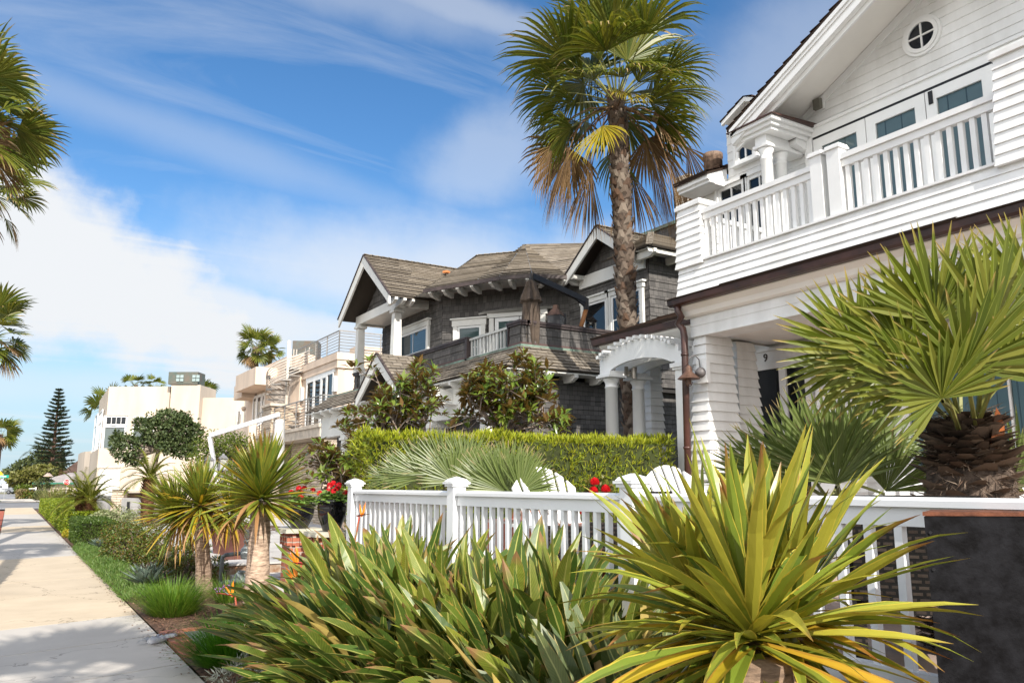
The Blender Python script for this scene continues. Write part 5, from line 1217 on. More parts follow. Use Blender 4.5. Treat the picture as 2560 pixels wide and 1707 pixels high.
WICK = brickmat('dark_wicker', (.035, .026, .022), (.07, .055, .045), (.01, .01, .01), .06, .03, .008, .7, .8, offset=.5)
def wicker(p, face, label):
    t = thing('wicker_chair', label, 'chair', tuple(p), 'dark wicker chairs behind the fence'); t.rotation_euler = (0, 0, face)
    def add(name, m, mt=WICK): o = m.build(name, mt, None, org=V((0, 0, 0))); o.parent = t
    m = MB(); m.hexa([(-.32, -.30, .36), (-.22, -.30, .36), (-.22, .30, .36), (-.32, .30, .36)], [(-.46, -.28, .88), (-.40, -.28, .88), (-.40, .28, .88), (-.46, .28, .88)]); add('backrest', m)
    m = MB(); m.box(-.3, .32, -.30, .30, .30, .38); add('seat', m); m = MB(); m.box(-.22, .30, -.26, .26, .382, .46); add('cushion', m, pmat('cream_cushion', (.6, .56, .5), .9, .05))
    for sg in (-1, 1): m = MB(); m.box(-.32, .32, sg*.33-.04, sg*.33+.04, .30, .62); add('arm', m)
    for sx in (-.26, .26):
        for sy in (-.28, .28): m = MB(); m.obox((sx, sy, 0), (.06, .06, .30)); add('leg', m)
wicker(on_patio(1512, 6.4), fr+2.6, 'dark wicker chair glimpsed through the balusters above the bricks')
wicker(on_patio(2262, 4.3), fr+1.2, 'dark wicker chair glimpsed through the balusters by the black planter')
# ================================================================== BLACK STEEL PLANTER
CORT = pmat('blackened_steel', (.009, .009, .0105), .6, .3, 16, col2=(.004, .0037, .0042), bump=.3, bscale=45, spec=.06); RUST = pmat('rusty_rim', (.13, .045, .022), .9, .3, 14, bump=.5, bscale=80)
bp = thing('steel_planter', 'tall blackened steel planter with a rusty rim at the right edge', 'planter', (3, 1.4, .3))
a = at(2309, 1282, D=2.95); za = a.z
e1_ = (RT*.97-V((FW.x, FW.y, 0)).normalized()*.12).normalized(); e2_ = (V((a.x, a.y, 0)).normalized()+e1_*.10).normalized()
m = MB(); W = .92
m.hexa([V((a.x, a.y, .2)), V((a.x, a.y, .2))+e1_*W, V((a.x, a.y, .2))+e1_*W+e2_*.35, V((a.x, a.y, .2))+e2_*.35], [V((a.x, a.y, za-.012)), V((a.x, a.y, za-.012))+e1_*W, V((a.x, a.y, za-.012))+e1_*W+e2_*.35, V((a.x, a.y, za-.012))+e2_*.35]); m.build('body', CORT, bp)
m = MB(); o = V((a.x, a.y, za-.010)); q = [o-e1_*.004-e2_*.004, o+e1_*(W+.004)-e2_*.004, o+e1_*(W+.004)+e2_*.354, o-e1_*.004+e2_*.354]; m.prism(q, (0, 0, .014)); m.build('rim', RUST, bp)
for k in range(6):
    m = MB(); c = V((a.x, a.y, za-.07-k*.13))+e1_*.018-e2_*.002; m.tube([c, c-e2_*.006], .006, 8); m.build('rivet', BLACKWOOD, bp)
# ================================================================== WHITE CANTILEVER UMBRELLA IN THE DISTANCE
DU = 21.5
t0, t1, t2 = at(549, 1190, D=DU), at(524, 1090, D=DU), at(700, 1035, D=DU)
bx = t0+(t0-t1)*.9
um2 = thing('cantilever_umbrella', 'white cantilever umbrella frame with its canopy wrapped in a pale cover', 'umbrella', (bx.x, bx.y, .2))
m = MB(); m.beam((bx.x, bx.y, .2), t1, .09, .09, up=tuple(FW)); WALU = pmat('pale_aluminium', (.54, .55, .57), .45, .06, 4); m.build('mast', WALU, um2)
m = MB(); m.beam(t1+V((0, 0, .02)), t2, .08, .11); m.beam(t1.lerp(t2, .68)-V((0, 0, .12)), t1.lerp(t2, .76)-V((0, 0, .06)), .03, .03); m.build('arm', WALU, um2)
m = MB(); m.tube([t2, t2-V((0, 0, .16))], .02, 6); m.build('hanger', STEEL, um2)
COVER = pmat('pale_grey_cover', (.46, .455, .45), .85, .12, 6)
m = MB(); m.lathe((t2.x, t2.y, t2.z-.14), [(.05, 0), (.11, -.02), (.13, -.08), (.15, -.3), (.165, -.7), (.17, -1.1), (.16, -1.5), (.13, -1.75)][::-1], 18); o = m.build('cover', COVER, um2, smooth=True)
for v in o.data.vertices: v.co.x += .02*noise.noise(V((v.co.x*9, v.co.y*9, v.co.z*2))); v.co.y += .02*noise.noise(V((v.co.y*9+5, v.co.x*9, v.co.z*2)))
def lantern(px, py, D, label):
    c = at(px, py, D=D); t = thing('garden_lantern', label, 'lantern', (c.x, c.y, c.z), 'grey lanterns by the lemon tree'); GI = pmat('grey_lantern_iron', (.16, .16, .17), .5, .2)
    m = MB(); m.obox(c+V((0, 0, .02)), (.15, .15, .26)); m.build('glass', pmat('lantern_glass', (.40, .40, .38), .1, .1), t)
    m = MB(); m.obox(c-V((0, 0, .02)), (.21, .21, .04)); m.obox(c+V((0, 0, .282)), (.22, .22, .08), 0, .5); m.obox(c+V((0, 0, .362)), (.07, .07, .05), 0, .6)
    for sx in (-.09, .09):
        for sy in (-.09, .09): m.obox(c+V((sx, sy, .021)), (.022, .022, .26))
    m.obox(V((c.x, c.y, .2)), (.07, .07, c.z-.22)); m.build('frame', GI, t)
lantern(522, 1178, 20.5, 'grey lantern left of the white umbrella mast'); lantern(556, 1174, 20.5, 'grey lantern right of the white umbrella mast')
# ================================================================== NEWSPAPER IN A PLASTIC BAG
nw = thing('newspaper', 'rolled newspaper in a clear plastic bag lying at the sidewalk edge', 'newspaper', (1.56, 9.55, .0))
m = MB(); n0, n1 = V((1.40, 9.50, .032)), V((1.68, 9.72, .036)); m.tube([n0.lerp(n1, k/8) for k in range(9)], [.035, .042, .046, .044, .047, .043, .045, .042, .036], 12); o = m.build('paper_roll', pmat('newsprint', (.72, .71, .69), .9, .08, 9, col2=(.55, .55, .56)), nw, smooth=True)
for v in o.data.vertices: v.co.z = v.co.z*.8+.004
m = MB(); dd = (n1-n0).normalized(); sd_ = V((-dd.y, dd.x, 0)); ng = 16
pts = [[n0+dd*(-.09+.52*i/ng)+sd_*((j/6-.5)*.2)+V((0, 0, -.0+.03+.045*math.sin(math.pi*j/6)+.03*noise.noise(V((i*.7, j*.9, 1)))-.03)) for j in range(7)] for i in range(ng+1)]
for i in range(ng):
    for j in range(6): m.face([pts[i][j], pts[i+1][j], pts[i+1][j+1], pts[i][j+1]])
bagm = glassmat('clear_plastic', (.97, .97, .98), .8, .15); m.build('plastic_bag', bagm, nw, smooth=False)
# ================================================================== FAR STREET CORNER
def facing(px, D, z): p = at(px, 1212, D=D); return V((p.x, p.y, z))
Nf = -V((FW.x, FW.y, 0)).normalized(); Rf = V((RT.x, RT.y, 0)).normalized()
GALV = pmat('galvanised_post', (.40, .40, .40), .5, .1, 6, metal=.4)
c = at(167, 1205, D=100)
st = thing('stop_sign', 'red octagonal STOP sign at the far corner', 'sign', (c.x, c.y, 0))
SR = .39
m = MB(); pts = [c+Rf*(SR*math.cos(R(22.5+45*k)))+V((0, 0, SR*math.sin(R(22.5+45*k)))) for k in range(8)]; m.prism(pts, Nf*.015); m.build('rim', WHITE2, st)
m = MB(); m.prism([c+(p-c)*.92+Nf*.016 for p in pts], Nf*.004); m.build('panel', pmat('sign_red', (.52, .015, .02), .4, .05), st)
text_mesh('lettering', 'STOP', .36, c+Nf*.024, Nf, WHITE2, st, .002, right=Rf)
m = MB(); m.tube([(c.x, c.y, -.05), c+V((0, 0, .3))-Nf*.04], .035, 8); m.build('post', GALV, st)
def signpost(name, label, px, py0, py1, w, D, col, post_px=None, ptop=None):
    c = at(px, (py0+py1)/2, D=D); h = at(px, py0, D=D).z-at(px, py1, D=D).z
    t = thing(name, label, 'sign', (c.x, c.y, 0))
    m = MB(); m.prism([c-Rf*w/2-V((0, 0, h/2)), c+Rf*w/2-V((0, 0, h/2)), c+Rf*w/2+V((0, 0, h/2)), c-Rf*w/2+V((0, 0, h/2))], Nf*.02); pn = m.build('panel', pmat(name+'_paint', col, .5, .03), t)
    return t, c, h
t, c, h = signpost('street_name_sign', 'green street name sign at the left edge', 8, 1187, 1194, 1.4, 100, (.0, .28, .20))
m = MB(); 
for k in range(6): m.prism([c+Rf*(-.45+k*.15)+V((0, 0, -.07))+Nf*.022, c+Rf*(-.36+k*.15)+V((0, 0, -.07))+Nf*.022, c+Rf*(-.36+k*.15)+V((0, 0, .07))+Nf*.022, c+Rf*(-.45+k*.15)+V((0, 0, .07))+Nf*.022], Nf*.004)
m.build('lettering', WHITE2, t); m = MB(); m.tube([(c.x-Rf.x*.5, c.y-Rf.y*.5, -.05), (c.x-Rf.x*.5, c.y-Rf.y*.5, c.z+.1)], .04, 8); m.build('post', GALV, t)
c = at(0, 1187, D=103); t = thing('warning_sign', 'yellow diamond warning sign at the left edge', 'sign', (c.x, c.y, 0))
m = MB(); m.prism([c+Rf*.5, c+V((0, 0, .5)), c-Rf*.5, c-V((0, 0, .5))], Nf*.02); m.build('panel', pmat('sign_yellow', (.75, .45, .02), .5, .04), t); m = MB(); m.tube([(c.x, c.y, -.05), (c.x, c.y, c.z-.4)], .04, 8); m.build('post', GALV, t)
t, c, h = signpost('white_sign', 'small white square sign on a thin post in front of the parked car', 13, 1209, 1220, .62, 96, (.75, .75, .75)); m = MB(); m.tube([(c.x, c.y, -.05), (c.x, c.y, c.z)], .03, 6); m.build('post', GALV, t)
t, c, h = signpost('estate_sign', 'navy and white estate agent sign hanging from a white post', 81, 1223, 1231, .75, 98, (.03, .025, .10))
m = MB(); p = at(90, 1218, D=98); m.obox((p.x, p.y, -.05), (.11, .11, p.z+.1)); m.beam((p.x, p.y, p.z-.12), (p.x-Rf.x*.85, p.y-Rf.y*.85, p.z-.14), .08, .08); m.build('post', WHITE2, t)
m = MB(); m.prism([c+Rf*-.28+V((0, 0, -.1))+Nf*.022, c+Rf*.28+V((0, 0, -.1))+Nf*.022, c+Rf*.28+V((0, 0, -.03))+Nf*.022, c+Rf*-.28+V((0, 0, -.03))+Nf*.022], Nf*.004); m.build('lettering', WHITE2, t)
# parked SUV seen end-on past the corner
def suv(label, px, D, heading):
    p = facing(px, D, -.05); t = thing('parked_car', label, 'car', tuple(p)); t.rotation_euler = (0, 0, heading)
    def add(name, m, mt, par=None, smooth=False): o = m.build(name, mt, None, org=V((0, 0, 0)), smooth=smooth); o.parent = par or t; return o
    PAINT = pmat('silver_car_paint', (.42, .44, .46), .3, .05, 1, metal=.3); TY = pmat('tyre', (.02, .02, .02), .8, .1)
    m = MB(); w = .92
    prof = [(-2.35, .45), (-2.38, .95), (-2.25, 1.08), (-1.2, 1.16), (-.55, 1.72), (.2, 1.80), (1.7, 1.76), (2.15, 1.18), (2.32, 1.05), (2.35, .45), (1.9, .36), (-1.9, .36)]
    n = len(prof); L_ = [V((x, -w*(.86 if z > 1.3 else 1), z)) for x, z in prof]; R_ = [V((x, w*(.86 if z > 1.3 else 1), z)) for x, z in prof]
    m.face(L_); m.face(R_[::-1])
    for i in range(n): j = (i+1) % n; m.face([L_[j], L_[i], R_[i], R_[j]])
    add('body', m, PAINT)
    for sg in (-1, 1):
        for a, b in ((-.72, .25), (.33, 1.15), (1.22, 1.75)):
            m = MB(); y = sg*(w*.93+.012); m.face([V((a-.18*(a < -.5), sg*(w+.006), 1.2)), V((b+.1*(b > 1.5), sg*(w+.006), 1.2)), V((b, sg*(w*.87+.012), 1.66)), V((a+.12, sg*(w*.87+.012), 1.66))][::sg]); add('window', m, GLASSD if False else pmat('car_glass', (.02, .025, .03), .1, .1, spec=.8))
    for sx in (-1.45, 1.45):
        for sg in (-1, 1):
            m = MB(); m.tube([(sx, sg*.74, .36), (sx, sg*.96, .36)], .37, 20); wheel = add('wheel', m, TY); m = MB(); m.tube([(sx, sg*.965, .36), (sx, sg*.972, .36)], .22, 14); add('rim', m, GALV, wheel)
    for sg in (-1, 1): m = MB(); m.box(2.28, 2.36, sg*.72-.1, sg*.72+.1, .85, 1.1); add('tail_light', m, pmat('tail_red', (.4, .01, .01), .3, .05)); m = MB(); m.box(-2.4, -2.33, sg*.7-.14, sg*.7+.14, .78, .98); add('headlight', m, pmat('lamp_clear', (.7, .7, .7), .15, .03))
    m = MB(); m.box(-.2, 1.6, -.66, -.62, 1.80, 1.85); m.box(-.2, 1.6, .62, .66, 1.80, 1.85); add('roof_rack', m, TY)
suv('silver SUV parked at the far side of the junction', 9, 152, math.atan2(Rf.y, Rf.x)+.12)
# cottage, brown house, hill
def house_far(name, label, px0, px1, D, zwall, zridge, depth, roofm, wallm, ridge_in=.25, extra=None, over=.5):
    a, b = facing(px0, D, -.1), facing(px1, D, -.1); u = (b-a).normalized(); k = -Nf; W = (b-a).length
    t = thing(name, label, 'house', tuple((a+b)/2))
    m = MB(); m.prism([a, b, b+k*depth, a+k*depth], (0, 0, zwall+.1)); m.build('wall', wallm, t)
    A, B = a-u*over-k*over, b+u*over-k*over; C_, Dd = b+u*over+k*(depth+over), a-u*over+k*(depth+over)
    for p in (A, B, C_, Dd): p.z = zwall
    r0, r1 = a+u*W*ridge_in+k*depth/2, b-u*W*ridge_in+k*depth/2; r0.z = r1.z = zridge
    m = MB(); m.shingles(A, B, r1, r0, .3, .03); m.shingles(Dd, A, r0, r0, .3, .03); m.shingles(B, C_, r1, r1, .3, .03); m.shingles(C_, Dd, r0, r1, .3, .03); m.build('roof', roofm, t)
    return t, a, b, u, k
D_ = 110
t, a, b, u, k = house_far('cottage', 'low cottage with a pale grey hipped roof and green eaves at the corner', 96, 215, D_, at(90, 1207, D=D_).z, at(90, 1181, D=D_+4).z, 9, pmat('grey_cottage_shingle', (.33, .30, .29), .9, .12, .8), pmat('tan_cottage_wall', (.5, .42, .33), .9, .05), .26)
m = MB(); z = at(90, 1208, D=D_-.5).z; m.beam(a-u*.5+Nf*.52+V((0, 0, z+.1)), b+u*.5+Nf*.52+V((0, 0, z+.1)), .08, .25); m.build('eave_board', pmat('green_trim', (.03, .16, .11), .6, .1), t)
m = MB(); q = at(124, 1186, D=D_-.2); m.prism([q-u*.55-V((0, 0, .25)), q+u*.55-V((0, 0, .25)), q+V((0, 0, .22))], -k*.6); m.build('gablet', pmat('pink_gablet', (.42, .32, .27), .9, .05), t)
D_ = 165
t, a, b, u, k = house_far('brown_house', 'house with a steep dark brown roof and twin clay chimney pots', 158, 260, D_, at(90, 1181, D=D_).z, at(90, 1148, D=D_+3).z, 9, pmat('dark_brown_shingle', (.10, .06, .045), .9, .2, .6), pmat('orange_wall', (.36, .16, .08), .9, .1), .05)
c = at(151, 1165, D=160); m = MB(); m.obox((c.x, c.y, 2), (1.1, .9, at(151, 1150, D=160).z-2), -.5); ck = m.build('chimney', pmat('tan_brick', (.45, .28, .17), .9, .15, 2), t)
for s in (-.28, .28): m = MB(); q = at(151, 1150, D=160)+Rf*s; m.lathe((q.x, q.y, q.z), [(.24, 0), (.26, .1), (.16, .3), (.2, .55)], 10); m.build('chimney_pot', pmat('clay_pot', (.5, .3, .18), .9, .1), ck)
m = MB(); n = 40; vs = []; fs = []
for i in range(n+1):
    x = -500+i*26; hh = 14+20*max(0, noise.noise(V((x*.004, 1, 0))))+5*noise.noise(V((x*.03, 2, 0)))
    vs += [(x, 1500, -1), (x, 1500, max(2, hh)), (x, 1800, max(3, hh*1.3)), (x, 1900, -1)]
for i in range(n):
    for j in range(3): a_ = i*4+j; fs.append((a_, a_+4, a_+5, a_+1))
m.mesh(vs, fs); tag(m.build('hills', pmat('hazy_hillside', (.20, .23, .27), .95, .3, .02, col2=(.30, .31, .33)), smooth=True), kind='structure')
# ================================================================== PLANTS
U3 = V((0, 0, 1))
def rnd(a, b): return random.uniform(a, b)
def sph(az, el): return V((math.cos(az)*math.cos(el), math.sin(az)*math.cos(el), math.sin(el)))
# ---- leaf materials
FANL = leafmat('fan_palm_leaf', [(.07, .11, .012), (.13, .165, .02), (.23, .225, .03), (.085, .125, .015), (.30, .25, .045)], .4, .35, tip=(.46, .33, .17), tipamt=.75, rib=(.16, .18, .05))
FANDRY = leafmat('dry_palm_leaf', [(.23, .135, .055), (.32, .20, .09), (.17, .095, .04), (.26, .17, .10)], .8, .2, tip=(.42, .32, .20), tipamt=.9)
FANYEL = leafmat('yellowing_palm_leaf', [(.40, .30, .02), (.48, .38, .03), (.30, .28, .02)], .5, .4, tip=(.36, .24, .12), tipamt=.7)
FANGR = leafmat('grey_green_fan_leaf', [(.085, .13, .028), (.15, .20, .05), (.115, .16, .04), (.22, .265, .085)], .38, .3, tip=(.40, .30, .16), tipamt=.15, rib=(.24, .27, .12))
FANBR = leafmat('bright_fan_leaf', [(.075, .11, .01), (.16, .195, .018), (.29, .29, .05), (.095, .135, .015), (.21, .24, .035)], .34, .4, tip=(.42, .30, .10), tipamt=.12, rib=(.24, .27, .06))
STALKG = pmat('palm_stalk', (.20, .20, .05), .5, .3, 5)
STALKB = pmat('brown_palm_stalk', (.16, .09, .04), .7, .3, 6)
TRUNKF = leafmat('leaf_boot', [(.10, .07, .05), (.17, .13, .10), (.27, .22, .175), (.08, .05, .035), (.20, .115, .07)], .9, 0, var=.3)
TRUNKD = pmat('palm_trunk_core', (.10, .072, .055), .95, .4, 14, bump=.6, bscale=40)
def fanprof(t): return .06+.94*t/.55 if t < .55 else max(.04, 1-((t-.55)/.45)**1.25)
def frond(m, ms, hub0, d, plen, Rf_, n=26, spread=R(190), droop=.55, sag=.25, cup=.25, wid=1.0, roll=0, hang=0, stem=.014):
    """fan leaf: stalk from hub0 along d, then n pleated segments round its end"""
    d = V(d).normalized(); p = V(hub0); pts = [p.copy()]
    for i in range(4): p = p+d*(plen/4); pts.append(p.copy()); d = (d+V((0, 0, -sag/4))).normalized()
    if ms is not None: ms.tube(pts, [stem*1.3, stem, stem*.9, stem*.8, stem*.7], 5, False)
    side = d.cross(U3)
    if side.length < .05: side = d.orthogonal()
    side.normalize(); nrm = side.cross(d).normalized()
    if roll: q = Matrix.Rotation(roll, 3, d); side = q@side; nrm = q@nrm
    for i in range(n):
        a = -spread/2+spread*(i+.5)/n+rnd(-.02, .02)
        dd = (d*math.cos(a)+side*math.sin(a)+nrm*(cup*(1-math.cos(a))*.5+rnd(-.05, .05))).normalized()
        L = Rf_*(.72+.28*math.cos(a*.62))*rnd(.92, 1.06)
        m.blade(p, dd, nrm, L, Rf_*math.sin(spread/n/2)*.60*wid, droop*rnd(.7, 1.3), 6, .35, fanprof, droop_pow=3)
def boots(m, path, rad, n, size, spread=.55, out=.35, drop=0):
    """old leaf bases standing off a palm trunk in a spiral"""
    tot = len(path)-1
    for k in range(n):
        t = k/n*tot; i = min(int(t), tot-1); f = t-i; c = V(path[i]).lerp(V(path[i+1]), f); r = rad[i]*(1-f)+rad[i+1]*f
        a = k*2.39996+rnd(-.15, .15); o = V((math.cos(a), math.sin(a), 0)); sd = V((-math.sin(a), math.cos(a), 0)); s = size*rnd(.75, 1.25)
        b = c+o*(r*.92); up = (U3*(1-drop)+o*out*rnd(.6, 1.5)-U3*drop).normalized()
        w = s*.55*rnd(.8, 1.2)
        A, B, T1, T2 = b-sd*w, b+sd*w, b+up*s+sd*w*.35+o*.01, b+up*s-sd*w*.35+o*.01; M_ = b+o*s*.16+up*s*.35
        n0 = len(m.v); m.v += [tuple(q) for q in (A, B, T1, T2, M_)]
        for fce in ((0, 1, 4), (1, 2, 4), (2, 3, 4), (3, 0, 4)): m.f.append(tuple(n0+q for q in fce)); m.uv.append([(.5, .3)]*3); m.mi.append(0)
def fan_palm_tree(name, label, base, hub, r0, r1, nf, plen, fr, group=None, seed=1, dead=8, nseg=24, elmin=-35, mat=FANL, bootn=260, bend=.3, yellow=1, bsize=.13, weep=1.2, drat=.35, spr=(150, 215), clear=None):
    random.seed(seed); base, hub = V(base), V(hub); t = thing(name, label, 'palm tree', tuple(base), group)
    n = 10; path = []; 
    for i in range(n+1):
        f = i/n; q = base.lerp(hub, f); q = V((base.x+(hub.x-base.x)*(f**(1+bend)), base.y+(hub.y-base.y)*(f**(1+bend)), q.z)); path.append(q)
    rad = [r0*(1.15 if i == 0 else 1)+(r1-r0)*i/n for i in range(n+1)]
    m = MB(); m.tube(path, rad, 16); o = m.build('trunk', TRUNKD, t, smooth=True)
    if bootn: m = MB(); boots(m, path, rad, bootn, bsize); m.build('leaf_bases', TRUNKF, o)
    for k in range(nf):
        f = (k+.5)/nf; el = R(82-(82-elmin)*f**.85)+rnd(-.12, .12); az = k*2.39996+rnd(-.3, .3)
        if clear and el < clear and V((math.cos(az), math.sin(az), 0)).dot(FW) < -.45: continue
        if el > .6: rr_ = 1.18
        else: rr_ = 1.0
        m = MB(); ms = MB()
        dry = f > .72 and random.random() < drat
        frond(m, ms, hub+sph(az, .3)*r1*.6+V((0, 0, -.3*f)), sph(az, el), plen*rr_*rnd(.5, 1.15), fr*rr_*rnd(.85, 1.1), nseg, R(rnd(*spr)), rnd(.6, 1.0)*weep, .25+.3*f, .4, 1.0, rnd(-.9, .9))
        ob = m.build('frond', FANDRY if dry else mat, t); ms.build('stalk', STALKB if dry else STALKG, ob)
    for k in range(dead):
        az = k*2*math.pi/dead+rnd(-.4, .4); m = MB(); ms = MB()
        frond(m, ms, hub+V((0, 0, -.35))+sph(az, 0)*r1, sph(az, R(rnd(-55, -25))), plen*rnd(.6, 1.0), fr*rnd(.85, 1.15), nseg, R(rnd(60, 110)), rnd(.8, 1.6), 1.3, .3, .9, rnd(-1, 1))
        ob = m.build('dead_frond', FANDRY, t); ms.build('stalk', STALKB, ob)
    return t
# big palm between the two nearer houses
hubW = at(1540, 240, D=14.4)
pw = fan_palm_tree('fan_palm', 'tall shaggy fan palm rising between the gray house and the white house', at(1592, 830, D=14.6).xy.to_3d()*1.0+V((0, 0, .15)), hubW, .175, .14, 46, 1.0, 1.05, seed=5, dead=0, nseg=30, elmin=-22, bootn=520, bend=-.25, bsize=.15, weep=2.1, drat=.2, spr=(115, 185), clear=.12)
random.seed(21)
for (az, el, pl, fr_, mt, sp) in ((-2.55, -30, 1.0, .85, FANYEL, 115), (-2.0, 14, .6, .6, FANYEL, 130), (2.6, -18, 1.05, 1.2, FANDRY, 48), (2.2, -25, .9, 1.2, FANDRY, 55), (3.05, -22, 1.15, 1.2, FANDRY, 45), (-2.95, -35, .95, 1.25, FANDRY, 38), (-.5, -18, 1.0, 1.45, FANDRY, 62), (-.15, -25, .8, 1.3, FANDRY, 40), (-1.0, -28, 1.0, 1.25, FANDRY, 34), (-.65, -2, 1.2, 1.1, FANDRY, 85), (2.8, -5, 1.2, 1.0, FANDRY, 100), (.6, -20, 1.0, 1.2, FANDRY, 60), (1.5, -25, 1.0, 1.2, FANDRY, 60), (-.35, -40, 1.1, 1.3, FANDRY, 26)):
    m = MB(); ms = MB()
    frond(m, ms, hubW+V((0, 0, -.25))+sph(az, 0)*.12, sph(az, R(el)), pl*(1.2 if mt is FANDRY else 1), fr_*(1.15 if mt is FANDRY else 1), 30, R(sp), rnd(1.0, 1.8), 2.0 if mt is FANDRY else .9, .35, .9, rnd(-.6, .6))
    ob = m.build('dead_frond' if mt is FANDRY else 'yellow_frond', mt, pw); ms.build('stalk', STALKB, ob)
# wispy dry threads hanging in the crown
# street palms on the left
hub1 = at(-105, 290, D=12.4)
fan_palm_tree('fan_palm', 'nearest street palm, its big drooping fronds cut by the left edge at the top', (-.32, 14.8, 0), hub1, .17, .14, 34, .75, .80, 'street fan palms along the kerb', 9, 5, 26, -28, bootn=200)
p2 = at(-30, 455, D=19.5)
fan_palm_tree('fan_palm', 'street palm low behind the nearest one, with small tufts against the white cloud', (-.75, 24.0, 0), p2, .17, .14, 26, .7, .75, 'street fan palms along the kerb', 12, 4, 20, -30, bootn=0)
p3 = at(-28, 838, D=29)
pl3 = fan_palm_tree('fan_palm', 'street palm at mid height on the left edge beside the low white cloud', (-.85, 33.8, 0), p3, .2, .16, 24, .9, .88, 'street fan palms along the kerb', 15, 2, 20, -36, bootn=0)
p4 = at(2, 1085, D=78)
pl4 = fan_palm_tree('fan_palm', 'distant street palm lowest on the left edge', (p4.x, p4.y, 0), p4, .25, .2, 20, 1.0, 1.1, 'street fan palms along the kerb', 18, 0, 14, -40, bootn=0)
fan_palm_tree('fan_palm', 'street palm behind the viewer whose crown shades the near sidewalk', (-1.0, -1.6, 0), (-1.0, -1.5, 6.8), .2, .17, 30, .85, .95, 'street fan palms along the kerb', 20, 6, 18, -45, bootn=0)
p5 = at(640, 868, D=70)
fan_palm_tree('fan_palm', 'fan palm standing behind the roofline of the beige house', (p5.x, p5.y, 0), p5, .36, .30, 24, 1.0, 1.1, 'fan palms behind the far houses', 31, 3, 18, -35, bootn=90, bsize=.3)
p6 = at(676, 876, D=74); fan_palm_tree('fan_palm', 'thinner red-trunked fan palm right behind the other one over the beige house', (p6.x, p6.y, 0), p6, .24, .2, 16, .75, .8, 'fan palms behind the far houses', 33, 2, 14, -35, bootn=0)
for px, py, sc, lab, sd in ((340, 962, .55, 'tip of a fan palm peeking over the cream roof left of the copper box', 41), (388, 966, .5, 'low fan palm tuft behind the cream roof just left of the chimney', 42), (503, 978, .7, 'fan palm right of the copper chimney box behind the cream house', 43), (262, 1018, 1.0, 'fan palm sticking out left of the cream house wall', 44)):
    q = at(px, py, D=76); fan_palm_tree('fan_palm', lab, (q.x, q.y, 0), q, .2, .17, 14, 1.1*sc, 1.2*sc, 'fan palms behind the far houses', sd, 1, 12, -30, bootn=0)

# ---- low fan palms in the garden
def fan_clump(label, base, hubs, mat, group, seed, stemm=STALKG, name='dwarf_fan_palm'):
    """hubs: (pixel x, pixel y, depth, direction az-in-picture deg, radius, roll) - each a fan facing where the photo shows it"""
    random.seed(seed); t = thing(name, label, 'palm', tuple(base), group)
    for px, py, D, ang, tow, rad, nseg, spread in hubs:
        h = at(px, py, D=D); a = R(ang); back = V((FW.x, FW.y, 0))
        d = (RT*math.cos(a)+U3*math.sin(a)-back*tow).normalized()
        b0 = V(base)+V((rnd(-.05, .05), rnd(-.05, .05), rnd(-.05, .05))); st = h-d*.02
        ms = MB(); mid = b0.lerp(st, .55)+V((0, 0, .08)); ms.tube([b0, mid, st], [.016, .012, .009], 5, False)
        m = MB(); side = d.cross(back).normalized() if abs(d.dot(back)) < .98 else RT.copy()
        nrm = side.cross(d).normalized()
        if nrm.dot(back) > 0: nrm = -nrm; side = -side
        for i in range(nseg):
            x = -R(spread)/2+R(spread)*(i+.5)/nseg+rnd(-.02, .02)
            dd = (d*math.cos(x)+side*math.sin(x)+nrm*(.22*(1-math.cos(x))+rnd(-.07, .07))).normalized()
            L = rad*(.75+.25*math.cos(x*.6))*rnd(.93, 1.05)
            m.blade(h, dd, nrm, L, rad*math.sin(R(spread)/nseg/2)*.70, rnd(.03, .18), 7, .42, fanprof, wob=.015)
        o = m.build('frond', mat, t); ms.build('stalk', stemm, o)
    return t
# big one by the porch (trunk + fans)
bR = at(2430, 1245, D=4.7); hb = at(2410, 1045, D=4.7)
big = fan_clump('big bright fan palm with a shaggy brown trunk in front of the porch', (hb.x, hb.y, hb.z-.1), [
    (2338, 806, 4.3, 95, .25, .54, 24, 150), (2480, 830, 4.2, 62, .2, .58, 22, 130), (2261, 880, 4.35, 128, .3, .56, 24, 150), (2411, 922, 4.0, 95, .5, .50, 26, 205),
    (2150, 885, 4.75, 160, .1, .54, 24, 150), (2354, 995, 3.95, 120, .55, .40, 26, 215), (2290, 968, 4.2, 158, .4, .48, 20, 120), (2585, 760, 4.4, 95, .1, .56, 22, 140),
    (2535, 930, 4.15, 40, .3, .34, 20, 160), (2400, 800, 5.1, 100, -.3, .55, 22, 150), (2620, 880, 4.6, 40, 0, .48, 20, 150), (2210, 930, 4.5, 172, .25, .46, 20, 110)], FANBR, None, 51, name='dwarf_fan_palm')
m = MB(); path = [V((bR.x, bR.y, .72)), V((bR.x, bR.y, .95)), bR.lerp(hb, .35), bR.lerp(hb, .7), V((hb.x, hb.y, hb.z-.02))]; rad = [.27, .27, .23, .17, .10]
m.tube(path, rad, 16); o = m.build('trunk', TRUNKD, big, smooth=True)
BOOTD = leafmat('shaggy_boot', [(.06, .04, .028), (.13, .085, .055), (.24, .18, .13), (.09, .05, .03), (.30, .24, .18)], .9, 0, var=.3)
m = MB(); boots(m, path, rad, 330, .12, out=1.3, drop=.28); m.build('leaf_bases', BOOTD, o)
n = 3000; z = RNG.random(n); az = RNG.random(n)*6.283; zz = path[0].z+(hb.z+.05-path[0].z)*z; rr = np.interp(z, [0, .25, .5, .8, 1], [.27, .27, .22, .17, .10])
ax = np.interp(z, [0, 1], [bR.x, hb.x]); ay = np.interp(z, [0, 1], [bR.y, hb.y]); oo = np.stack([np.cos(az), np.sin(az), np.zeros(n)], 1)
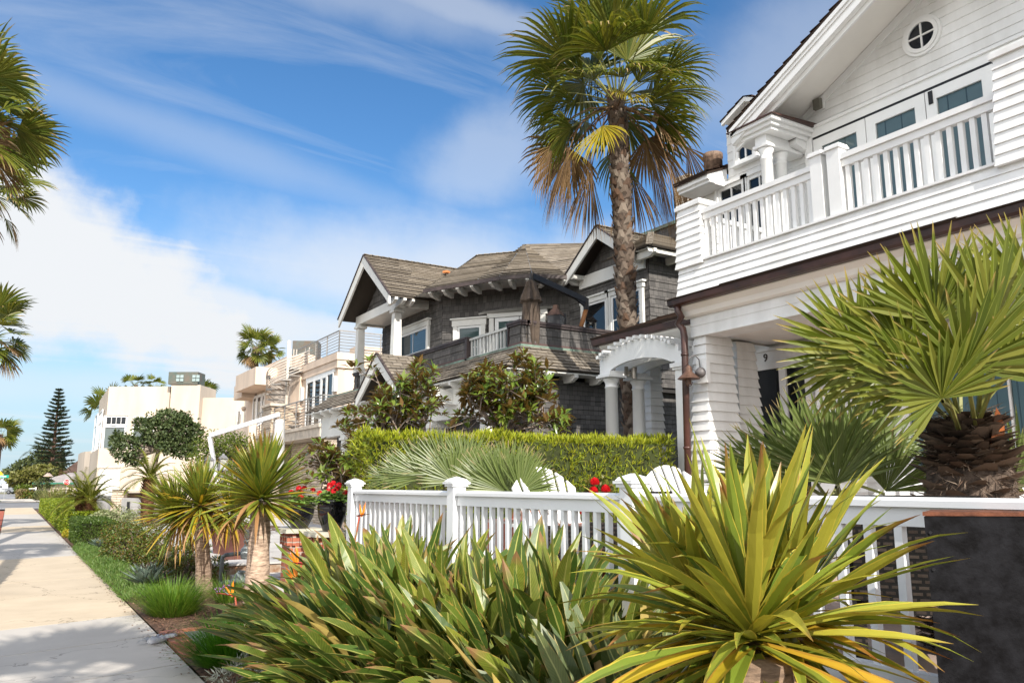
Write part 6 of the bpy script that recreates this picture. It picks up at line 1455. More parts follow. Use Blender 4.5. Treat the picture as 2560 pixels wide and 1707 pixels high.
leaves('fibre', np.stack([ax+oo[:, 0]*rr, ay+oo[:, 1]*rr, zz], 1), oo+rdir(n)*.7+[0, 0, -.3], rdir(n), .06+RNG.random(n)*.08, .006, BOOTD, o)
m = MB(); q = hb+V((-.02, -.13, -.10)); m.blade(q-V((0, 0, .12)), (-.1, -.3, 1), (0, -1, 0), .28, .07, .2, 6, .5); m.build('spathe', pmat('rust_spathe', (.30, .09, .025), .6, .3, 9), o)
fan_clump('dark green fan palm beneath the big bright one, in front of the dark door', at(2080, 1260, D=5.4)*1.0, [
    (2075, 1190, 5.3, 115, .15, .66, 34, 150), (2000, 1200, 5.5, 140, .1, .60, 28, 130), (2140, 1160, 5.6, 72, .0, .58, 30, 130), (2215, 1228, 5.2, 68, .25, .44, 30, 130), (2090, 1210, 5.1, 95, .3, .50, 28, 150), (1930, 1215, 5.6, 158, .1, .52, 24, 100), (2180, 1180, 5.7, 85, .1, .5, 26, 120)],
    FANGR, 'grey-green dwarf fan palms', 52)
fan_clump('grey-green fan palm in front of the left end of the yellow hedge', at(1100, 1280, D=8.55)*1.0, [
    (1120, 1185, 8.5, 110, .0, .52, 34, 140), (1065, 1192, 8.55, 135, .0, .50, 32, 130), (1010, 1190, 8.8, 162, .0, .36, 26, 110), (1165, 1185, 8.4, 85, -.1, .46, 28, 130), (1135, 1205, 8.35, 112, .05, .42, 26, 150), (965, 1195, 9.0, 174, 0, .26, 18, 80)], FANGR, 'grey-green dwarf fan palms', 53)
fan_clump('grey-green fan palm overlapping the white Adirondack chair', at(1285, 1290, D=7.6)*1.0, [
    (1262, 1228, 7.5, 92, .1, .48, 40, 180), (1300, 1230, 7.4, 60, .05, .42, 30, 130), (1230, 1222, 7.7, 118, .0, .46, 30, 140), (1275, 1200, 7.8, 95, -.1, .42, 28, 150), (1205, 1228, 7.8, 150, .0, .34, 24, 110)], FANGR, 'grey-green dwarf fan palms', 54)
q = at(2545, 1235, D=5.0)
fan_clump('young dark fan palm at the right edge behind the fence', q, [(2550, 1220, 4.9, 100, .2, .5, 18, 110), (2530, 1225, 4.9, 70, .3, .4, 16, 100)], FANGR, 'grey-green dwarf fan palms', 55)

# ---- yuccas
YUC = leafmat('yucca_leaf', [(.115, .175, .02), (.21, .265, .032), (.33, .33, .04), (.16, .22, .03), (.42, .37, .045), (.09, .15, .025)], .34, .2, spots=(.22, .11, .03), stripes=.18, edge=(.44, .36, .05), edgew=.07, tip=(.24, .115, .035), tipamt=.42, var=.12)
YUCG = leafmat('green_yucca_leaf', [(.085, .15, .022), (.14, .205, .03), (.22, .265, .035), (.11, .175, .028), (.32, .31, .04), (.07, .125, .022)], .36, .3, edge=(.40, .34, .05), edgew=.07, tip=(.26, .13, .035), tipamt=.42, var=.12)
YUCY = leafmat('yellow_yucca_leaf', [(.50, .36, .02), (.42, .33, .03), (.55, .33, .03)], .4, .35, edge=(.40, .22, .03), edgew=.12, tip=(.22, .08, .02), tipamt=.5)
YUCD = leafmat('dry_yucca_leaf', [(.40, .22, .08), (.30, .15, .06), (.48, .32, .15)], .8, .2)
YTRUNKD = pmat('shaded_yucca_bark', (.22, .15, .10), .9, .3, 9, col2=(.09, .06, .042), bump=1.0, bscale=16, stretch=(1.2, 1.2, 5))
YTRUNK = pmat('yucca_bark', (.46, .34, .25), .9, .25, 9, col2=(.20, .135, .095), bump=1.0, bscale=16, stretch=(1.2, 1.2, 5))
def yprof(t): return min(1, .75+t*1.2) if t < .5 else max(.02, 1-((t-.5)/.5)**1.5)
def rosette(m, my, md, c, n, L, w, axis=U3, elmin=-35, stiff=.25, ydead=.05, jit=.10, pw=1.15):
    ax = V(axis).normalized(); q = U3.rotation_difference(ax)
    for k in range(n):
        f = (k+.5)/n; el = R(86-(86-elmin)*f**pw)+rnd(-jit, jit); az = k*2.39996+rnd(-.3, .3)
        d = q@sph(az, el); l = L*rnd(.78, 1.08)*(1 if f > .12 else .75); dst = m
        if f > .55 and random.random() < ydead*2.2: dst = my
        if f > .85 and random.random() < ydead*3: dst = md
        dst.blade(V(c)+d*.03+ax*(.10*(1-f)), d, ax if abs(d.dot(ax)) < .97 else d.orthogonal(), l, w*rnd(.8, 1.2), (stiff*rnd(.3, 1.2) if dst is not md else 1.6)*(1.0 if el < 1.1 else .3), 7, .30, yprof, droop_pow=2, twist=rnd(-.7, .7), wob=.05)
def yucca(label, base, heads, r0, r1, L, w, n, seed, cat='yucca', elmin=-38, stiff=.3, flare=1.0, group='tree yuccas in the front bed', ydead=.05, jit=.1, pw=1.15, mat=None):
    random.seed(seed); base = V(base); t = thing('yucca', label, cat, tuple(base), group)
    c0 = V(heads[0][0]); m = MB(); k = 9
    path = [base.lerp(c0, i/k)+V((.012*noise.noise(V((i*.8, seed, 0))), .012*noise.noise(V((seed, i*.8, 0))), 0)) for i in range(k+1)]
    rad = [r0*(1+.35*flare*(1-i/k)**3)+(r1-r0)*i/k+.006*noise.noise(V((i*2.1, seed, 4))) for i in range(k+1)]
    m.tube(path, rad, 18)
    for c, axis in heads[1:]: m.tube([path[-3], V(c)-V(axis)*.1, V(c)], [r1*.8, r1*.6, r1*.5], 10)
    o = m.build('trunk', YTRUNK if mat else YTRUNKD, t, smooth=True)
    for c, axis in heads:
        m, my, md = MB(), MB(), MB(); rosette(m, my, md, c, n, L, w, axis, elmin, stiff, ydead, jit, pw)
        ob = m.build('crown', mat or YUC, t)
        if my.f: my.build('yellow_leaf', YUCY, ob)
        if md.f: md.build('dry_leaf', YUCD, ob)
    return t
# left pair
cB = at(652, 1252, D=8.15); yucca('thick-trunked yucca with one round spiky crown beside the bird of paradise', (cB.x+.03, cB.y+.05, .05), [(cB, V((0, -.05, 1)))], .125, .095, .62, .021, 330, 61, elmin=-32, flare=1.3, pw=1.55, mat=YUCG)
cA = at(500, 1270, D=11.6); cA2 = at(450, 1292, D=11.9); cA3 = at(570, 1285, D=11.8)
yucca('pale-trunked yucca farther left with several ragged yellowing crowns', (at(512, 1480, Z=.05).x, at(512, 1480, Z=.05).y, .02), [(cA, V((-.05, -.1, 1))), (cA2, V((-.5, -.25, .8))), (cA3, V((.45, -.1, .85)))], .115, .09, .68, .018, 270, 62, elmin=-48, stiff=.5, ydead=.16, flare=.4, pw=1.4, mat=YUCG)
# right foreground
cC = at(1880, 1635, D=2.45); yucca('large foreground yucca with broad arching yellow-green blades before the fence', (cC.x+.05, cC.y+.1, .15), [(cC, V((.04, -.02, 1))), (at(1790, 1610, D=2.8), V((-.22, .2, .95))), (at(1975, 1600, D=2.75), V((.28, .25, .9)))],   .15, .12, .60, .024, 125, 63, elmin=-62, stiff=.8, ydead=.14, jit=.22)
m = None
# ---- bird of paradise
BOPL = leafmat('paddle_leaf', [(.045, .09, .013), (.09, .15, .02), (.055, .105, .016), (.18, .235, .03), (.075, .13, .022), (.36, .35, .045), (.11, .17, .028), (.24, .27, .035)], .42, .2, veins=.35, spots=(.26, .16, .06), edge=(.34, .24, .05), edgew=.025, rib=(.34, .34, .09), tip=(.26, .14, .06), tipamt=.5, var=.16, spec=.5)
BOPG = leafmat('grey_paddle_leaf', [(.085, .125, .05), (.12, .16, .06), (.17, .20, .07), (.065, .10, .035), (.20, .22, .05)], .42, .18, veins=.3, spots=(.2, .14, .06), edge=(.27, .22, .07), edgew=.025, rib=(.28, .30, .12), var=.16, spec=.5)
BOPD = leafmat('dry_paddle_leaf', [(.34, .25, .09), (.45, .34, .08), (.24, .15, .06), (.50, .43, .20)], .8, .2)
def pprof(t): return max(.02, math.sin(math.pi*min(1, .06+.94*t))**.75*(1-.25*t))
def bop(label, cx, cy, rx, ry, n, hmin, hmax, seed, mats, lean=(0, 0), gz=None):
    random.seed(seed); z0 = gz if gz is not None else ground_z(cx, cy); t = thing('bird_of_paradise', label, 'plant', (cx, cy, z0), 'bird of paradise clumps in the front bed')
    m, ms, md = MB(), MB(), MB()
    for k in range(n):
        a = rnd(0, 6.283); q = math.sqrt(random.random()); x, y = cx+rx*q*math.cos(a)*.8, cy+ry*q*math.sin(a)*.8
        b = V((x, y, ground_z(x, y)-.03)); out = V((math.cos(a)*q, math.sin(a)*q, 0))
        tilt = out*rnd(.3, 1.3)+V((rnd(-.4, .4), rnd(-.4, .4), 0))+V((lean[0], lean[1], 0)); H_ = rnd(hmin, hmax)*(1.0-.25*q)
        d = (U3+tilt*.8).normalized(); p1 = b+d*H_*.55; d2 = (U3+tilt*1.2).normalized(); p2 = p1+d2*H_*.45
        ms.tube([b, p1, p2], [.011, .009, .007], 5, False)
        d3 = (d2+out*.25+V((rnd(-.2, .2), rnd(-.2, .2), rnd(-.15, .1)))).normalized()
        up = (U3*1.0-out*.4+V((rnd(-.6, .6), rnd(-.6, .6), 0))).normalized()
        r_ = random.random(); dst = md if r_ < .03 else m
        dst.blade(p2, d3, up, rnd(.30, .56), rnd(.040, .066), rnd(.0, .55), 8, rnd(.2, .7), pprof, twist=rnd(-.8, .8), wob=.07)
    o = m.build('foliage', mats, t); ms.build('leaf_stalks', BOPS, o)
    if md.f: md.build('dry_leaves', BOPD, t)
    return t
BOPS = pmat('paddle_stalk', (.13, .16, .04), .5, .3, 6)
b1 = bop('sprawling bird of paradise clump with yellow-edged leaves spilling toward the sidewalk', 2.52, 5.95, .62, 1.85, 580, .28, .76, 71, BOPL, (-.32, .18))
b2 = bop('upright bird of paradise clump before the middle of the fence', 2.75, 4.3, .5, 1.3, 330, .34, .70, 72, BOPL, (-.05, .05))
b3 = bop('grey-green bird of paradise clump shaded by the foreground yucca', 2.45, 3.05, .55, .8, 280, .24, .52, 73, BOPG, (-.1, .05))
ORG_ = pmat('orange_petal', (.75, .22, .012), .45, .15, 8); BLUE = pmat('pale_blue_petal', (.35, .40, .55), .45, .1); SPA = pmat('red_green_spathe', (.42, .04, .05), .45, .3, 6, col2=(.20, .19, .05))
def bopflower(parent, px, py, D, az, h=.5, sc=1.0):
    c = at(px, py, D=D); k = RT*math.cos(az)-V((FW.x, FW.y, 0))*.15*math.sin(az); k.normalize()
    m = MB(); m.tube([c-U3*h*sc-k*.12, c-U3*.15*sc-k*.03, c], [.008, .007, .008], 6); m.blade(c-k*.02, k+U3*.18, U3, .19*sc, .018*sc, .0, 6, .9, lambda t: max(.03, (1-t)**.7)); o = m.build('flower', SPA, parent)
    m = MB()
    for a, l in ((1.35, .15), (1.0, .14), (1.75, .13), (.75, .11)): m.blade(c+k*.03, (k*math.cos(a)+U3*math.sin(a)+V((rnd(-.2, .2), rnd(-.2, .2), 0))), RT.cross(k)+V((.1, .2, .3)), l*sc*.95, .0095*sc, -.15, 5, .5, lambda t: max(.03, math.sin(math.pi*(.12+.88*t))))
    m.build('petal', ORG_, o); m = MB(); m.blade(c+k*.03, k*.8+U3*.55, U3, .10*sc, .006, 0, 3, .3); m.build('tongue', BLUE, o)
bopflower(b1, 588, 1492, 7.9, 2.6, .35, 1.15); bopflower(b1, 752, 1412, 6.6, 2.9, .4, 1.15); bopflower(b1, 748, 1452, 6.5, 2.7, .4, 1.15); bopflower(b1, 898, 1292, 6.9, 1.4, .45, .95)
# ---- clipped hedges
HEDY = leafmat('yellow_hedge_tip', [(.34, .39, .02), (.46, .48, .03), (.27, .34, .02), (.40, .39, .03)], .45, .35, var=.1)
HEDG = leafmat('hedge_needle', [(.11, .165, .012), (.18, .24, .02), (.26, .30, .025), (.07, .11, .012), (.30, .27, .04)], .45, .3, var=.15)
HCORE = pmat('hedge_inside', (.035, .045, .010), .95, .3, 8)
BOXG = leafmat('box_leaf', [(.09, .15, .012), (.17, .24, .018), (.27, .32, .02), (.13, .19, .016), (.34, .36, .025)], .42, .3, var=.15)
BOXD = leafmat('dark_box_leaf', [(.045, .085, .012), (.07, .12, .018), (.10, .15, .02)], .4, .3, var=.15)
def hedge(label, corners, z0, z1, n, L, W, mat, tipmat=None, ntip=0, name='hedge', group=None, seed=1, rough=.03, core=HCORE):
    """clipped hedge on a 4-cornered plan: dark inside plus leaves standing off its faces"""
    c = [V(p) for p in corners]; ce = sum(c, V((0, 0, 0)))/4; t = thing(name, label, 'hedge', (ce.x, ce.y, z0), group)
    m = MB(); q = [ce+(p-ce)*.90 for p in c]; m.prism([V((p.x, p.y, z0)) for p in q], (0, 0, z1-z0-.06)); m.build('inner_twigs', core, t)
    P_ = []; N_ = []
    per = [(c[i], c[(i+1) % 4]) for i in range(4)]; areas = [(b-a).length*(z1-z0) for a, b in per]; at_ = (c[1]-c[0]).cross(c[3]-c[0]).length; tot = sum(areas)+at_
    for (a, b), ar in zip(per, areas):
        k = int(n*ar/tot); u = RNG.random(k); v = RNG.random(k); d = (b-a).normalized(); nn = V((d.y, -d.x, 0))
        if nn.dot((a+b)/2-ce) < 0: nn = -nn
        P_.append(np.outer(1-u, a)+np.outer(u, b)+np.outer(v, [0, 0, z1-z0])); P_[-1][:, 2] += z0; N_.append(np.tile([nn.x, nn.y, .25], (k, 1)))
    k = int(n*at_/tot*1.4); u = RNG.random(k)[:, None]; v = RNG.random(k)[:, None]
    A, B, C_, D_ = [np.array(p) for p in c]; top = (A*(1-u)+B*u)*(1-v)+(D_*(1-u)+C_*u)*v; top[:, 2] = z1; P_.append(top); N_.append(np.tile([0, 0, 1.], (k, 1)))
    P_ = np.concatenate(P_); N_ = np.concatenate(N_)
    wob = np.array([noise.noise(V(p*2.2))*1.0+noise.noise(V(p*6))*.5 for p in P_]); P_ = P_+N_*(wob[:, None]*rough*1.5-rough*RNG.random(len(P_))[:, None]*2.2)
    edge = np.clip((P_[:, 2]-(z1-.06))/.06, 0, 1)
    leaves('foliage', P_, N_*.9+rdir(len(P_))*.75, N_+rdir(len(P_))*.8+[0, 0, .5], L*(.7+.6*RNG.random(len(P_))), W, mat, t, fold=.2)
    if tipmat is not None:
        sel = RNG.choice(len(P_), ntip, p=(w := (np.clip((P_[:, 2]-z0)/(z1-z0), 0, 1)**4+.16))/w.sum()) if ntip else []
        pp = P_[sel]+N_[sel]*.012; leaves('new_growth', pp, N_[sel]*.7+rdir(len(sel))*.6+[0, 0, .7], N_[sel]+rdir(len(sel))*.7, L*(.8+.5*RNG.random(len(sel))), W, tipmat, t, fold=.2)
    return t
hl, hr = at(925, 1150, Y=9.0), at(1686, 1150, Y=8.05)
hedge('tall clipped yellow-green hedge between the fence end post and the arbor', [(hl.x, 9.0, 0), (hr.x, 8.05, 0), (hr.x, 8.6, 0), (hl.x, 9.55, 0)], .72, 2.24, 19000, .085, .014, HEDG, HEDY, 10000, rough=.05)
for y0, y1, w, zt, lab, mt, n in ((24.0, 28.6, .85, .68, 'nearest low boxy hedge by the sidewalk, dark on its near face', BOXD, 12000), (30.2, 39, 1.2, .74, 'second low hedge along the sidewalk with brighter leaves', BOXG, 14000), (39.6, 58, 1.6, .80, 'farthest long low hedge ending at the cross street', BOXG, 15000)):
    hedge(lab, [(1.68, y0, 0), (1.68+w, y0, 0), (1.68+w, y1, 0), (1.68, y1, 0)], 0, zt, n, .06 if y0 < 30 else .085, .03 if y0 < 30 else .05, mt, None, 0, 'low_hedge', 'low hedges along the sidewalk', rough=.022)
# ---- shrubs and trees
def bush(name, label, cat, base, blobs, n, L, W, mat, group=None, stems=6, stemm=BARK, r=.015, seed=3, shell=.55, trunkpath=None, trunkr=.06, up=.5, fold=.2, jit=.7, gapf=1.6, gapt=-.28):
    """crown of loose leaf clumps: blobs = (centre, radii)"""
    random.seed(seed); base = V(base); t = thing(name, label, cat, tuple(base), group)
    m = MB(); top = base
    if trunkpath: m.tube([V(p) for p in trunkpath], [trunkr*(1-.45*i/(len(trunkpath)-1)) for i in range(len(trunkpath))], 10); top = V(trunkpath[-1])
    for c, rr in blobs:
        c = V(c)
        for k in range(stems):
            e = c+V((rnd(-1, 1)*rr[0], rnd(-1, 1)*rr[1], rnd(-.6, .9)*rr[2]))*.75; mid = top.lerp(e, .5)+V((rnd(-.1, .1), rnd(-.1, .1), rnd(-.05, .12)))*max(rr)
            m.tube([top, mid, e], [r*1.6, r, r*.35], 5, False)
    m.build('trunk' if trunkpath else 'stems', stemm, t)
    vol = np.array([rr[0]*rr[1]*rr[2] for _, rr in blobs])**.75; vol /= vol.sum(); P_ = []; O_ = []
    for (c, rr), f in zip(blobs, vol):
        k = int(n*f); d = rdir(k); q = (shell+(1-shell)*RNG.random(k)**.6); nz = np.array([noise.noise(V(x*2.3+np.array(c))) for x in d])
        q = q*(1+.5*nz); P_.append(np.array(c)+d*q[:, None]*np.array(rr)); O_.append(d)
    P_ = np.concatenate(P_); O_ = np.concatenate(O_)
    gap = np.array([noise.noise(V(p*(gapf/max(rr)))) for p in P_]); keep = gap > gapt; P_, O_ = P_[keep], O_[keep]; k = len(P_)
    leaves('crown' if trunkpath else 'foliage', P_, O_*.6+rdir(k)*jit+[0, 0, .15], O_*.5+rdir(k)*.6+[0, 0, up], L*(.7+.6*RNG.random(k)), W*(.8+.4*RNG.random(k)), mat, t, fold=fold)
    return t
VARG = leafmat('variegated_leaf', [(.24, .29, .13), (.34, .36, .18), (.16, .22, .07), (.40, .40, .24)], .45, .3, edge=(.50, .48, .32), edgew=.16)
ROSE = leafmat('rose_leaf', [(.055, .10, .015), (.09, .145, .02), (.15, .19, .03), (.19, .085, .02), (.075, .12, .015)], .4, .3)
DARKT = leafmat('dark_tree_leaf', [(.045, .075, .025), (.08, .115, .038), (.14, .175, .065), (.055, .085, .03)], .45, .25)
LEMON = leafmat('lemon_leaf', [(.06, .10, .012), (.12, .17, .02), (.20, .24, .03), (.08, .12, .015)], .35, .35)
def P3(px, py, D): return V(at(px, py, D=D))
def blob(px, py, D, rx, rz): s = D/F_PX; return (P3(px, py, D), (rx*s, rx*s, rz*s))
g = P3(288, 1345, 24.5); bush('variegated_shrub', 'round grey-green variegated shrub beside the twin-trunked small palm', 'shrub', (g.x, g.y, .03), [blob(285, 1308, 24.5, 52, 36), blob(325, 1310, 24, 26, 34), blob(255, 1300, 25, 26, 26)], 6000, .07, .04, VARG, stems=8, r=.02)
g = P3(210, 1310, 29.5); bush('variegated_shrub', 'small pale variegated shrub among the low hedges', 'shrub', (g.x, g.y, .03), [blob(200, 1272, 32, 26, 16)], 1600, .09, .05, VARG, stems=5)
g = P3(335, 1430, 16.6); bush('rose_bush', 'large rose bush with reddish new leaves behind the agave', 'shrub', (g.x, g.y, .03), [blob(320, 1365, 16.8, 62, 42), blob(380, 1370, 16, 50, 40), blob(300, 1330, 17.5, 45, 30), blob(360, 1335, 16.8, 48, 26), blob(345, 1400, 16.2, 64, 30), blob(395, 1400, 15.6, 44, 34), blob(290, 1375, 17, 34, 30)], 11000, .05, .028, ROSE, 'rose bushes', stems=6, r=.010)
g = P3(460, 1455, 13.4); rb = bush('rose_bush', 'smaller open rose bush between the agave and the pale yucca trunk', 'shrub', (g.x, g.y, .03), [blob(455, 1395, 13.6, 46, 42), blob(425, 1415, 13.2, 34, 32), blob(485, 1380, 13.9, 34, 46), blob(540, 1420, 13.4, 30, 30)], 5200, .045, .026, ROSE, 'rose bushes', stems=6, r=.010)
c = P3(421, 1386, 12.9); dd = rdir(40); leaves('white_bloom', np.array(c)+dd*.022, dd+[0, 0, .6], dd, .04, .035, leafmat('cream_petal', [(.75, .72, .6), (.8, .76, .62)], .5, .3, var=.05), rb)
tb = P3(383, 1245, 38); bush('evergreen_tree', 'dark round evergreen tree in front of the cream house', 'tree', (tb.x, tb.y, 0), [blob(445, 1080, 38, 40, 40), blob(388, 1085, 38, 34, 34), blob(415, 1048, 38.5, 36, 24), blob(318, 1118, 37.5, 36, 34), blob(480, 1088, 38.7, 28, 34), blob(420, 1118, 37.4, 26, 16), blob(296, 1100, 38, 20, 22), blob(462, 1128, 38, 34, 16), blob(338, 1150, 37.6, 24, 14), blob(455, 1052, 38, 24, 20), blob(355, 1062, 38.3, 22, 20)], 17000, .17, .09, DARKT, stems=5, trunkpath=[(tb.x, tb.y, 0), (tb.x, tb.y, .9), tuple(P3(384, 1175, 38)), tuple(P3(396, 1125, 38))], trunkr=.17, r=.04, shell=.4, gapf=1.9, gapt=-.04)
tb = P3(560, 1210, 25); le = bush('lemon_tree', 'small glossy-leaved lemon tree behind the white umbrella frame', 'tree', (tb.x, tb.y, .1), [blob(560, 1110, 25, 60, 36), blob(520, 1130, 25, 42, 40), blob(600, 1125, 25.4, 40, 42), blob(580, 1160, 25, 52, 34), blob(510, 1165, 25, 44, 28), blob(615, 1170, 25.3, 26, 24)], 6500, .085, .045, LEMON, stems=4, trunkpath=[(tb.x, tb.y, .1), tuple(P3(560, 1175, 25)), tuple(P3(562, 1140, 25))], trunkr=.05, r=.014, shell=.3)
dd = rdir(160); pts = np.array([np.array(P3(random.choice([540, 560, 590, 600, 520, 575]), random.choice([1105, 1120, 1150, 1165]), 25))+.42*x for x in rdir(26)])
leaves('lemon', pts, rdir(26), rdir(26), .055, .05, leafmat('lemon_skin', [(.62, .45, .02), (.5, .42, .04)], .4, .1), le, fold=.4)
# magnolias: open branches ending in leaf whorls
MAGL = leafmat('magnolia_leaf', [(.065, .125, .014), (.115, .185, .022), (.19, .25, .04), (.085, .15, .016)], .22, .28, rib=(.20, .22, .06), under=(.22, .13, .05), spec=.6, var=.1)
TWIG = pmat('pale_twig', (.30, .24, .20), .8, .2, 12)
def magnolia(label, basepx, D, tips, seed, L=.17, n=11, group='magnolia trees behind the hedge'):
    random.seed(seed); b = P3(basepx[0], basepx[1], D); t = thing('magnolia_tree', label, 'tree', (b.x, b.y, .2), group)
    m = MB(); m.tube([(b.x, b.y, .2), tuple(b)], [.05, .035], 8); P_, D_, U_ = [], [], []
    for px, py, dd in tips:
        e = P3(px, py, D+dd); mid = b.lerp(e, .5)+V((rnd(-.25, .25), rnd(-.25, .25), rnd(-.1, .2))); q = mid.lerp(e, .55)+V((rnd(-.08, .08), rnd(-.08, .08), rnd(-.05, .08)))
        m.tube([b, mid, q, e], [.020, .014, .010, .006], 5, False)
        ax = ((e-q).normalized()+U3*.5).normalized()
        for s in range(3):
            c = e.lerp(q, s*.35)
            for k in range(n if s == 0 else n-3):
                az = k*2.4+s; el = rnd(.0, 1.0); o = ax.orthogonal().normalized(); o = (Matrix.Rotation(az, 3, ax)@o)
                d = (o*math.cos(el)+ax*math.sin(el)).normalized(); P_.append(c+d*.02); D_.append(d); U_.append((ax*.6+U3+o*-.2+V((rnd(-.3, .3),)*3)))
        for s in range(2):
            c = e+V((rnd(-.25, .25), rnd(-.25, .25), rnd(-.3, .05))); m.tube([q, c], [.008, .005], 4, False)
            for k in range(n-2):
                d = V((rnd(-1, 1), rnd(-1, 1), rnd(-.3, 1))).normalized(); P_.append(c+d*.02); D_.append(d); U_.append(V((rnd(-.4, .4), rnd(-.4, .4), 1)))
    m.build('branches', TWIG, t); k = len(P_)
    leaves('foliage', np.array(P_), np.array(D_), np.array(U_), L*(.75+.45*RNG.random(k)), L*.40, MAGL, t, fold=.22, curl=.12)
    return t
random.seed(80)
def scat(cx, cy, rx, ry, n): return [(cx+rx*(q := math.sqrt(random.random()))*math.cos(a := rnd(0, 6.283)), cy+ry*q*math.sin(a), rnd(-.7, .7)) for _ in range(n)]
magnolia('open magnolia tree before the small entry gable of the gray house', (985, 1160), 13.6, scat(1000, 1010, 95, 70, 26)+scat(1030, 940, 55, 40, 10)+scat(910, 1040, 55, 45, 9)+[(925, 905, 0), (960, 985, 0)], 81)
magnolia('fuller magnolia tree before the hipped porch roof, right of the other one', (1265, 1090), 12.0, scat(1255, 985, 85, 80, 26)+scat(1330, 950, 60, 50, 14)+scat(1180, 960, 40, 45, 10)+scat(1370, 1040, 40, 25, 5)+[(1310, 890, 0), (1290, 900, 0), (1150, 1040, 0)], 82)
magnolia('low magnolia between the flower pots and the yellow hedge', (860, 1280), 12.6, scat(850, 1150, 95, 42, 24)+scat(880, 1215, 60, 40, 10)+[(775, 1135, 0), (800, 1110, 0)], 83)
# grasses
GRS = leafmat('clump_grass', [(.06, .15, .012), (.10, .21, .018), (.16, .29, .03), (.25, .33, .05)], .4, .35, var=.1)
GRS2 = leafmat('bright_clump_grass', [(.045, .16, .008), (.07, .22, .012), (.13, .30, .02)], .4, .35, var=.1)
def grass(name, label, c, r, h, n, mat, seed, w=.005, cat='grass clump', group=None, lean=(0, 0)):
    random.seed(seed); t = thing(name, label, cat, tuple(c), group); m = MB()
    for k in range(n):
        a = rnd(0, 6.283); q = math.sqrt(random.random()); b = V(c)+V((r*.45*q*math.cos(a), r*.45*q*math.sin(a), 0)); el = R(88-62*q*rnd(.6, 1.1)); d = sph(a+rnd(-.4, .4), el)+V((lean[0], lean[1], 0))
        m.blade(b, d, U3 if el < 1.4 else V((1, 0, 0)), h*rnd(.7, 1.15), w, rnd(.3, .9), 5, .2, lambda t: max(.05, (1-t)**.6), droop_pow=2)
    m.build('blades', mat, t); return t
c = at(437, 1535, Z=.05); grass('grass_clump', 'round tuft of fine green grass at the foot of the pale yucca trunk', (c.x, c.y+.18, .02), .55, .50, 1250, GRS, 91, group='tufts of fine grass')
c = at(560, 1690, Z=.05); grass('grass_clump', 'bright green grass tuft at the bottom by the sidewalk edge', (1.86, 7.95, .03), .50, .50, 1300, GRS2, 92, group='tufts of fine grass', lean=(-.12, -.1))
c = at(565, 1500, Z=.08); gl = grass('society_garlic', 'thin grassy plant with small lilac flower heads by the mulch', (c.x+.05, c.y+.1, .03), .3, .42, 260, GRS, 93, cat='plant')
LIL = leafmat('lilac_petal', [(.42, .22, .55), (.52, .30, .62), (.36, .18, .5)], .5, .4, var=.05)
for px, py in ((545, 1473), (560, 1470), (566, 1465)):
    p = at(px, py, D=11.0); dd = rdir(26); leaves('bloom', np.array(p)+dd*.02*[1.6, 1, .7], dd, rdir(26), .028, .014, LIL, gl); m = MB(); m.tube([(c.x+.05, c.y+.1, .05), ((c.x+p.x)/2+.02, (c.y+p.y)/2, p.z*.6), tuple(p)], .004, 4); m.build('stalk', STALKG, gl)
GCOV = leafmat('ground_cover_leaf', [(.055, .12, .02), (.09, .17, .028), (.13, .21, .04), (.17, .22, .07)], .5, .3, var=.15)
n = 15000; yy = 12.7+RNG.random(n)*11.0; w = np.clip(.75-.02*(yy-13), .4, .8); xx = 1.50+w*RNG.random(n)**.9; hgt = .20*np.sin(np.clip((xx-1.44)/w, 0, 1)*math.pi*.85)**.7*(.75+.4*np.array([noise.noise(V((a*2.2, b*1.5, 0))) for a, b in zip(xx, yy)]))
hgt = np.maximum(hgt, .02); k = rdir(n); tag(leaves('ground_cover', np.stack([xx, yy, hgt*(.35+.65*RNG.random(n))], 1), k*.6+[-.15, 0, .8], rdir(n), .06+.05*RNG.random(n), .013, GCOV, fold=.2), kind='stuff')
SILV = leafmat('silver_leaf', [(.34, .36, .30), (.42, .44, .38), (.28, .30, .24)], .7, .2)
c = at(620, 1700, Z=.1); n = 900; bush('dusty_miller', 'low silver-leaved plant at the bottom edge under the paddle leaves', 'plant', (c.x, c.y, .03), [((c.x, c.y, .12), (.25, .3, .16)), ((c.x+.2, c.y-.2, .12), (.2, .25, .14))], 1800, .07, .012, SILV, stems=4, r=.005)
YFL = leafmat('yellow_flower', [(.50, .36, .01), (.10, .15, .02), (.58, .44, .03), (.13, .18, .02)], .5, .3, var=.05)
c = at(163, 1345, Z=.02); bush('yellow_daisies', 'small patch of yellow flowers beside the sidewalk hedges', 'flower', (1.62, 29.3, 0), [((1.64, 29.4, .12), (.10, .26, .12))], 350, .05, .04, YFL, stems=3, r=.005)
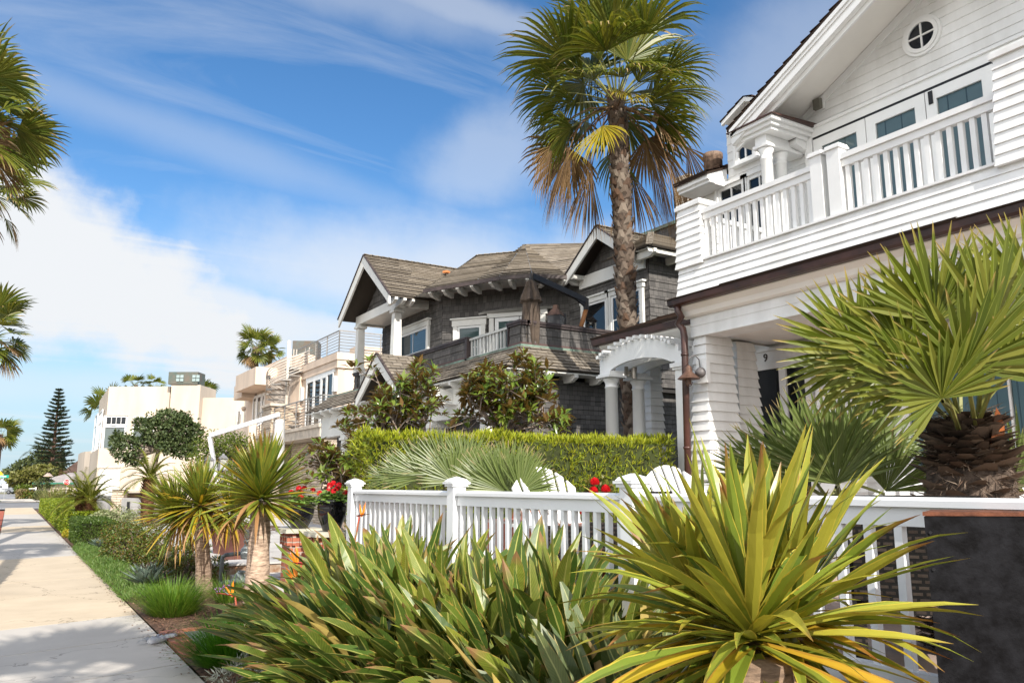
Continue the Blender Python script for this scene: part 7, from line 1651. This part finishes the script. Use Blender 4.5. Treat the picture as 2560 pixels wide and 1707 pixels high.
# agave
AGV = leafmat('agave_leaf', [(.10, .15, .115), (.14, .19, .15), (.18, .235, .18), (.085, .125, .095)], .45, .1, edge=(.26, .30, .24), edgew=.05, tip=(.10, .06, .04), tipamt=.03, var=.15)
def agave(label, c, L, n, seed, group=None):
    random.seed(seed); t = thing('agave', label, 'agave', tuple(c), group); m = MB()
    for k in range(n):
        f = k/n; el = R(86-66*f**1.0)+rnd(-.06, .06); d = sph(k*2.39996, el); m.blade(V(c)+V((0, 0, .06)), d, U3 if el < 1.35 else d.orthogonal(), L*rnd(.85, 1.05)*(.7+.3*f), .040*L/.4, -.12, 7, .55, lambda t: max(.02, (.62+1.2*t if t < .33 else 1.02-((t-.33)/.67)**1.25)))
    m.build('leaves', AGV, t)
c = at(352, 1478, Z=.05); agave('blue-grey agave rosette at the sidewalk edge between the grass tuft and ground cover', (c.x+.12, c.y+.2, .02), .56, 50, 95, 'agaves'); c = at(246, 1365, Z=.15); agave('small blue agave peeking from the ground cover by the near hedge', (c.x, c.y, .05), .38, 34, 96, 'agaves')
# pygmy date palms
PIN = leafmat('feather_leaflet', [(.11, .15, .015), (.17, .21, .025), (.25, .26, .04), (.30, .28, .05)], .4, .35, var=.1)
PTRUNK = leafmat('shaggy_red_bark', [(.20, .085, .035), (.13, .06, .03), (.28, .13, .06), (.09, .045, .025)], .95, 0, var=.3)
PCORE = pmat('red_brown_trunk', (.12, .055, .03), .95, .4, 10, bump=.5)
def pinnate(m, ms, b, d, L, n, ll, w, droop=1.2, sag=.6):
    p = V(b); d = V(d).normalized(); seg = 12; pts = [p.copy()]; ds = [d.copy()]
    for i in range(seg): p = p+d*(L/seg); d = (d+V((0, 0, -droop/seg*(.4+1.6*i/seg)))).normalized(); pts.append(p.copy()); ds.append(d.copy())
    ms.tube(pts, [.012*(1-.8*i/seg) for i in range(seg+1)], 4, False)
    for k in range(n):
        t = .12+.88*k/n; i = min(int(t*seg), seg-1); f = t*seg-i; q = pts[i].lerp(pts[i+1], f); dd = ds[i]
        sd = dd.cross(U3); sd = sd.normalized() if sd.length > .05 else RT.copy(); l = ll*(.35+.65*math.sin(math.pi*min(1, .15+t*.85)))*rnd(.85, 1.15)
        for sg in (-1, 1): m.blade(q, (sd*sg+dd*.75+U3*.22), U3, l, w, sag, 3, .3, lambda t: max(.04, 1-t**1.5))
def date_palm(label, base, hubs, L, nf, nl, ll, w, seed, rt=.11, group='pygmy date palms', mat=PIN, name='date_palm', droop=1.3, elmin=-10):
    random.seed(seed); t = thing(name, label, 'palm', tuple(base), group)
    for h in hubs:
        b = V(base)+V((h[0]-base[0], h[1]-base[1], 0))*.5; path = [b.lerp(V(h), i/6) for i in range(7)]; rad = [rt*(.8+.35*math.sin(i/6*2.6)) for i in range(7)]
        m = MB(); m.tube(path, rad, 14); o = m.build('trunk', PCORE, t, smooth=True); m = MB(); boots(m, path, rad, 170, rt*.7, out=.8); m.build('leaf_bases', PTRUNK, o)
        m, ms = MB(), MB()
        for k in range(nf):
            f = (k+.5)/nf; el = R(82-(82-elmin)*f); pinnate(m, ms, V(h)-V((0, 0, .02)), sph(k*2.39996, el), L*rnd(.85, 1.1), nl, ll, w, droop*rnd(.8, 1.2))
        o = m.build('crown', mat, t); ms.build('stalks', STALKG, o)
    return t
h1, h2 = P3(203, 1243, 27.5), P3(228, 1250, 27); date_palm('twin-trunked pygmy date palm growing among the low hedges', (h1.x*.5+h2.x*.5, 31, .02), [tuple(h1), tuple(h2)], 1.15, 26, 44, .26, .009, 101, .15)
h1 = P3(374, 1195, 30); date_palm('single-trunked pygmy date palm before the stone garden pier', (h1.x, h1.y, .02), [tuple(h1)], 1.2, 26, 44, .28, .010, 102, .20)
DPD = leafmat('dark_feather_leaf', [(.05, .065, .025), (.075, .09, .035), (.11, .125, .055)], .5, .25)
for px, py, D, lab, sd in ((128, 1122, 150, 'tall dark date palm left of the tall conifer', 103), (103, 1140, 155, 'lower dark date palm at the left of the far palm group', 104), (100, 1172, 158, 'dark date palm lowest in the far palm group', 107)):
    h1 = P3(px, py, D); date_palm(lab, (h1.x, h1.y, 0), [tuple(h1)], 4.2, 22, 14, .9, .10, sd, .45, 'far date palms', DPD, droop=1.5, elmin=-20)
h1 = P3(153, 1172, 120); date_palm('grey-brown date palm before the brown roofed house', (h1.x, h1.y, 0), [tuple(h1)], 1.7, 16, 14, .45, .05, 105, .25, 'far date palms', DPD, droop=2.0)
# Norfolk pine
nb = P3(126, 1200, 135); topz = at(126, 967, D=135).z; random.seed(110)
npn = thing('norfolk_pine', 'tall symmetrical conifer with tiered branches standing alone against the sky', 'tree', (nb.x, nb.y, 0))
m = MB(); m.tube([(nb.x, nb.y, 0), (nb.x, nb.y, topz*.5), (nb.x, nb.y, topz)], [.45, .28, .05], 10); m.build('trunk', pmat('brown_conifer_bark', (.11, .065, .045), .9, .2), npn)
P_, D_, U_ = [], [], []; mb = MB(); nw_ = 23
for k in range(nw_):
    f = k/(nw_-1); z = 3.2+(topz-.4-3.2)*f**.95; ln = (.3+3.2*(1-f)**.75*(1 if f > .08 else .8))*rnd(.9, 1.1)
    for j in range(7):
        a = j*2*math.pi/7+k*.5+rnd(-.15, .15); l = ln*rnd(.75, 1.12); d = V((math.cos(a), math.sin(a), rnd(-.02, .16)+.2*f)).normalized(); b = V((nb.x, nb.y, z)); mb.tube([b, b+d*l], [.05, .02], 4, False)
        for s in range(int(34+l*26)):
            q = .22+.78*random.random()**.8; c = b+d*(l*q)+V((rnd(-.16, .16)*(1.3-q), rnd(-.16, .16)*(1.3-q), rnd(-.02, .10))); P_.append(c); sd = d.cross(U3).normalized(); D_.append(d*.5+sd*rnd(-1, 1)+U3*rnd(.1, .7)); U_.append(V((rnd(-.4, .4), rnd(-.4, .4), 1)))
    
mb.build('branches', pmat('brown_conifer_bark', (.1, .06, .04)), npn)
k = len(P_); leaves('foliage', np.array(P_), np.array(D_), np.array(U_), .34+.26*RNG.random(k), .15, leafmat('conifer_leaf', [(.05, .08, .042), (.08, .115, .06), (.105, .145, .075)], .55, .15), npn, fold=.3)
# far greenery
OLV = leafmat('olive_crown_leaf', [(.10, .11, .02), (.15, .15, .03), (.20, .20, .04), (.12, .10, .03)], .5, .25); DGR = leafmat('far_green_leaf', [(.05, .07, .025), (.08, .10, .03), (.11, .13, .04)], .5, .25); TANG = leafmat('tan_grass_leaf', [(.30, .22, .11), (.24, .19, .08), (.16, .15, .06)], .7, .25)
g = P3(70, 1222, 126); bush('round_tree', 'wide rounded olive-brown tree at the street corner', 'tree', (g.x, g.y, 0), [blob(80, 1192, 126, 44, 22), blob(110, 1182, 127, 34, 18), blob(50, 1200, 126, 26, 16), blob(125, 1195, 128, 26, 16)], 5200, .5, .3, OLV, stems=3, r=.08, trunkpath=[(g.x, g.y, 0), tuple(P3(75, 1215, 126)), tuple(P3(85, 1200, 126))], trunkr=.25)
g = P3(85, 1180, 146); bush('dark_tree', 'dark green tree filling the gap under the far date palms', 'tree', (g.x, g.y, 0), [blob(70, 1175, 146, 42, 26), blob(110, 1160, 146, 36, 30), blob(138, 1155, 146, 26, 26), blob(40, 1185, 148, 30, 22)], 4200, .6, .35, DGR, stems=2, r=.1, trunkpath=[(g.x, g.y, 0), tuple(P3(85, 1190, 146)), tuple(P3(90, 1170, 146))], trunkr=.3)
for px, py, D, rx, rz, mt, lab, nm in ((55, 1236, 93, 12, 11, TANG, 'tan dry ornamental grass mound left of the estate sign', 'dry_grass_mound'), (80, 1238, 92, 18, 9, ROSE, 'low brownish shrub below the estate sign', 'low_shrub'), (105, 1238, 90, 15, 8, DGR, 'low green shrub right of the estate sign post', 'low_shrub'), (58, 1222, 104, 18, 8, LEMON, 'light green bush behind the dry grass mound', 'low_shrub'), (200, 1238, 52, 30, 18, ROSE, 'reddish leafy shrub under the twin-trunked palm crown', 'low_shrub'), (112, 1208, 110, 20, 12, DGR, 'dark shrub before the cottage eaves', 'low_shrub')):
    g = P3(px, py, D); bush(nm, lab, 'shrub', (g.x, g.y, 0), [blob(px, py, D, rx, rz)], 900, .35 if D > 60 else .16, .16 if D > 60 else .08, mt, stems=3, r=.02)
FLX = leafmat('flax_blade', [(.14, .17, .05), (.20, .22, .07), (.27, .26, .10), (.24, .13, .06)], .45, .3)
for px, D, lab, sd in ((125, 62, 'spiky flax clump behind the farthest hedge', 121), (160, 58, 'second spiky flax clump nearer the small palm', 122)):
    g = P3(px, 1245, D); random.seed(sd); t = thing('flax_clump', lab, 'plant', (g.x, g.y, 0), 'flax clumps'); m = MB()
    for k in range(150): a = rnd(0, 6.283); el = R(rnd(35, 88)); m.blade((g.x+.4*math.cos(a)*random.random(), g.y+.4*math.sin(a)*random.random(), 0), sph(a, el), U3 if el < 1.4 else RT, rnd(1.0, 2.0), .045, .35, 5, .3, yprof, droop_pow=2)
    m.build('blades', FLX, t)
# red roses before the tall hedge
g = P3(1490, 1240, 6.9); rs = bush('rose_bush', 'rose bush with red blooms between the two Adirondack chairs', 'shrub', (g.x, g.y, .72), [blob(1490, 1235, 6.9, 34, 40)], 500, .05, .03, ROSE, 'rose bushes', stems=5, r=.006)
for px, py in ((1487, 1208), (1514, 1226), (1462, 1283), (1484, 1230)):
    c = P3(px, py, 6.75); dd = rdir(50); leaves('red_bloom', np.array(c)+dd*.018, dd*.5+[0, 0, .8], dd, .038, .038, PETR, rs, fold=.3)
